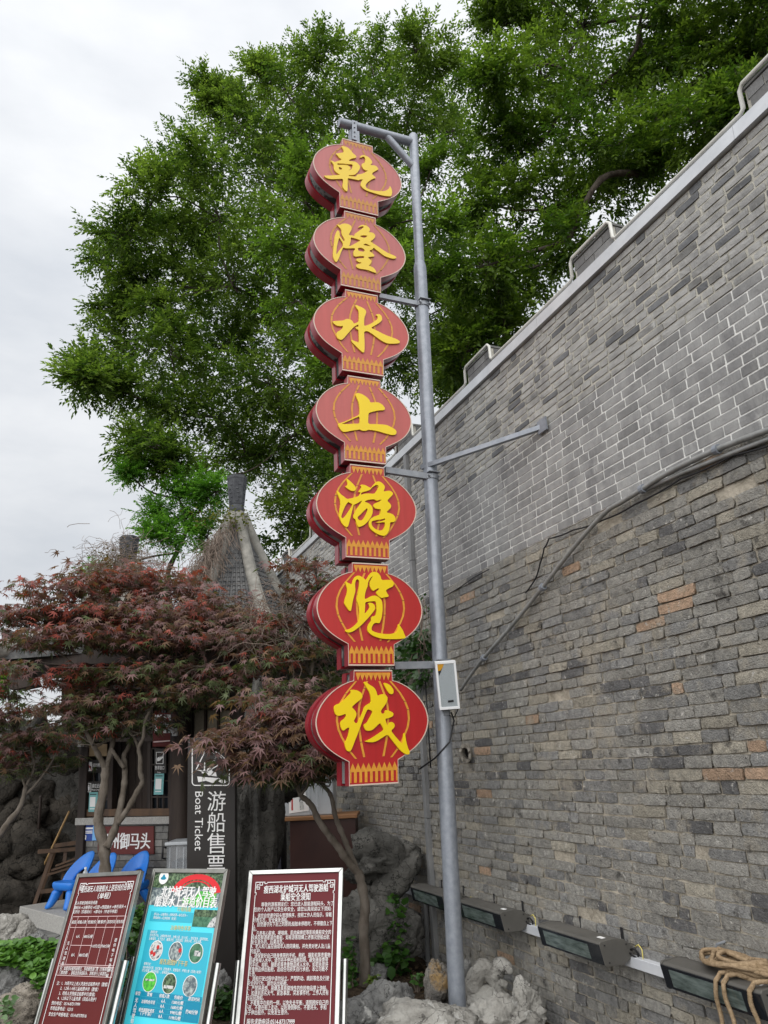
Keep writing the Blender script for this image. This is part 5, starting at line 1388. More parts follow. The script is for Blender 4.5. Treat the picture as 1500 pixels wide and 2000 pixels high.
def build_chairs():
    def chair(loc, az, label):
        root = thing('plastic_chair', label, 'chair', loc, 'blue plastic chairs on the platform')
        root.rotation_euler = (0, 0, az)
        K = 1.0
        # local: +y is the front
        s = bmesh.new()
        def put(name, mb, smooth=True, bevel=.0, sub=2):
            me = bpy.data.meshes.new(name); me.from_pydata(mb.v, [], mb.f); me.materials.append(M['chair_blue'])
            me.polygons.foreach_set('use_smooth', [True]*len(me.polygons))
            o = bpy.data.objects.new(name, me); COL.objects.link(o); o.parent = root
            if sub:
                m = o.modifiers.new('sub', 'SUBSURF'); m.levels = sub; m.render_levels = sub
            return o
        b = MB(); w, d, t = .20, .19, .105; zs = .31
        # seat: rounded slab with a lip and a dished top
        n = 7; top = []; mid = []; bot = []
        def sq(i, j, s_): 
            x, y = -1+2*i/(n-1), -1+2*j/(n-1)
            f = 1-.12*(abs(x)*abs(y))**2
            return x*f*w*s_, y*f*d*s_
        for j in range(n):
            for i in range(n):
                edge = max(abs(-1+2*i/(n-1)), abs(-1+2*j/(n-1)))
                x, y = sq(i, j, .95); top.append((x, y, zs-(.016 if edge < .7 else .0)))
                x, y = sq(i, j, .9); bot.append((x, y, zs-t))
        b.v = top+bot; N = n*n
        ring = [i for i in range(n)]+[j*n+n-1 for j in range(1, n)]+[(n-1)*n+i for i in range(n-2, -1, -1)]+[j*n for j in range(n-2, 0, -1)]
        R2 = len(ring)
        for zz, s_ in ((zs-.016, 1.02), (zs-t*.6, 1.02)):
            for k in ring: b.v.append((top[k][0]/.95*s_, top[k][1]/.95*s_, zz))
        b.f = [(j*n+i, j*n+i+1, (j+1)*n+i+1, (j+1)*n+i) for j in range(n-1) for i in range(n-1)]+[(N+j*n+i, N+(j+1)*n+i, N+(j+1)*n+i+1, N+j*n+i+1) for j in range(n-1) for i in range(n-1)]
        A0, B0 = 2*N, 2*N+R2
        for k in range(R2):
            q = (k+1) % R2
            b.f += [(ring[q], ring[k], A0+k, A0+q), (A0+q, A0+k, B0+k, B0+q), (B0+q, B0+k, N+ring[k], N+ring[q])]
        put('seat', b, sub=1)
        # broad arched back with an opening above the seat, wrapping forward at the sides
        b = MB(); m = 19; nr = 4; th = .036
        def bp(a, f, o):
            ri, ro = (.105, .135), (.205, .345)
            rx = ri[0]+(ro[0]-ri[0])*f; rz = ri[1]+(ro[1]-ri[1])*f
            u = rx*math.cos(a); v = rz*math.sin(a)
            y = -.115-.42*max(v, 0)+3.4*u*u
            return (u*(1-.0*v), y+o, zs-.03+v)
        for o in (0, -th):
            for i in range(m):
                a = math.pi*(-.04+1.08*i/(m-1))
                for k in range(nr): b.v.append(bp(a, k/(nr-1), o))
        H = m*nr
        for i in range(m-1):
            for k in range(nr-1):
                q = (i*nr+k, i*nr+k+1, (i+1)*nr+k+1, (i+1)*nr+k); b.f.append(q); b.f.append(tuple(H+x for x in q[::-1]))
            for k in (0, nr-1):
                q = (i*nr+k, (i+1)*nr+k, H+(i+1)*nr+k, H+i*nr+k); b.f.append(q if k == 0 else q[::-1])
        for i in (0, m-1):
            for k in range(nr-1):
                q = (i*nr+k, H+i*nr+k, H+i*nr+k+1, i*nr+k+1); b.f.append(q if i == 0 else q[::-1])
        put('backrest', b, sub=1)
        for sx in (-1, 1):
            for sy in (-1, 1):
                b = MB(); rows = []
                for k in range(5):
                    f = k/4.; cx = sx*(.125+.055*f); cy = sy*(.10+.105*f**1.5)+(-.0 if sy > 0 else -.03*f); z = zs-t+.02-(zs-t+.02)*f
                    hw = .062-.014*f; hd = .088-.036*f
                    rows.append([(cx-hw, cy-hd, z), (cx+hw, cy-hd, z), (cx+hw, cy+hd, z), (cx-hw, cy+hd, z)])
                b.add([p for r_ in rows for p in r_], [(i*4+k, (i+1)*4+k, (i+1)*4+(k+1) % 4, i*4+(k+1) % 4) for i in range(4) for k in range(4)]+[(0, 1, 2, 3), (19, 18, 17, 16)])
                put('leg', b, sub=1)
        return root
    g = [ground_at(138, 1772, PLAT_Z), ground_at(182, 1780, PLAT_Z), ground_at(250, 1776, PLAT_Z)]
    az = R_(150)
    chair(g[0], az, 'blue plastic chair at the left end of the platform, fully in view')
    chair(g[1], az+.08, 'blue plastic chair with a water bottle on it, between the left chair and the trunk')
    chair(g[2], az+.18, 'blue plastic chair right of the maple trunk, mostly hidden by the price table')
    # bottle standing on the second chair
    bb = np.array([g[1][0], g[1][1], PLAT_Z+.300]); q = at(166, 1716, math.hypot(bb[0], bb[1])-.12); bb = np.array([q[0], q[1], PLAT_Z+.300])
    root = thing('water_bottle', 'clear plastic water bottle with white cap on the blue chair', 'bottle', bb)
    prof = [(0, .030), (.01, .034), (.05, .033), (.055, .031), (.10, .033), (.13, .034), (.155, .026), (.17, .014), (.185, .0135)]
    def lathe(pr, m, name, k=16):
        b = MB(); vs = [bb+np.array([r_*math.cos(2*math.pi*j/k), r_*math.sin(2*math.pi*j/k), z]) for z, r_ in pr for j in range(k)]
        b.add(vs, [(i*k+j, i*k+(j+1) % k, (i+1)*k+(j+1) % k, (i+1)*k+j) for i in range(len(pr)-1) for j in range(k)]+[tuple(range(k))[::-1], tuple((len(pr)-1)*k+j for j in range(k))])
        b.build(name, m, root, smooth=True, sharp=50)
    lathe(prof, M['water_bottle'], 'bottle_body'); lathe([(.186, .016), (.205, .016), (.207, .012)], M['white_paint'], 'cap'); lathe([(.075, .0342), (.115, .0348)], M['photo_pale'], 'label_band')
build_chairs()

# ---- boards, notices and small things on the booth
def board(name, label, cat, x0, y0, x1, y1, m, o=.05, t=.015, lean=0.):
    p = bq((x0+x1)/2, y1, o)
    root = thing(name, label, cat, p)
    b = MB(); b.prism([bq(x0+lean, y0, o), bq(x1+lean, y0-.5, o), bq(x1, y1-.5, o), bq(x0, y1, o)], -BN*t); b.build('board', M[m], root, bevel=.002)
    return root
def bt(mb, s, x0, y0, x1, y1, px_h, o=.054, bold=.0):
    h = np.linalg.norm(bq(x0, y0-px_h/2, o)-bq(x0, y0+px_h/2, o))
    put_text(mb, s, bq(x0, y0, o), bq(x1, y1, o), Z3, h, BN, .0, bold)
def build_boards():
    k = 4.6875
    X = lambda x: 140+x/k
    Y = lambda y: 1380+y/k
    def pq(mb, pts, o=.053): mb.add([bq(X(x), Y(y), o) for x, y in pts], [tuple(range(len(pts)))])
    # dock name
    r = board('dock_sign', 'dark red sign with white characters on the grey brick plinth', 'sign', X(237), Y(1097), X(750), Y(1354), 'sign_red', .03, .02)
    T = MB(); bt(T, '扬州御马头', X(255), Y(1232), X(715), Y(1228), 150/k, .034, .02); T.build('lettering', M['print_white'], r)
    # no pets
    r = board('rule_sign', 'black no pets sign at the left window, upper of two', 'sign', X(128), Y(490), X(300), Y(606), 'board_black', .02)
    b = MB(); pq(b, [(140, 508), (186, 507), (186, 590), (140, 592)], .023); b.build('icon_panel', M['print_white'], r)
    b = MB(); pq(b, [(150, 530), (156, 524), (163, 545), (178, 541), (180, 580), (174, 580), (172, 560), (160, 560), (158, 582), (152, 582)], .0245); b.build('dog_icon', M['black'], r)
    b = MB(); pq(b, [(145, 514), (149, 512), (183, 584), (179, 588)], .026); b.build('red_bar', M['photo_red'], r)
    T = MB(); bt(T, '请勿携带宠物', X(190), Y(536), X(330), Y(536), 36/k, .023); bt(T, 'No Pets', X(190), Y(571), X(232), Y(571), 20/k, .023); T.build('lettering', M['print_white'], r)
    # queue here
    r = board('rule_sign', 'black queueing sign with a standing figure icon, above the left teal notice', 'sign', X(120), Y(685), X(300), Y(792), 'board_black', .02)
    b = MB()
    for (p) in ([(132, 702), (178, 700), (178, 705), (132, 707)], [(132, 778), (178, 777), (178, 782), (132, 783)], [(132, 707), (137, 707), (137, 778), (132, 778)], [(173, 705), (178, 705), (178, 777), (173, 777)]): pq(b, p, .023)
    b.build('icon_frame', M['print_white'], r)
    b = MB(); pq(b, [(150, 716), (162, 716), (162, 728), (150, 728)], .023); pq(b, [(148, 731), (165, 731), (162, 770), (151, 770)], .0235); b.build('figure_icon', M['print_white'], r)
    T = MB(); bt(T, '请在此排队', X(183), Y(726), X(300), Y(724), 38/k, .023); bt(T, 'Please Line Up Here', X(183), Y(760), X(310), Y(759), 22/k, .023); T.build('lettering', M['print_white'], r)
    # teal notices with an empty white panel
    for (x0, y0, x1, y1, lab, o) in ((150, 785, 236, 965, 'small teal notice hanging below the queueing sign, left of the trunk', .03), (748, 615, 842, 808, 'small teal notice hanging on the right window of the booth', .03)):
        r = board('paper_notice', lab, 'notice', X(x0+2), Y(y0), X(x1-6), Y(y1), 'teal_notice', o, .004, 2.)
        b = MB(); w = x1-x0; h = y1-y0; pq(b, [(x0+w*.22, y0+h*.24), (x1-w*.2, y0+h*.24), (x1-w*.25, y0+h*.74), (x0+w*.17, y0+h*.74)], o+.003); b.build('white_panel', M['print_white'], r)
        b = MB(); pq(b, [(x0+w*.2, y0+h*.08), (x1-w*.1, y0+h*.08), (x1-w*.1, y0+h*.125), (x0+w*.2, y0+h*.125)], o+.003); b.build('heading_bar', M['black'], r)
        b = MB(); pq(b, [(x0+w*.17, y0+h*.82), (x1-w*.25, y0+h*.82), (x1-w*.25, y0+h*.86), (x0+w*.17, y0+h*.86)], o+.003); b.build('foot_bar', M['print_white'], r)
    # ticket window plate
    r = board('window_sign', 'black ticket window plate with a white boat icon on the right window', 'sign', X(757), Y(388), X(864), Y(612), 'board_black', .04)
    b = MB()
    for p in ([(772, 416), (842, 415), (842, 420), (772, 421)], [(772, 520), (838, 520), (838, 525), (772, 525)], [(772, 421), (777, 421), (777, 520), (772, 520)], [(837, 420), (842, 420), (840, 520), (834, 520)]): pq(b, p, .043)
    b.build('icon_frame', M['print_white'], r)
    b = MB(); pq(b, [(780, 478), (792, 462), (806, 466), (808, 450), (816, 466), (830, 448), (836, 470), (822, 480), (808, 496), (784, 502)], .043); b.build('boat_icon', M['print_white'], r)
    T = MB(); bt(T, '售票窗口', X(762), Y(560), X(848), Y(560), 36/k, .043); bt(T, 'Tickets', X(782), Y(602), X(815), Y(602), 16/k, .043); T.build('lettering', M['print_white'], r)
    # poster
    r = board('poster', 'dark red poster with red and white pictures above the ticket window plate', 'poster', X(738), Y(60), X(926), Y(368), 'maroon', .04, .012, 3.)
    for i, x in enumerate((762, 842)):
        b = MB(); pq(b, [(x, 75), (x+66, 75), (x+60, 240), (x-4, 243)], .043); p_ = b.build('picture', M['print_white'], r)
        b = MB(); pq(b, [(x+18, 110), (x+36, 100), (x+60, 150), (x+48, 205), (x+26, 210), (x+10, 180)], .0445); b.build('figure', M['photo_red'], p_)
        b = MB(); pq(b, [(x+24, 206), (x+46, 204), (x+44, 240), (x+22, 240)], .0455); b.build('dark_figure', M['black'], p_)
    b = MB(); pq(b, [(748, 318), (900, 308), (900, 318), (748, 330)], .043); b.build('text_band', M['print_pink'], r)
    # blue poster on the plinth
    r = board('poster', 'blue poster stuck on the grey brick plinth left of the trunk', 'poster', X(108), Y(1066), X(232), Y(1230), 'blue_print', .022, .003)
    b = MB()
    for y, w, h in ((1108, 78, 16), (1138, 74, 9), (1154, 74, 9)): pq(b, [(116, y), (116+w, y-2), (116+w, y+h-2), (116, y+h)], .0245)
    pq(b, [(112, 1176), (134, 1176), (132, 1218), (108, 1218)], .0245); b.build('text_band', M['print_white'], r)
    b = MB(); pq(b, [(196, 1090), (226, 1080), (230, 1225), (186, 1225)], .0245); b.build('blue_figure', M['sky_print'], r)
    # brass plate
    r = board('plate', 'framed tan board at the top of the left window', 'board', X(152), Y(345), X(322), Y(456), 'kraft', .03, .02)
    # camera on the column
    c = bq(342, 1430, .32)
    r = thing('security_camera', 'small white security camera on the dark column above the ticket sign', 'camera', c)
    MB().box(c, BR*.035, Z3*.045, BN*.02).build('bracket', M['white_paint'], r, bevel=.006)
    MB().tube([c+BN*.02, c+BN*.10+BL*.10+Z3*.13], .03, 14).build('camera_body', M['white_paint'], r, smooth=True, sharp=40)
    MB().tube([c+BN*.021, c+BN*.03-BL*.012-Z3*.01], .022, 12).build('lens_hood', M['granite'], r)
    # lamp box at the top of the left post
    c = bq(158, 1452, .12)
    tag(MB().box(c, BR*.03, Z3*.045, BN*.03).build('junction_box', M['white_paint'], org=c, bevel=.005), 'small white box fixed high on the left booth post', 'box')
build_boards()

# ---- storage box left of the totem
def build_box(name, label, cat, P, dvec, z0, m, inner=None):
    pass
def build_bins():
    Pf = plane_fn(at(352, 1660, 9.6), np.array([0, -1., 0]))
    a, b = Pf(326, 1645), Pf(380, 1642); zt = a[2]; z0 = PLAT_Z
    root = thing('storage_box', 'clear plastic storage box with black handle left of the ticket sign', 'storage box', [(a[0]+b[0])/2, a[1], z0])
    D = np.array([0, .42, 0])
    x0, x1 = a[0], b[0]; y = a[1]
    zt = Pf(330, 1652)[2]
    pts = lambda z, s: [np.array([x0+s, y+s, z]), np.array([x1-s, y+s, z]), np.array([x1-s, y+.42-s, z]), np.array([x0+s, y+.42-s, z])]
    m = MB(); A, B_ = pts(z0, .02), pts(zt, 0.); m.add(A+B_, [(0, 1, 5, 4), (1, 2, 6, 5), (2, 3, 7, 6), (3, 0, 4, 7), (3, 2, 1, 0)]); m.build('tub', M['clear_plastic'], root)
    m = MB(); q = [p-np.array([0, 0, 0]) for p in pts(zt+.002, -.02)]; m.prism(q, Z3*.035); m.build('lid', M['frost_plastic'], root, bevel=.008)
    for xx in np.linspace(x0+.04, x1-.04, 4): MB().box((xx, y-.001, (z0+zt)/2), (.006, 0, 0), (0, .006, 0), (0, 0, (zt-z0)/2-.02)).build('rib', M['clear_plastic'], root)
    m = MB(); m.prism(pts(z0+.02, .05), Z3*(zt-z0)*.75); m.build('contents', M['navy'], root)
    m = MB(); m.tube([(x0+.0, y-.02, zt-.02), (x0-.03, y-.05, zt-.0), (x0-.03, y-.05, zt-.12), (x0+.0, y-.02, zt-.13)], .012, 8); m.build('handle', M['black'], root, smooth=True)
    # counter under the maple, with a plastic case on it
    y = 8.25; P = plane_fn((0, y, 0), np.array([0, -1., 0]))
    tl, tr = P(566, 1604), P(694, 1597)
    root = thing('counter', 'dark maroon wooden counter with orange plank top by the wall', 'counter', [(tl[0]+tr[0])/2, y, 0])
    zt = tl[2]; x0, x1 = tl[0], tr[0]
    MB().prism([(x0, y, 0), (x1, y, 0), (x1, y, zt), (x0, y, zt)], (0, .55, 0)).build('front_panel', M['maroon_wood'], root, bevel=.004)
    MB().prism([(x0-.09, y-.03, zt+.002), (x1+.02, y-.03, zt+.002), (x1+.02, y+.58, zt+.002), (x0-.09, y+.58, zt+.002)], (0, 0, .035)).build('plank_top', M['plank_wood'], root, bevel=.004)
    l0 = P(528, 1604)[0]
    MB().prism([(l0, y+.16, 0), (x0-.11, y+.16, 0), (x0-.11, y+.16, zt-.03), (l0, y+.16, zt-.03)], (0, .4, 0)).build('side_cupboard', M['navy'], root, bevel=.004)
    MB().prism([(l0-.02, y+.1, zt-.028), (x0-.095, y+.1, zt-.028), (x0-.095, y+.6, zt-.028), (l0-.02, y+.6, zt-.028)], (0, 0, .025)).build('cupboard_top', M['dark_wood'], root)
    P2 = plane_fn((0, y+.10, 0), np.array([0, -1., 0]))
    a, b = P2(540, 1590), P2(652, 1586); top = P2(560, 1520)[2]; z0 = zt+.038
    root = thing('plastic_case', 'large translucent grey plastic case standing on the maroon counter', 'plastic case', [(a[0]+b[0])/2, y+.1, z0])
    m = MB(); m.prism([(a[0], y+.1, z0), (b[0], y+.1, z0), (b[0], y+.1, top), (a[0], y+.1, top)], (0, .4, 0)); m.build('case_body', M['frost_plastic'], root, bevel=.012)
    for f in (.06, .58, .72, .97):
        xx = a[0]+(b[0]-a[0])*f; MB().box((xx, y+.096, (z0+top)/2), (.008, 0, 0), (0, .007, 0), (0, 0, (top-z0)/2-.012)).build('case_rib', M['clear_plastic'], root)
    m = MB(); m.add([(a[0]+.13, y+.094, z0+.03), (a[0]+.34, y+.094, z0+.05), (a[0]+.30, y+.094, z0+.24), (a[0]+.13, y+.094, z0+.23)], [(0, 1, 2, 3)]); lb = m.build('paper_label', M['print_white'], root)
    m = MB(); m.add([(a[0]+.245, y+.0925, z0+.06), (a[0]+.285, y+.0925, z0+.065), (a[0]+.265, y+.0925, z0+.2), (a[0]+.23, y+.0925, z0+.195)], [(0, 1, 2, 3)]); m.build('dark_print', M['photo_pale'], lb)
    m = MB(); m.add([(a[0]+.155, y+.0925, z0+.06), (a[0]+.17, y+.0925, z0+.06), (a[0]+.17, y+.0925, z0+.17), (a[0]+.155, y+.0925, z0+.17)], [(0, 1, 2, 3)]); m.build('red_print', M['photo_red'], lb)
build_bins()

# ---- leaning bamboo pole and a wooden trestle in the dark corner
def build_corner():
    a = ground_at(52, 1765, .02); b = at(135, 1585, 12.2)
    tag(MB().tube([a, a*.5+b*.5+np.array([0, 0, .01]), b], [.017, .016, .014], 10).build('bamboo_pole', M['bamboo'], smooth=True, org=a), 'tan bamboo pole leaning diagonally in the dark corner left of the booth', 'pole')
    a = ground_at(66, 1755, .0); b = at(80, 1555, 12.6)
    tag(MB().tube([a, b], .02, 8).build('timber_prop', M['dark_wood'], smooth=True, org=a), 'dark upright timber prop beside the bamboo pole', 'prop')
    g = at(118, 1700, 12.3); g[2] = 0.05
    root = thing('trestle', 'dark wooden trestle frame stacked with boards left of the booth', 'trestle', g)
    ux = np.array([.95, .3, 0]); uy = np.array([-.3, .95, 0])
    def T(x, y, z): return g+ux*x+uy*y+Z3*z
    for p in (((-.3, -.2, 0), (-.12, -.05, .72)), ((.05, -.2, 0), (.05, -.05, .72)), ((.3, -.2, 0), (.2, -.05, .72)), ((-.3, .3, 0), (-.1, .1, .72))):
        MB().bar(T(*p[0]), T(*p[1]), .045, .045, up=uy).build('leg', M['brown_wood'], root)
    for p in (((-.3, -.08, .74), (.4, -.08, .74)), ((-.22, -.14, .25), (.25, -.14, .25)), ((-.1, -.1, .80), (.45, -.1, .84))):
        MB().bar(T(*p[0]), T(*p[1]), .05, .05).build('cross_bar', M['brown_wood'], root)
    for i in range(3): MB().bar(T(-.15+.05*i, -.2+.04*i, .45+.05*i), T(.5, -.16, .60+.06*i), .09, .022).build('board', M['brown_wood'], root)
build_corner()

# ================================================================== rocks
def rock_mesh(b, center, size, seed, dents=(), yaw=0., amp=.34, sub=5, ridge=.2, flat=.0):
    bm = bmesh.new(); bmesh.ops.create_icosphere(bm, subdivisions=sub, radius=1)
    o = Vector((seed*7.31 % 50, seed*3.77 % 50, seed*1.93 % 50))
    cy, sy = math.cos(yaw), math.sin(yaw); vs = []
    dn = [(Vector(d).normalized(), a, k) for d, a, k in dents]
    for v in bm.verts:
        p = v.co.normalized()
        r = 1+amp*mnoise.noise(p*1.15+o)*1.3
        r += ridge*(.5-abs(mnoise.noise(p*2.6+o*1.7)))*1.1
        w = p+Vector((mnoise.noise(p*3+o), mnoise.noise(p*3+o*2), mnoise.noise(p*3-o)))*.22
        r += .20*(.42-abs(mnoise.noise(w*4.6+o))**.7)+.10*(.4-abs(mnoise.noise(w*9.5+o*1.3))**.8)+.05*(.4-abs(mnoise.noise(w*21+o)))+.02*mnoise.noise(p*44+o)
        for d, a, k in dn:
            an = p.angle(d)+.10*mnoise.noise(p*5+o)
            if an < a: r *= 1-k*(1-(an/a)**2)
        q = p*r
        if flat and q.z > flat: q.z = flat+(q.z-flat)*.3
        x, y, z = q.x*size[0], q.y*size[1], q.z*size[2]
        vs.append((center[0]+x*cy-y*sy, center[1]+x*sy+y*cy, center[2]+z))
    b.add(vs, [tuple(w.index for w in f.verts) for f in bm.faces]); bm.free()
    return b
def rock(label, x, y, d, size, seed, m='rock', dents=(), yaw=0., group=None, z=None, name='garden_rock', **kw):
    c = at(x, y, d)
    if z is not None: c[2] = z
    size = tuple(q*.86 for q in size)
    o = rock_mesh(MB(), c, size, seed, dents, yaw, **kw).build(name, M[m], smooth=True, org=c)
    return tag(o, label, 'rock', group)
def lumpy(b, path, radii, seed, n=34, k=16, amp=.35):
    """a knobbly limb of eroded stone along a path"""
    P = np.asarray(path, float); R = np.asarray(radii, float); T = np.linspace(0, len(P)-1, n); Q = []; RR = []
    for t in T:
        i = min(int(t), len(P)-2); f = t-i; p0, p1, p2, p3 = P[max(i-1, 0)], P[i], P[i+1], P[min(i+2, len(P)-1)]
        Q.append(.5*((2*p1)+(p2-p0)*f+(2*p0-5*p1+4*p2-p3)*f*f+(3*p1-p0-3*p2+p3)*f**3)); RR.append(R[i]*(1-f)+R[i+1]*f)
    s0 = b.n; b.tube(Q, RR, k)
    o = Vector((seed*1.7, seed*2.3, seed*.9))
    for i in range(s0, b.n):
        c = np.array(Q[min((i-s0)//k, n-1)]); v = np.array(b.v[i]); sc_ = 7.
        w = Vector(v.tolist())*sc_+o
        f = 1+amp*mnoise.noise(w)+amp*.8*(.4-abs(mnoise.noise(w*2.3)))+amp*.5*(.4-abs(mnoise.noise(w*5.1)))
        b.v[i] = tuple(c+(v-c)*f)
    return b
def build_rocks():
    G = 'garden rocks along the foot of the wall'
    f = (0, -1, .1)
    rock('grey pointed rock with a small hole, in front of the maple trunk', 752, 1978, 5.75, (.21, .17, .20), 3, 'rock', [((-.55, -1, .0), .16, .5)], .3, G)
    rock('long white ridged rock lying at the bottom edge left of the pole', 815, 2012, 5.35, (.33, .2, .15), 8, 'rock_pale', [((.2, -.8, .7), .3, .25)], -.2, G, ridge=.3)
    rock('upright rock with an ochre stain just left of the pole', 857, 1930, 6.05, (.105, .12, .17), 13, 'rock_ochre', [((-.2, -1, -.9), .5, .35)], .5, G)
    rock('dark smooth rock wedged behind the pole', 906, 1922, 6.35, (.10, .11, .15), 21, 'rock', (), .2, G)
    B = MB(); Pq = lambda x, y, dd=0.: at(x, y, 5.95+dd)
    c = Pq(955, 1968); rock_mesh(B, c, (.13, .12, .10), 28, (), .2)
    lumpy(B, [Pq(930, 1975), Pq(925, 1940), Pq(932, 1905), Pq(946, 1892), Pq(962, 1912), Pq(972, 1935), Pq(985, 1958), Pq(992, 1985)], [.05, .055, .05, .05, .045, .042, .055, .06], 3)
    lumpy(B, [Pq(930, 1935), Pq(942, 1948), Pq(958, 1958), Pq(975, 1962)], [.035, .03, .032, .04], 5)
    lumpy(B, [Pq(958, 1912), Pq(968, 1896, .02), Pq(980, 1886, .0), Pq(992, 1892, -.02), Pq(994, 1903, -.03)], [.04, .046, .044, .036, .018], 7)
    lumpy(B, [Pq(958, 1918), Pq(976, 1918), Pq(990, 1925)], [.03, .026, .02], 9)
    tag(B.build('garden_rock', M['rock_pale'], smooth=True, org=c), 'tall pale rock pierced by a round hole, right of the pole', 'rock', G)
    rock('broad white rock at the bottom edge right of the pole', 985, 2002, 5.5, (.23, .17, .15), 39, 'rock_pale', [((-.1, -1, .25), .28, .35), ((.5, -1, .0), .18, .4)], .1, G, ridge=.32)
    rock('craggy pale rock against the wall below the floodlights', 1026, 1968, 5.6, (.10, .10, .16), 44, 'rock_pale', (), .7, G)
    rock('grey rock at the bottom edge beside the safety notice', 690, 2000, 5.6, (.17, .14, .13), 47, 'rock', (), 0, G)
    B = MB(); Pq = lambda x, y, dd=0.: at(x, y, 7.25+dd)
    c = Pq(745, 1685, .12); rock_mesh(B, c, (.30, .22, .16), 52, [((-.15, -.9, -.75), .55, .3)], .15, ridge=.36)
    lumpy(B, [Pq(690, 1655), Pq(725, 1648), Pq(760, 1662), Pq(775, 1690), Pq(768, 1722), Pq(745, 1748)], [.10, .13, .12, .10, .085, .08], 11, amp=.3)
    lumpy(B, [Pq(745, 1748), Pq(720, 1756), Pq(700, 1745)], [.09, .10, .09], 12, amp=.3)
    lumpy(B, [Pq(735, 1775), Pq(762, 1762), Pq(765, 1740), Pq(740, 1735)], [.05, .06, .06, .05], 15, amp=.3)
    tag(B.build('garden_rock', M['rock_mid'], smooth=True, org=c), 'large dark overhanging rock behind the maple fork', 'rock', G)
    B = MB(); c = Pq(790, 1710)
    lumpy(B, [Pq(742, 1745, .05), Pq(770, 1725), Pq(795, 1695), Pq(815, 1665, .05)], [.10, .12, .10, .05], 17, amp=.3)
    tag(B.build('garden_rock', M['rock_mid'], smooth=True, org=c), 'slanting dark rock arm reaching right towards the cable duct', 'rock', G)
    rock('big cracked slab behind the lower maple trunk', 722, 1830, 7.15, (.40, .26, .36), 61, 'rock_mid', [((-.3, -1, .5), .25, .25)], .1, G, ridge=.25)
    rock('small grey rock at the foot of the maple', 738, 1900, 6.85, (.10, .09, .06), 64, 'rock', (), .1, G)
    c = at(500, 1760, 7.5); c[2] = 1.02
    b = rock_mesh(MB(), c, (.19, .22, 1.12), 71, [((-.3, -1, .15), .35, .35), ((.5, -.9, .55), .25, .45), ((.2, -1, -.5), .3, .3)], .1, sub=5, ridge=.35)
    tag(b.build('standing_stone', M['rock_dark'], smooth=True, org=c), 'tall dark weathered standing stone between the ticket sign and the counter', 'rock')
    c = at(562, 1500, 7.9)
    tag(rock_mesh(MB(), c, (.17, .18, .26), 75, [((.6, -.8, -.4), .4, .4)], .3).build('standing_stone', M['rock_dark'], smooth=True, org=c), 'dark stone knob beside the plastic case under the maple leaves', 'rock')
    L = 'garden rocks left of the stands'
    rock('leaning grey rock at the left edge beside the paving', 14, 1826, 7.7, (.15, .13, .16), 81, 'rock_pale', (), .4, L)
    rock('rounded pale grey rock standing by the paving', 48, 1834, 7.6, (.10, .10, .13), 85, 'rock_pale', [((.6, -.8, .3), .3, .2)], 0, L)
    rock('dark grey squat rock nearest the price table', 74, 1842, 7.55, (.09, .09, .085), 88, 'rock', (), .2, L)
    rock('grey and white craggy rock below the leaves at the left edge', 18, 1930, 6.75, (.17, .15, .16), 91, 'rock', [((.4, -1, -.2), .3, .3)], .2, L, ridge=.32)
    rock('tan layered rock below the green leaves', 62, 1958, 6.5, (.15, .13, .13), 94, 'rock_tan', [((-.2, -1, -.3), .35, .35)], .5, L, ridge=.34)
    rock('tan rock in the lower left corner', 30, 1992, 6.2, (.22, .17, .13), 97, 'rock_tan', (), .1, L, ridge=.3)
    rock('dark shaded rock tucked beside the post of the price table', 88, 1960, 6.5, (.09, .1, .16), 99, 'rock', (), .3, L)
    rock('small pale rock at the left bottom corner', 92, 1996, 6.1, (.08, .08, .09), 103, 'rock_pale', (), .3, L)
    rock('rounded grey rock showing between the turquoise and maroon stands', 433, 1930, 6.75, (.07, .08, .13), 106, 'rock', (), .3, L)
    # dark rockery in the corner left of the booth
    root = thing('rockery', 'dark shaded rockery of stacked boulders left of the ticket booth', 'rockery', at(70, 1760, 13.2)*np.array([1, 1, 0]))
    r = random.Random(14); k = 0
    for j in range(6):
        for i in range(7):
            x = -62+i*36+(18 if j % 2 else 0)+r.uniform(-7, 7); y = 1748-j*52+r.uniform(-10, 10)
            if x > 150 and j < 5: continue
            c = at(x, y, 13.1+.12*j+r.uniform(-.2, .25)); s = r.uniform(.17, .30)
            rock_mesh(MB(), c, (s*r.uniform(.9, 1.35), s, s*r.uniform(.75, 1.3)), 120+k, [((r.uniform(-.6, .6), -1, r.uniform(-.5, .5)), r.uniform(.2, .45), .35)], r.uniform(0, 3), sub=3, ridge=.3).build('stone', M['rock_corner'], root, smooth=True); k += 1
    b = MB(); a0 = at(-120, 1760, 14.2); a1 = at(170, 1760, 13.6)
    for i in range(3):
        c = a0*(1-(i+.5)/3)+a1*(i+.5)/3; c[2] = 1.0
        rock_mesh(b, c, (.75, .5, 1.35), 300+i, (), 0., sub=4)
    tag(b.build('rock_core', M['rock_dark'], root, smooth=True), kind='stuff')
    for (x, y, s, sd) in ((40, 1752, .16, 401), (8, 1745, .2, 402), (20, 1775, .14, 404)):
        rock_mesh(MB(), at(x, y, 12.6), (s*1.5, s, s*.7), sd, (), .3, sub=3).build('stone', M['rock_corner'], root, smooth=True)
M['rock_mid'] = mat('rock_mid', (.055, .055, .052), .88, crack=(5, .035, (.02, .02, .019)), bdist=.05, col2=(.20, .195, .18), nscale=3.5, lo=.3, hi=.72, bump=.9, bscale=16, spec=.2, stain=[((.34, .32, .28), 6, .66, .74)])
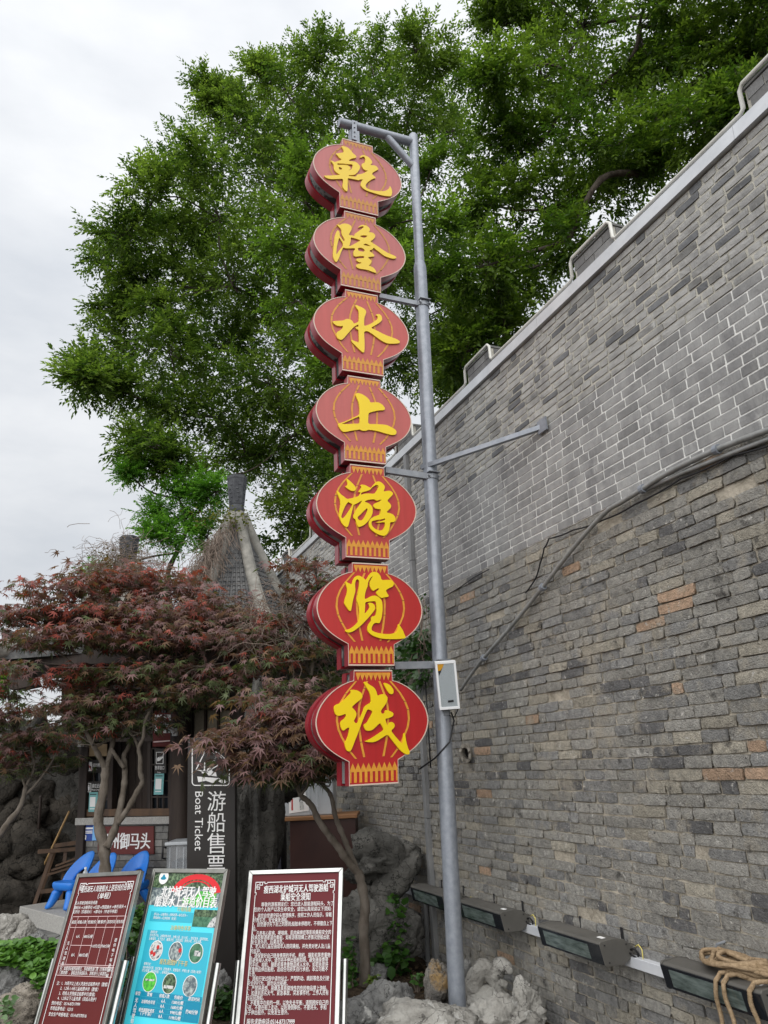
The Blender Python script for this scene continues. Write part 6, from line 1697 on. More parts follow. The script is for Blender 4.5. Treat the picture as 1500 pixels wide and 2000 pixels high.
M['rock_tan'] = mat('rock_tan', (.16, .14, .115), .88, crack=(6, .035, (.05, .045, .04)), bdist=.05, col2=(.38, .34, .29), nscale=4, lo=.3, hi=.7, bump=.9, bscale=20, spec=.2, stain=[((.5, .48, .44), 6, .62, .7)])
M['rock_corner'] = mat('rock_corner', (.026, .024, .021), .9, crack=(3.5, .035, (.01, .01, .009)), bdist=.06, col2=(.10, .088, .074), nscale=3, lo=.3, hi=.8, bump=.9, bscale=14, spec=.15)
build_rocks()

# ================================================================== leaves
LEAF_T = (np.array([(0, 0, 0), (.38, .5, .06), (.38, -.5, .06), (1, 0, -.08)]), [(0, 2, 3), (0, 3, 1)])
ROUND_T = (np.array([(0, 0, 0), (.25, .48, .05), (.65, .42, .03), (1, 0, -.1), (.65, -.42, .03), (.25, -.48, .05), (.5, 0, -.03)]), [(0, 5, 6), (5, 4, 6), (4, 3, 6), (3, 2, 6), (2, 1, 6), (1, 0, 6)])
def maple_template():
    ang = np.radians([-118, -76, -38, 0, 38, 76, 118]); ln = np.array([.42, .72, .93, 1., .93, .72, .42])
    v = [(0, 0, 0)]
    for a, l in zip(ang, ln): v.append((l*math.cos(a), l*math.sin(a), -.30*l*l))
    for k in range(6):
        a = (ang[k]+ang[k+1])/2; v.append((.27*math.cos(a), .27*math.sin(a), -.01))
    v.append((.12*math.cos(ang[0]-.5), .12*math.sin(ang[0]-.5), 0)); v.append((.12*math.cos(ang[6]+.5), .12*math.sin(ang[6]+.5), 0))
    f = []
    for k in range(7):
        a = 14 if k == 0 else 8+k-1; b = 15 if k == 6 else 8+k
        f += [(0, a, 1+k), (0, 1+k, b)]
    return np.array(v), f
MAPLE_T = maple_template()
def leaf_mesh(pos, fwd, nrm, length, width, tint, T):
    """arrays -> verts, faces, tint per vertex"""
    tv, tf = T; n = len(pos); k = len(tv)
    fwd = fwd/np.linalg.norm(fwd, axis=1)[:, None]
    side = np.cross(nrm, fwd); side /= np.linalg.norm(side, axis=1)[:, None]+1e-9
    up = np.cross(fwd, side)
    V = pos[:, None, :]+tv[None, :, 0, None]*length[:, None, None]*fwd[:, None, :]+tv[None, :, 1, None]*width[:, None, None]*side[:, None, :]+tv[None, :, 2, None]*length[:, None, None]*up[:, None, :]
    F = (np.array(tf)[None]+(np.arange(n)*k)[:, None, None]).reshape(-1, 3)
    return V.reshape(-1, 3), F, np.repeat(tint, k, axis=0)
def np_object(name, V, F, tint, m, parent=None, org=None):
    me = bpy.data.meshes.new(name)
    if org is None: org = parent_world(parent) if parent is not None else np.zeros(3)
    V = V-org
    me.vertices.add(len(V)); me.vertices.foreach_set('co', V.astype(np.float32).ravel())
    nf, q = F.shape
    me.loops.add(nf*q); me.loops.foreach_set('vertex_index', F.astype(np.int32).ravel())
    me.polygons.add(nf); me.polygons.foreach_set('loop_start', np.arange(nf, dtype=np.int32)*q)
    me.update(calc_edges=True)
    a = me.attributes.new('tint', 'FLOAT_COLOR', 'POINT'); a.data.foreach_set('color', np.c_[tint, np.ones(len(tint))].astype(np.float32).ravel())
    me.materials.append(m)
    o = bpy.data.objects.new(name, me); COL.objects.link(o)
    if parent is not None: o.parent = parent
    else: o.location = tuple(org)
    return o
def unit(a): return a/(np.linalg.norm(a, axis=-1, keepdims=True)+1e-9)
def mixcol(a, b, t): return np.array(a)[None]*(1-t[:, None])+np.array(b)[None]*t[:, None]
def leaf_patch(name, P, size, cols, m, T=ROUND_T, tilt=.6, aspect=.75, parent=None, org=None, seed=0, face=None):
    g = np.random.default_rng(seed); n = len(P)
    f = unit(np.c_[g.normal(size=(n, 2)), g.normal(size=n)*.35-.12])
    if face is not None: f = unit(f+np.array(face)[None]*.5)
    nr = unit(np.c_[g.normal(size=(n, 2))*tilt, np.ones(n)]+(np.array(face)[None]*1.2 if face is not None else 0))
    L = size*g.uniform(.6, 1.25, n)
    V, F, t = leaf_mesh(P, f, nr, L, L*aspect, mixcol(cols[0], cols[1], g.random(n)**1.4), T)
    return np_object(name, V, F, t, m, parent, org)
def build_ground_plants():
    g = np.random.default_rng(5)
    # leafy ground cover at the left
    P = []
    while len(P) < 2300:
        x, y = g.uniform(-25, 118), g.uniform(1822, 1975)
        # outline of the patch in the photo
        lo = 1838+max(0, (30-x))*.1+abs(x-60)*.08; hi = 1884+max(0, x-38)*1.25
        if lo < y < hi: P.append(at(x, y, 6.95-(y-1840)*.005+g.uniform(-.10, .10)))
    o = leaf_patch('ground_cover', np.array(P), .062, ((.05, .13, .02), (.15, .31, .055)), M['ivy_leaf'], tilt=.5, seed=1, face=(.0, -.5, .6))
    tag(o, 'bright green leafy ground cover between the left rocks', 'ground cover', kind='stuff')
    P = [at(g.uniform(0, 30), g.uniform(1950, 2000), 6.0+g.uniform(-.1, .1)) for _ in range(60)]
    o = leaf_patch('ground_cover', np.array(P), .045, ((.05, .12, .03), (.2, .3, .16)), M['ivy_leaf'], seed=4, face=(0, -.4, .5))
    tag(o, 'pale leaves creeping over the lower left rocks', 'ground cover', kind='stuff')
    def bush(name, label, cx, cy, d, rx, rz, n, cols, size, seed, pot=False):
        gg = np.random.default_rng(seed); c = at(cx, cy, d)
        q = gg.normal(size=(n, 3)); q = unit(q)*gg.uniform(.45, 1, n)[:, None]
        P = c+q*np.array([rx, rx, rz])
        root = thing(name, label, 'plant', [c[0], c[1], 0])
        leaf_o = leaf_patch('foliage', P, size, cols, M['ivy_leaf'], parent=root, seed=seed, tilt=.8); tag(leaf_o, kind='stuff')
        b = MB()
        for i in range(9):
            e = P[gg.integers(n)]; s0 = np.array([c[0]+gg.normal()*.02, c[1]+gg.normal()*.02, 0.]); b.tube([s0, (s0+e)/2+np.array([0, 0, .04]), e], .004, 5)
        tag(b.build('stem', M['twig'], root), kind='stuff')
        if pot:
            k = 14; m = MB(); vs = [(c[0]+r_*math.cos(2*math.pi*i/k), c[1]+r_*math.sin(2*math.pi*i/k), z) for z, r_ in ((0, .10), (c[2]-.12, .15), (c[2]-.09, .16), (c[2]-.09, .13)) for i in range(k)]
            m.add(vs, [(j*k+i, j*k+(i+1) % k, (j+1)*k+(i+1) % k, (j+1)*k+i) for j in range(3) for i in range(k)]); m.build('pot', M['black'], root, smooth=True, sharp=50)
    bush('potted_plant', 'leafy green plant in a black pot between the left and middle stands', 272, 1806, 7.6, .14, .17, 420, ((.03, .08, .015), (.09, .2, .04)), .06, 11, True)
    bush('shrub', 'dim green shrub squeezed behind the posts of the left stands', 258, 1895, 6.7, .13, .26, 330, ((.02, .06, .012), (.06, .14, .03)), .05, 12)
    bush('shrub', 'low green plant at the foot of the black ticket sign', 430, 1968, 6.45, .13, .15, 300, ((.02, .06, .012), (.06, .13, .03)), .055, 13)
    bush('shrub', 'small green plant behind the right post of the safety notice', 684, 1890, 6.6, .05, .22, 130, ((.03, .09, .015), (.07, .16, .03)), .05, 14)
    bush('weed', 'small yellow green weed at the foot of the maple trunk', 727, 1920, 6.5, .06, .07, 70, ((.06, .13, .02), (.16, .2, .04)), .04, 15)
    bush('weed', 'tiny green weed on the soil left of the stained rock', 812, 1912, 6.55, .05, .04, 40, ((.04, .11, .02), (.08, .18, .04)), .045, 16)
    bush('climbing_plant', 'heart leaved climbing plant on the wall below the far floodlight', 772, 1835, 7.05, .12, .36, 330, ((.03, .09, .015), (.075, .17, .03)), .075, 17)
    bush('climbing_plant', 'low round leaved plant by the cracked slab behind the maple', 752, 1868, 6.95, .16, .10, 120, ((.03, .09, .015), (.07, .15, .03)), .085, 18)
    def wall_ivy(label, x0, y0, x1, y1, n, seed, size=.09):
        gg = np.random.default_rng(seed); P = []
        for i in range(n):
            x = gg.uniform(x0, x1); y = gg.uniform(y0, y1); s, z = wall_px(x, y, .06); P.append(wall_pt(s, z, gg.uniform(.03, .16)))
        root = thing('ivy', label, 'ivy', P[0]*np.array([1, 1, 0]))
        tag(leaf_patch('foliage', np.array(P), size, ((.018, .055, .012), (.06, .13, .035)), M['ivy_leaf'], parent=root, seed=seed, face=-WB*.8-Z3*.2, tilt=.7, T=LEAF_T), kind='stuff')
        b = MB()
        for i in range(14):
            a = P[gg.integers(n)]; d = P[gg.integers(n)]; m_ = (a+d)/2-Z3*.08; b.tube([a, m_, d], .0035, 5)
        tag(b.build('stem', M['twig'], root), kind='stuff')
    wall_ivy('dark green ivy hanging on the wall between the two lowest lanterns and the pole', 770, 1235, 838, 1345, 260, 21)
    wall_ivy('trailing ivy on the wall left of the second lowest lantern', 628, 1240, 676, 1330, 150, 22, .08)
    wall_ivy('small leaves growing from the wall beside the bracket of the speaker', 828, 1160, 850, 1320, 60, 23, .05)
    # leaf litter and pebbles on the soil
    P = [ground_at(gg_x, gg_y, .07) for gg_x, gg_y in zip(g.uniform(655, 900, 420), g.uniform(1885, 2000, 420))]
    o = leaf_patch('leaf_litter', np.array(P)+np.c_[np.zeros((420, 2)), g.uniform(-.01, .03, 420)], .045, ((.05, .035, .02), (.16, .11, .07)), M['ivy_leaf'], T=LEAF_T, seed=31, tilt=.4)
    tag(o, 'dry brown leaf litter on the soil', 'leaf litter', kind='stuff')
build_ground_plants()

# dry vines over the pavilion roofs
def build_dry_vines():
    g = np.random.default_rng(8)
    def strands(n, region, length, droop, spread, r=.0035):
        b = MB()
        for _ in range(n):
            x, y, d = region(g); p = at(x, y, d); P = [p]
            dirv = np.array([g.normal()*spread, g.normal()*.3, g.normal()*.5-droop]); 
            for i in range(5):
                dirv = dirv*.8+g.normal(size=3)*.35+np.array([0, 0, -droop*.25]); p = p+dirv/np.linalg.norm(dirv)*length/5; P.append(p)
            b.tube(P, r*g.uniform(.6, 1.3), 4, cap=False)
        return b
    def on_ridge(x0, y0, x1, y1, d0, d1, w):
        return lambda g: (lambda t: (x0+(x1-x0)*t+g.normal()*w*(.3+t), y0+(y1-y0)*t+g.normal()*w*.5, d0+(d1-d0)*t+g.normal()*.06))(g.random()**.8)
    root = thing('dry_vines', 'dry brown vine tangle over the left side of the nearer pavilion roof', 'vines', at(430, 1060, 11.5)*np.array([1, 1, 0]))
    b = strands(420, on_ridge(455, 1012, 372, 1120, 11.75, 11.35, 11), .5, .9, .35)
    tag(b.build('vine_stems', M['twig'], root), kind='stuff')
    P = np.array([at(g.normal(452, 34), g.normal(1012, 13), 11.75+g.normal()*.2) for _ in range(420)])
    tag(leaf_patch('vine_leaves', P, .055, ((.05, .07, .02), (.14, .13, .04)), M['leaf'], T=LEAF_T, parent=root, seed=3), kind='stuff')
    root = thing('dry_vines', 'dense dry vine tangle smothering the far left roof finial', 'vines', at(230, 1100, 12.7)*np.array([1, 1, 0]))
    reg = lambda g: (g.normal(238, 34), 1120-abs(g.normal(0, 36))+g.normal()*12+18, 12.75+g.normal()*.3)
    b = strands(820, reg, .45, .3, .8, .0035)
    tag(b.build('vine_stems', M['twig'], root), kind='stuff')
    P = np.array([at(g.normal(225, 32), g.normal(1112, 20), 12.6+g.normal()*.3) for _ in range(600)])
    tag(leaf_patch('vine_leaves', P, .05, ((.05, .045, .02), (.12, .09, .04)), M['leaf'], T=LEAF_T, parent=root, seed=6), kind='stuff')
    root = thing('dry_vines', 'bare pale twig tangle under the maple beside the second lowest lantern', 'vines', at(600, 1240, 9.0)*np.array([1, 1, 0]))
    reg = lambda g: (g.uniform(470, 665), g.normal(1220, 45), 9.3+g.normal()*.3)
    b = strands(330, reg, .55, .45, .7, .0032)
    tag(b.build('vine_stems', M['twig'], root), kind='stuff')
build_dry_vines()

# ================================================================== trees
def limb(pts, r0, r1, jit=.0, seed=0):
    """smooth tapering path through 3-D points"""
    P = np.asarray(pts, float); Q = []
    for i in range(len(P)-1):
        p0, p1, p2, p3 = P[max(i-1, 0)], P[i], P[i+1], P[min(i+2, len(P)-1)]
        for t in np.linspace(0, 1, 6)[:-1]: Q.append(.5*((2*p1)+(p2-p0)*t+(2*p0-5*p1+4*p2-p3)*t*t+(3*p1-p0-3*p2+p3)*t**3))
    Q.append(P[-1]); Q = np.array(Q)
    g = np.random.default_rng(seed)
    R = np.linspace(r0, r1, len(Q))*(1+.09*np.sin(np.arange(len(Q))*1.7+seed)+.05*g.normal(size=len(Q)))
    return Q, R
def big_tree(label, root_pt, trunk, blobs, leaf, cols, seed, group='tall trees behind the city wall', sub_n=11, spray_n=13, per=12, tw=.16, bias=.35):
    g = np.random.default_rng(seed)
    root = thing('tree', label, 'tree', root_pt, group)
    C = np.array([at(x, y, d) for x, y, r, d in blobs]); R = np.array([r*proj(c)[2]/FPX for (x, y, r, d), c in zip(blobs, C)])
    nodes = [np.asarray(p, float) for p in trunk]; par = [i-1 for i in range(len(nodes))]
    nt = len(nodes)
    left = list(range(len(C))); idx = {}
    plen = [0.]*len(nodes)
    while left:      # grow the limbs outward, always from the nearest part already grown
        best = None
        for i in left:
            for j in range(max(1, nt-2), len(nodes)):
                dd = np.linalg.norm(C[i]-nodes[j])
                cost = dd+.62*(plen[j]+dd)
                if best is None or cost < best[0]: best = (cost, i, j)
        _, i, j = best
        a, b_ = nodes[j], C[i]
        nodes.append(b_); par.append(j); left.remove(i); plen.append(plen[j]+np.linalg.norm(b_-a))
    cnt = np.ones(len(nodes))
    for k in range(len(nodes)-1, 0, -1):
        if par[k] >= 0: cnt[par[k]] += cnt[k]
    tr = MB(); br = MB()
    rad = lambda c: .012+tw*(c/len(nodes))**.75
    for k in range(1, len(nodes)):
        a, b_ = nodes[par[k]], nodes[k]; L = np.linalg.norm(b_-a)
        m_ = (a+b_)/2+g.normal(size=3)*.09*L+Z3*.05*L
        q, r_ = limb([a, m_, b_], rad(cnt[k])*1.05, rad(max(cnt[k]-1, 1))*.8, seed=k)
        (tr if k < nt else br).tube(q, r_, 10 if k < nt else 6, cap=False)
    tw_mb = MB(); SO = []; SD = []; SS = []
    for c, rr in zip(C, R):
        tone = g.random()
        for s_ in range(sub_n):
            d = unit(g.normal(size=3)+np.array([0, -.25, .25])); sc_ = c+d*rr*g.uniform(.3, .78)*np.array([1.05, 1.05, .85])
            tw_mb.tube([c+d*rr*.05, (c+sc_)/2+g.normal(size=3)*.06*rr, sc_, sc_+d*rr*.25+g.normal(size=3)*.05], [.014, .010, .006, .003], 4, cap=False)
            st = min(1., max(0., tone*.5+g.normal()*.38+.15))
            o = sc_+g.normal(size=(spray_n, 3))*rr*.20*np.array([1.1, 1.1, .55])
            SO.append(o); SD.append(unit(d*.8+g.normal(size=(spray_n, 3))*.65+np.array([0, 0, .12]))); SS.append(np.full(spray_n, st))
    SO = np.concatenate(SO); SD = np.concatenate(SD); SS = np.concatenate(SS); n = len(SO)
    sl = leaf*g.uniform(3., 4.8, n)
    U = unit(np.cross(SD, np.array([0, 0, 1.])+g.normal(size=(n, 3))*.15)); young = (g.random(n) < bias)*.5
    t = ((np.arange(per)+.6)/per)[None, :, None]; sg = np.where(np.arange(per) % 2, 1, -1)[None, :, None]
    fw = SD[:, None]*(.45+.4*t)+U[:, None]*sg*(.9-.45*t)+g.normal(size=(n, per, 3))*.18-Z3*.12
    pos = SO[:, None]+SD[:, None]*(sl[:, None, None]*t)-Z3*(sl[:, None, None]*.12*t*t)
    nr = unit(np.array([0, 0, 1.])+g.normal(size=(n, per, 3))*.5)
    ln = leaf*g.uniform(.7, 1.2, (n, per))*(1-.2*t[..., 0])
    k = np.clip(SS[:, None]*.5+young[:, None]*t[..., 0]+g.normal(size=(n, per))*.08, 0, 1).ravel()
    pos = pos.reshape(-1, 3); L = ln.ravel()
    V, F, t = leaf_mesh(pos, fw.reshape(-1, 3), nr.reshape(-1, 3), L, L*.46, mixcol(cols[0], cols[1], k), LEAF_T)
    tag(np_object('crown', V, F, t, M['leaf'], root), kind='stuff')
    tr.build('trunk', M['bark'], root, smooth=True)
    tag(br.build('branches', M['bark'], root, smooth=True), kind='stuff'); tag(tw_mb.build('twigs', M['bark'], root), kind='stuff')
    return len(pos)
def build_trees():
    g = np.random.default_rng(3)
    B = [(300,390,66),(248,455,55),(215,495,46),(335,470,76),(400,330,80),(470,260,72),(560,185,80),(625,125,58),(720,112,64),(810,100,58),(865,150,54),(520,350,92),(620,290,92),(700,220,84),(800,220,84),(880,260,74),(430,430,92),(350,560,84),(265,545,50),(455,560,100),(560,470,100),(250,670,60),(185,728,46),(330,690,84),(430,680,92),(540,610,100),(252,770,54),(330,800,84),(300,868,54),(420,815,102),(530,750,100),(620,680,92),(580,845,100),(480,890,82),(335,905,58),(655,900,84),(600,965,92),(560,1030,66),(680,800,84),(840,480,84),(870,600,74),(850,720,74),(640,420,92),(740,340,74),(760,560,80),(770,700,70),(225,600,36),(160,745,30),(455,205,34),(300,600,40),(505,150,40),(770,460,70),(640,1040,60)]
    bl = [(x, y, r, 17.5+g.uniform(-1.6, 1.6)-(.8 if y > 700 else 0)) for x, y, r in B]
    bl += [(x, y, r*1.25, 20.3+g.uniform(-.6, .6)) for x, y, r in B if r > 72]
    bl.append((402, 175, 26, 17.5)); bl.append((412, 205, 14, 17.5))
    tp = [at(700, 1250, 19), at(690, 1000, 18.5), at(672, 860, 18.2), at(690, 690, 18)]; tp[0][2] = .0
    n1 = big_tree('tall spreading green tree left of and behind the lantern signs', tp[0], tp, bl, .145, ((.040, .082, .015), (.20, .29, .060)), 41, sub_n=11, spray_n=17)
    B = [(985,50,60),(1040,40,84),(1140,50,94),(1250,50,94),(1360,50,94),(1470,50,84),(978,150,54),(1060,160,94),(1170,170,94),(1290,160,94),(1400,150,84),(1480,130,60),(958,290,70),(1050,285,94),(1160,290,92),(1270,275,84),(1360,240,64),(960,400,84),(1060,410,92),(1160,395,72),(1250,340,54),(950,520,84),(1035,525,84),(1110,470,56),(930,620,74),(985,645,54),(905,690,54),(890,765,44),(1150,-60,90),(1350,-60,90),(1500,-30,80),(1000,-40,70),(1430,220,44)]
    bl = [(x, y, r, 13.2+g.uniform(-1.3, 1.3)) for x, y, r in B]
    tp = [at(1530, 700, 14.5), at(1490, 300, 14), at(1440, 130, 13.6), at(1330, 40, 13.4)]; tp[0][2] = 0
    n2 = big_tree('large dark green tree overhanging the battlements at the upper right', tp[0], tp, bl, .128, ((.036, .076, .011), (.175, .265, .042)), 43, sub_n=13, spray_n=19, tw=.19)
    B = [(650,330,46),(600,400,50),(560,480,50),(610,520,46),(575,590,46),(630,640,44),(650,720,40),(770,440,40),(842,330,36),(850,430,38),(860,540,40),(640,480,40),(760,520,36),(590,330,36)]
    bl = [(x, y, r, 12.3+g.uniform(-.5, .5)) for x, y, r in B]
    tp = [at(795, 1300, 13.2), at(790, 900, 13.0), at(740, 640, 12.8), at(700, 480, 12.6)]; tp[0][2] = 0
    n3 = big_tree('bright young tree with larger leaves directly behind the upper lantern signs', tp[0], tp, bl, .115, ((.05, .10, .016), (.17, .28, .045)), 47, sub_n=10, spray_n=11, tw=.06, bias=.55)
    B = [(312,1010,38),(350,975,38),(392,1000,40),(300,1050,30),(375,945,34),(255,930,20),(270,905,20),(340,1040,34),(420,960,34),(190,1130,24),(405,1050,34),(12,1310,26),(25,1330,22)]
    bl = [(x, y, r, 15.3+g.uniform(-.5, .5)) for x, y, r in B]
    tp = [at(330, 1400, 15.6), at(335, 1200, 15.5), at(345, 1080, 15.4), at(360, 1010, 15.3)]; tp[0][2] = 0
    n4 = big_tree('small vivid light green tree between the two pavilion finials', tp[0], tp, bl, .085, ((.06, .16, .022), (.18, .38, .06)), 53, sub_n=10, spray_n=16, tw=.05, bias=.6)
    return n1, n2, n3, n4
print('leaves', build_trees())

# ---- red maples
def px_path(pts, d0, d1=None):
    d1 = d0 if d1 is None else d1
    return [at(x, y, d0+(d1-d0)*i/(len(pts)-1)) for i, (x, y) in enumerate(pts)]
def maple(label, base, limbs, layers, leaf, seed, singles=0, dens=1., twig_n=5):
    g = np.random.default_rng(seed)
    root = thing('maple_tree', label, 'tree', base, 'red maples in front of the pavilion')
    b = MB()
    for k, (pts, r0, r1) in enumerate(limbs):
        q, r_ = limb(pts, r0, r1, seed=seed+k); b.tube(q, r_, 12, cap=True)
    b.build('trunk', M['maple_bark'], root, smooth=True)
    tips = np.array([l[0][-1] for l in limbs]+[l[0][len(l[0])//2] for l in limbs])
    pos = []; nrm = []; fw = []; tin = []; tw = MB()
    PUR, RED, GRN, BRN = (.185, .105, .105), (.30, .075, .058), (.075, .095, .038), (.17, .105, .065)
    for (x, y, rx, ry, d, red, grn) in layers:
        c = at(x, y, d); z = proj(c)[2]; k = z/FPX
        Rx, Rz = rx*k, ry*k*.72; Ry = Rx*.75
        n = int(dens*rx*ry*.105*(10/d)**.0)
        src = tips[np.argmin(np.linalg.norm(tips-c, axis=1))]
        for _ in range(twig_n):
            e = c+np.array([g.uniform(-.8, .8)*Rx, g.uniform(-.8, .8)*Ry, g.uniform(-.5, .5)*Rz])
            m_ = (src+e)/2+g.normal(size=3)*.06-Z3*.04
            q, r_ = limb([src, m_, e], .010, .0025, seed=abs(int(x))+_); tw.tube(q, r_, 5, cap=False)
            for __ in range(3):
                e2 = e+g.normal(size=3)*np.array([Rx, Ry, Rz])*.4; tw.tube([e, (e+e2)/2, e2], [.004, .003, .0015], 4, cap=False)
        # small flat sprays inside the layer
        ns = max(4, n//9)
        for _ in range(ns):
            v = g.normal(size=3); v /= np.linalg.norm(v); v *= g.random()**.4
            s0 = c+v*np.array([Rx, Ry, Rz])
            tone = g.random(); hgt = v[2]
            for j in range(9):
                p = s0+g.normal(size=3)*np.array([.12, .12, .025])*leaf/.08
                pos.append(p); out = unit(v*np.array([1, 1, .2])+g.normal(size=3)*.6)
                out[2] = out[2]*.3-.32; fw.append(out)
                nrm.append(unit(np.array([0, -.12, 1.])+g.normal(size=3)*.38))
                pg = max(0., grn-.35*hgt); u = g.random()
                base_c = np.array(RED) if (tone < red*.85 and u < .8) else (np.array(GRN) if u < pg else (np.array(BRN) if u < pg+.22 else np.array(PUR)))
                tin.append(base_c*g.uniform(.75, 1.3))
    pos = np.array(pos); nrm = np.array(nrm); fw = np.array(fw); tin = np.array(tin)
    L = leaf*g.uniform(.7, 1.15, len(pos))*1.08
    keep = np.ones(len(pos), bool)
    if singles:
        dist = np.linalg.norm(pos-CP, axis=1); pick = np.argsort(dist)[:singles]; keep[pick] = False
        protos = []
        for q in range(12):
            i = pick[q*len(pick)//12]
            me = bpy.data.meshes.new('leaf'); tv, tf = MAPLE_T
            me.from_pydata(tv.tolist(), [], tf)
            a = me.attributes.new('tint', 'FLOAT_COLOR', 'POINT'); a.data.foreach_set('color', np.tile(np.r_[tin[i], 1.], len(tv)).astype(np.float32)); me.materials.append(M['maple_leaf']); protos.append(me)
        for n_, i in enumerate(pick):
            f_ = fw[i]/np.linalg.norm(fw[i]); s_ = np.cross(nrm[i], f_); s_ /= np.linalg.norm(s_); u_ = np.cross(f_, s_)
            o = bpy.data.objects.new('leaf', protos[n_ % 12]); COL.objects.link(o); o.parent = root
            X = np.eye(4); X[:3, 0] = f_*L[i]; X[:3, 1] = s_*L[i]; X[:3, 2] = u_*L[i]; X[:3, 3] = pos[i]-np.array(root.location)
            o.matrix_local = Matrix(X.tolist())
    V, F, t = leaf_mesh(pos[keep], fw[keep], nrm[keep], L[keep], L[keep], tin[keep], MAPLE_T)
    tag(np_object('foliage', V, F, t, M['maple_leaf'], root), kind='stuff')
    tag(tw.build('twigs', M['maple_bark'], root, smooth=True), kind='stuff')
    return len(pos)
def build_maples():
    # centre left
    d = 9.9
    base = at(205, 1800, d); base[2] = 0
    t1 = [base]+px_path([(205, 1712), (203, 1657), (193, 1612), (194, 1583), (203, 1540), (206, 1499)], d)
    limbs = [(t1, .066, .046),
             (px_path([(206, 1501), (191, 1472), (182, 1455), (165, 1425), (140, 1400)], d, d-.2), .036, .018), (px_path([(206, 1501), (217, 1467), (222, 1440), (228, 1395), (215, 1330)], d, d+.1), .034, .014),
             (px_path([(208, 1655), (225, 1617), (236, 1572), (243, 1529), (244, 1497), (242, 1476), (251, 1459), (264, 1423), (285, 1370), (300, 1290)], d-.05, d+.2), .045, .014),
             (px_path([(243, 1500), (232, 1485), (222, 1470), (217, 1461)], d, d), .026, .02),
             (px_path([(230, 1608), (251, 1578), (268, 1546), (278, 1527), (274, 1508), (274, 1482), (271, 1461), (280, 1440), (287, 1400), (330, 1340), (400, 1300)], d-.1, d-.5), .036, .012),
             (px_path([(272, 1465), (262, 1440), (250, 1425), (235, 1410)], d-.1, d-.3), .02, .008),
             (px_path([(228, 1395), (180, 1330), (110, 1270), (40, 1210)], d+.1, d), .016, .006), (px_path([(300, 1290), (330, 1210), (350, 1150)], d+.2, d+.3), .014, .006)]
    Ls = []
    for (x, y, rx, ry, dd, red, grn) in [(95,1150,95,26,0,.35,.05),(40,1205,75,28,.2,.3,.1),(205,1128,105,30,.2,.5,.0),(300,1132,100,26,.4,.45,.05),(430,1182,95,26,.3,.35,.1),(140,1192,130,32,0,.4,.1),(300,1200,160,34,.2,.45,.1),(470,1212,80,30,.1,.3,.15),(120,1245,125,32,-.2,.2,.25),(290,1250,165,36,-.2,.2,.25),(460,1262,100,34,-.3,.2,.25),(150,1322,90,28,.1,.45,.2),(290,1318,150,38,-.1,.15,.5),(430,1325,95,30,-.4,.12,.4),(120,1378,80,26,.1,.3,.35),(235,1372,120,34,0,.2,.5),(360,1368,80,26,-.3,.1,.6),(170,1418,85,22,0,.2,.5),(265,1415,90,24,-.1,.1,.6),(380,1345,70,22,-.6,.15,.4),(290,1160,140,30,.5,.4,.1),(215,1225,200,36,.3,.3,.2),(400,1225,130,36,.3,.3,.2)]:
        Ls.append((x, y, rx, ry, d+dd, red, grn))
    n1 = maple('red maple with three grey trunks in front of the blue chairs and booth', base, limbs, Ls, .095, 61, dens=1.15)
    # far left
    d = 11.3; base = at(-40, 1720, d); base[2] = 0
    limbs = [([base]+px_path([(-22, 1660), (2, 1627), (16, 1606), (37, 1581), (46, 1558), (50, 1536)], d), .05, .026),
             (px_path([(50, 1538), (43, 1517), (40, 1496), (40, 1475), (30, 1440)], d), .016, .008), (px_path([(52, 1534), (64, 1509), (67, 1491), (63, 1477), (60, 1440)], d), .018, .009),
             (px_path([(49, 1552), (64, 1539), (77, 1523), (90, 1506), (101, 1488), (110, 1470), (120, 1440)], d), .02, .008)]
    Ls = [(20,1305,50,24,d,.15,.45),(15,1395,55,36,d,.2,.4),(60,1440,70,28,d,.2,.45),(20,1470,50,26,d,.35,.3),(100,1450,60,22,d+.1,.05,.8),(-20,1350,60,40,d,.2,.4),(120,1490,40,18,d+.2,0,.9),(20,1500,45,20,d,.15,.6)]
    n2 = maple('slender maple leaning in from the left edge in front of the dark rockery', base, limbs, Ls, .095, 67, dens=1.2)
    # right, low clump
    d = 6.55; base = ground_at(711, 1940, .04)
    dd = math.hypot(base[0], base[1])
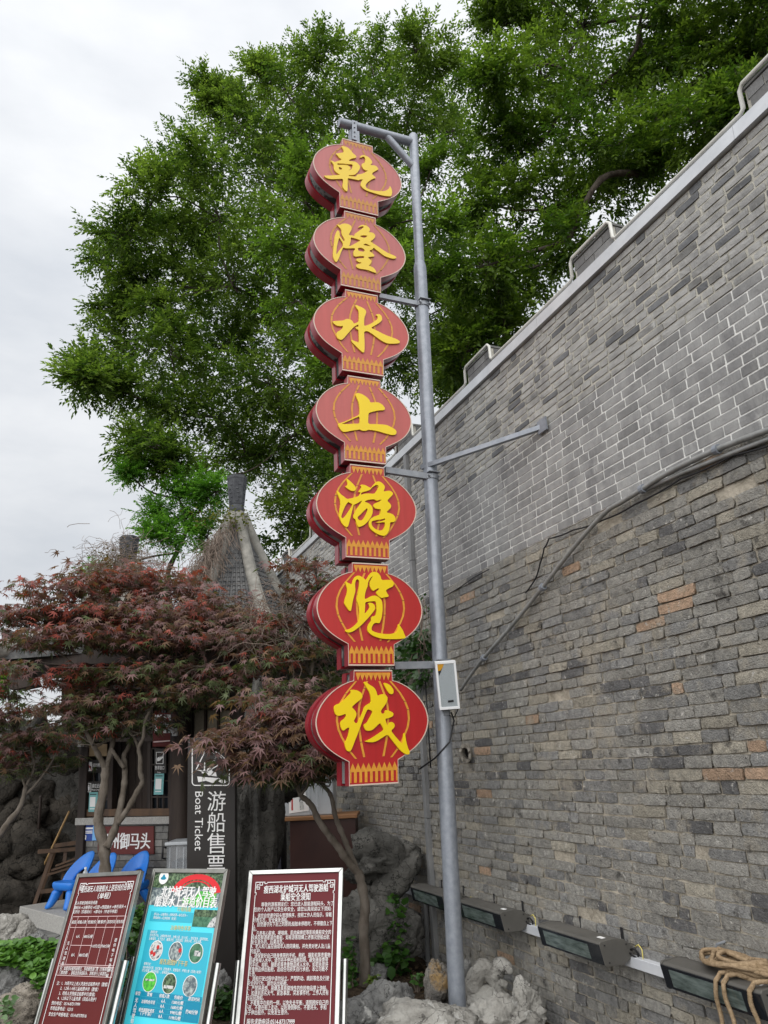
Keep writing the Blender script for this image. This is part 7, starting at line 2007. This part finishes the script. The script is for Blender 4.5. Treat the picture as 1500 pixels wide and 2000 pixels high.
    limbs = [([base]+px_path([(713, 1876), (710, 1815), (713, 1769), (705, 1723), (699, 1702)], dd), .042, .036),
             (px_path([(700, 1706), (676, 1677), (661, 1655), (642, 1631), (621, 1600), (611, 1577), (599, 1563), (588, 1554), (581, 1537), (566, 1500), (540, 1460), (510, 1430)], dd, 6.3), .033, .012),
             (px_path([(697, 1700), (685, 1670), (673, 1640), (662, 1613), (654, 1591), (649, 1563), (642, 1546), (631, 1534), (618, 1505), (600, 1450)], dd+.05, 6.5), .026, .012),
             (px_path([(588, 1554), (600, 1535), (604, 1520)], 6.4), .010, .004)]
    Ls = [(560,1398,78,26,6.4,.12,.05),(500,1438,80,28,6.3,.12,.1),(600,1425,75,30,6.4,.12,.1),(560,1475,110,28,6.35,.05,.4),(635,1478,52,24,6.4,.05,.3),(462,1488,52,18,6.3,.1,.3),(560,1512,85,15,6.35,.0,.8),(530,1365,60,18,6.6,.1,.15),(650,1500,40,14,6.4,.05,.4),(440,1452,36,16,6.25,.2,.1)]
    n3 = maple('small maple with a low purple leaf clump in front of the lowest lantern sign', base, limbs, Ls, .092, 71, singles=300, dens=1.05, twig_n=4)
    # behind, between pavilion and lanterns
    d = 8.9; base = at(575, 1720, d); base[2] = 0
    limbs = [([base]+px_path([(580, 1500), (592, 1400), (606, 1330), (616, 1250), (618, 1180), (618, 1110)], d), .035, .008),
             (px_path([(592, 1400), (560, 1340), (530, 1300)], d), .016, .006), (px_path([(612, 1270), (590, 1220), (565, 1190)], d), .012, .004), (px_path([(617, 1200), (640, 1165), (652, 1140)], d), .010, .004)]
    Ls = [(595,1108,60,24,d,.3,.25),(635,1135,40,26,d,.25,.4),(590,1165,60,26,d+.1,.4,.15),(560,1215,58,28,d+.1,.3,.2),(600,1270,60,34,d-.1,.05,.5),(540,1290,60,34,d-.1,.05,.5),(540,1345,70,26,d-.4,.05,.45),(630,1330,40,30,d,.0,.7),(500,1240,60,26,d+.2,.3,.2)]
    n4 = maple('thin dark maple rising between the pavilion roof and the lantern signs', base, limbs, Ls, .09, 73, dens=.95)
    return n1, n2, n3, n4
print('maple leaves', build_maples())
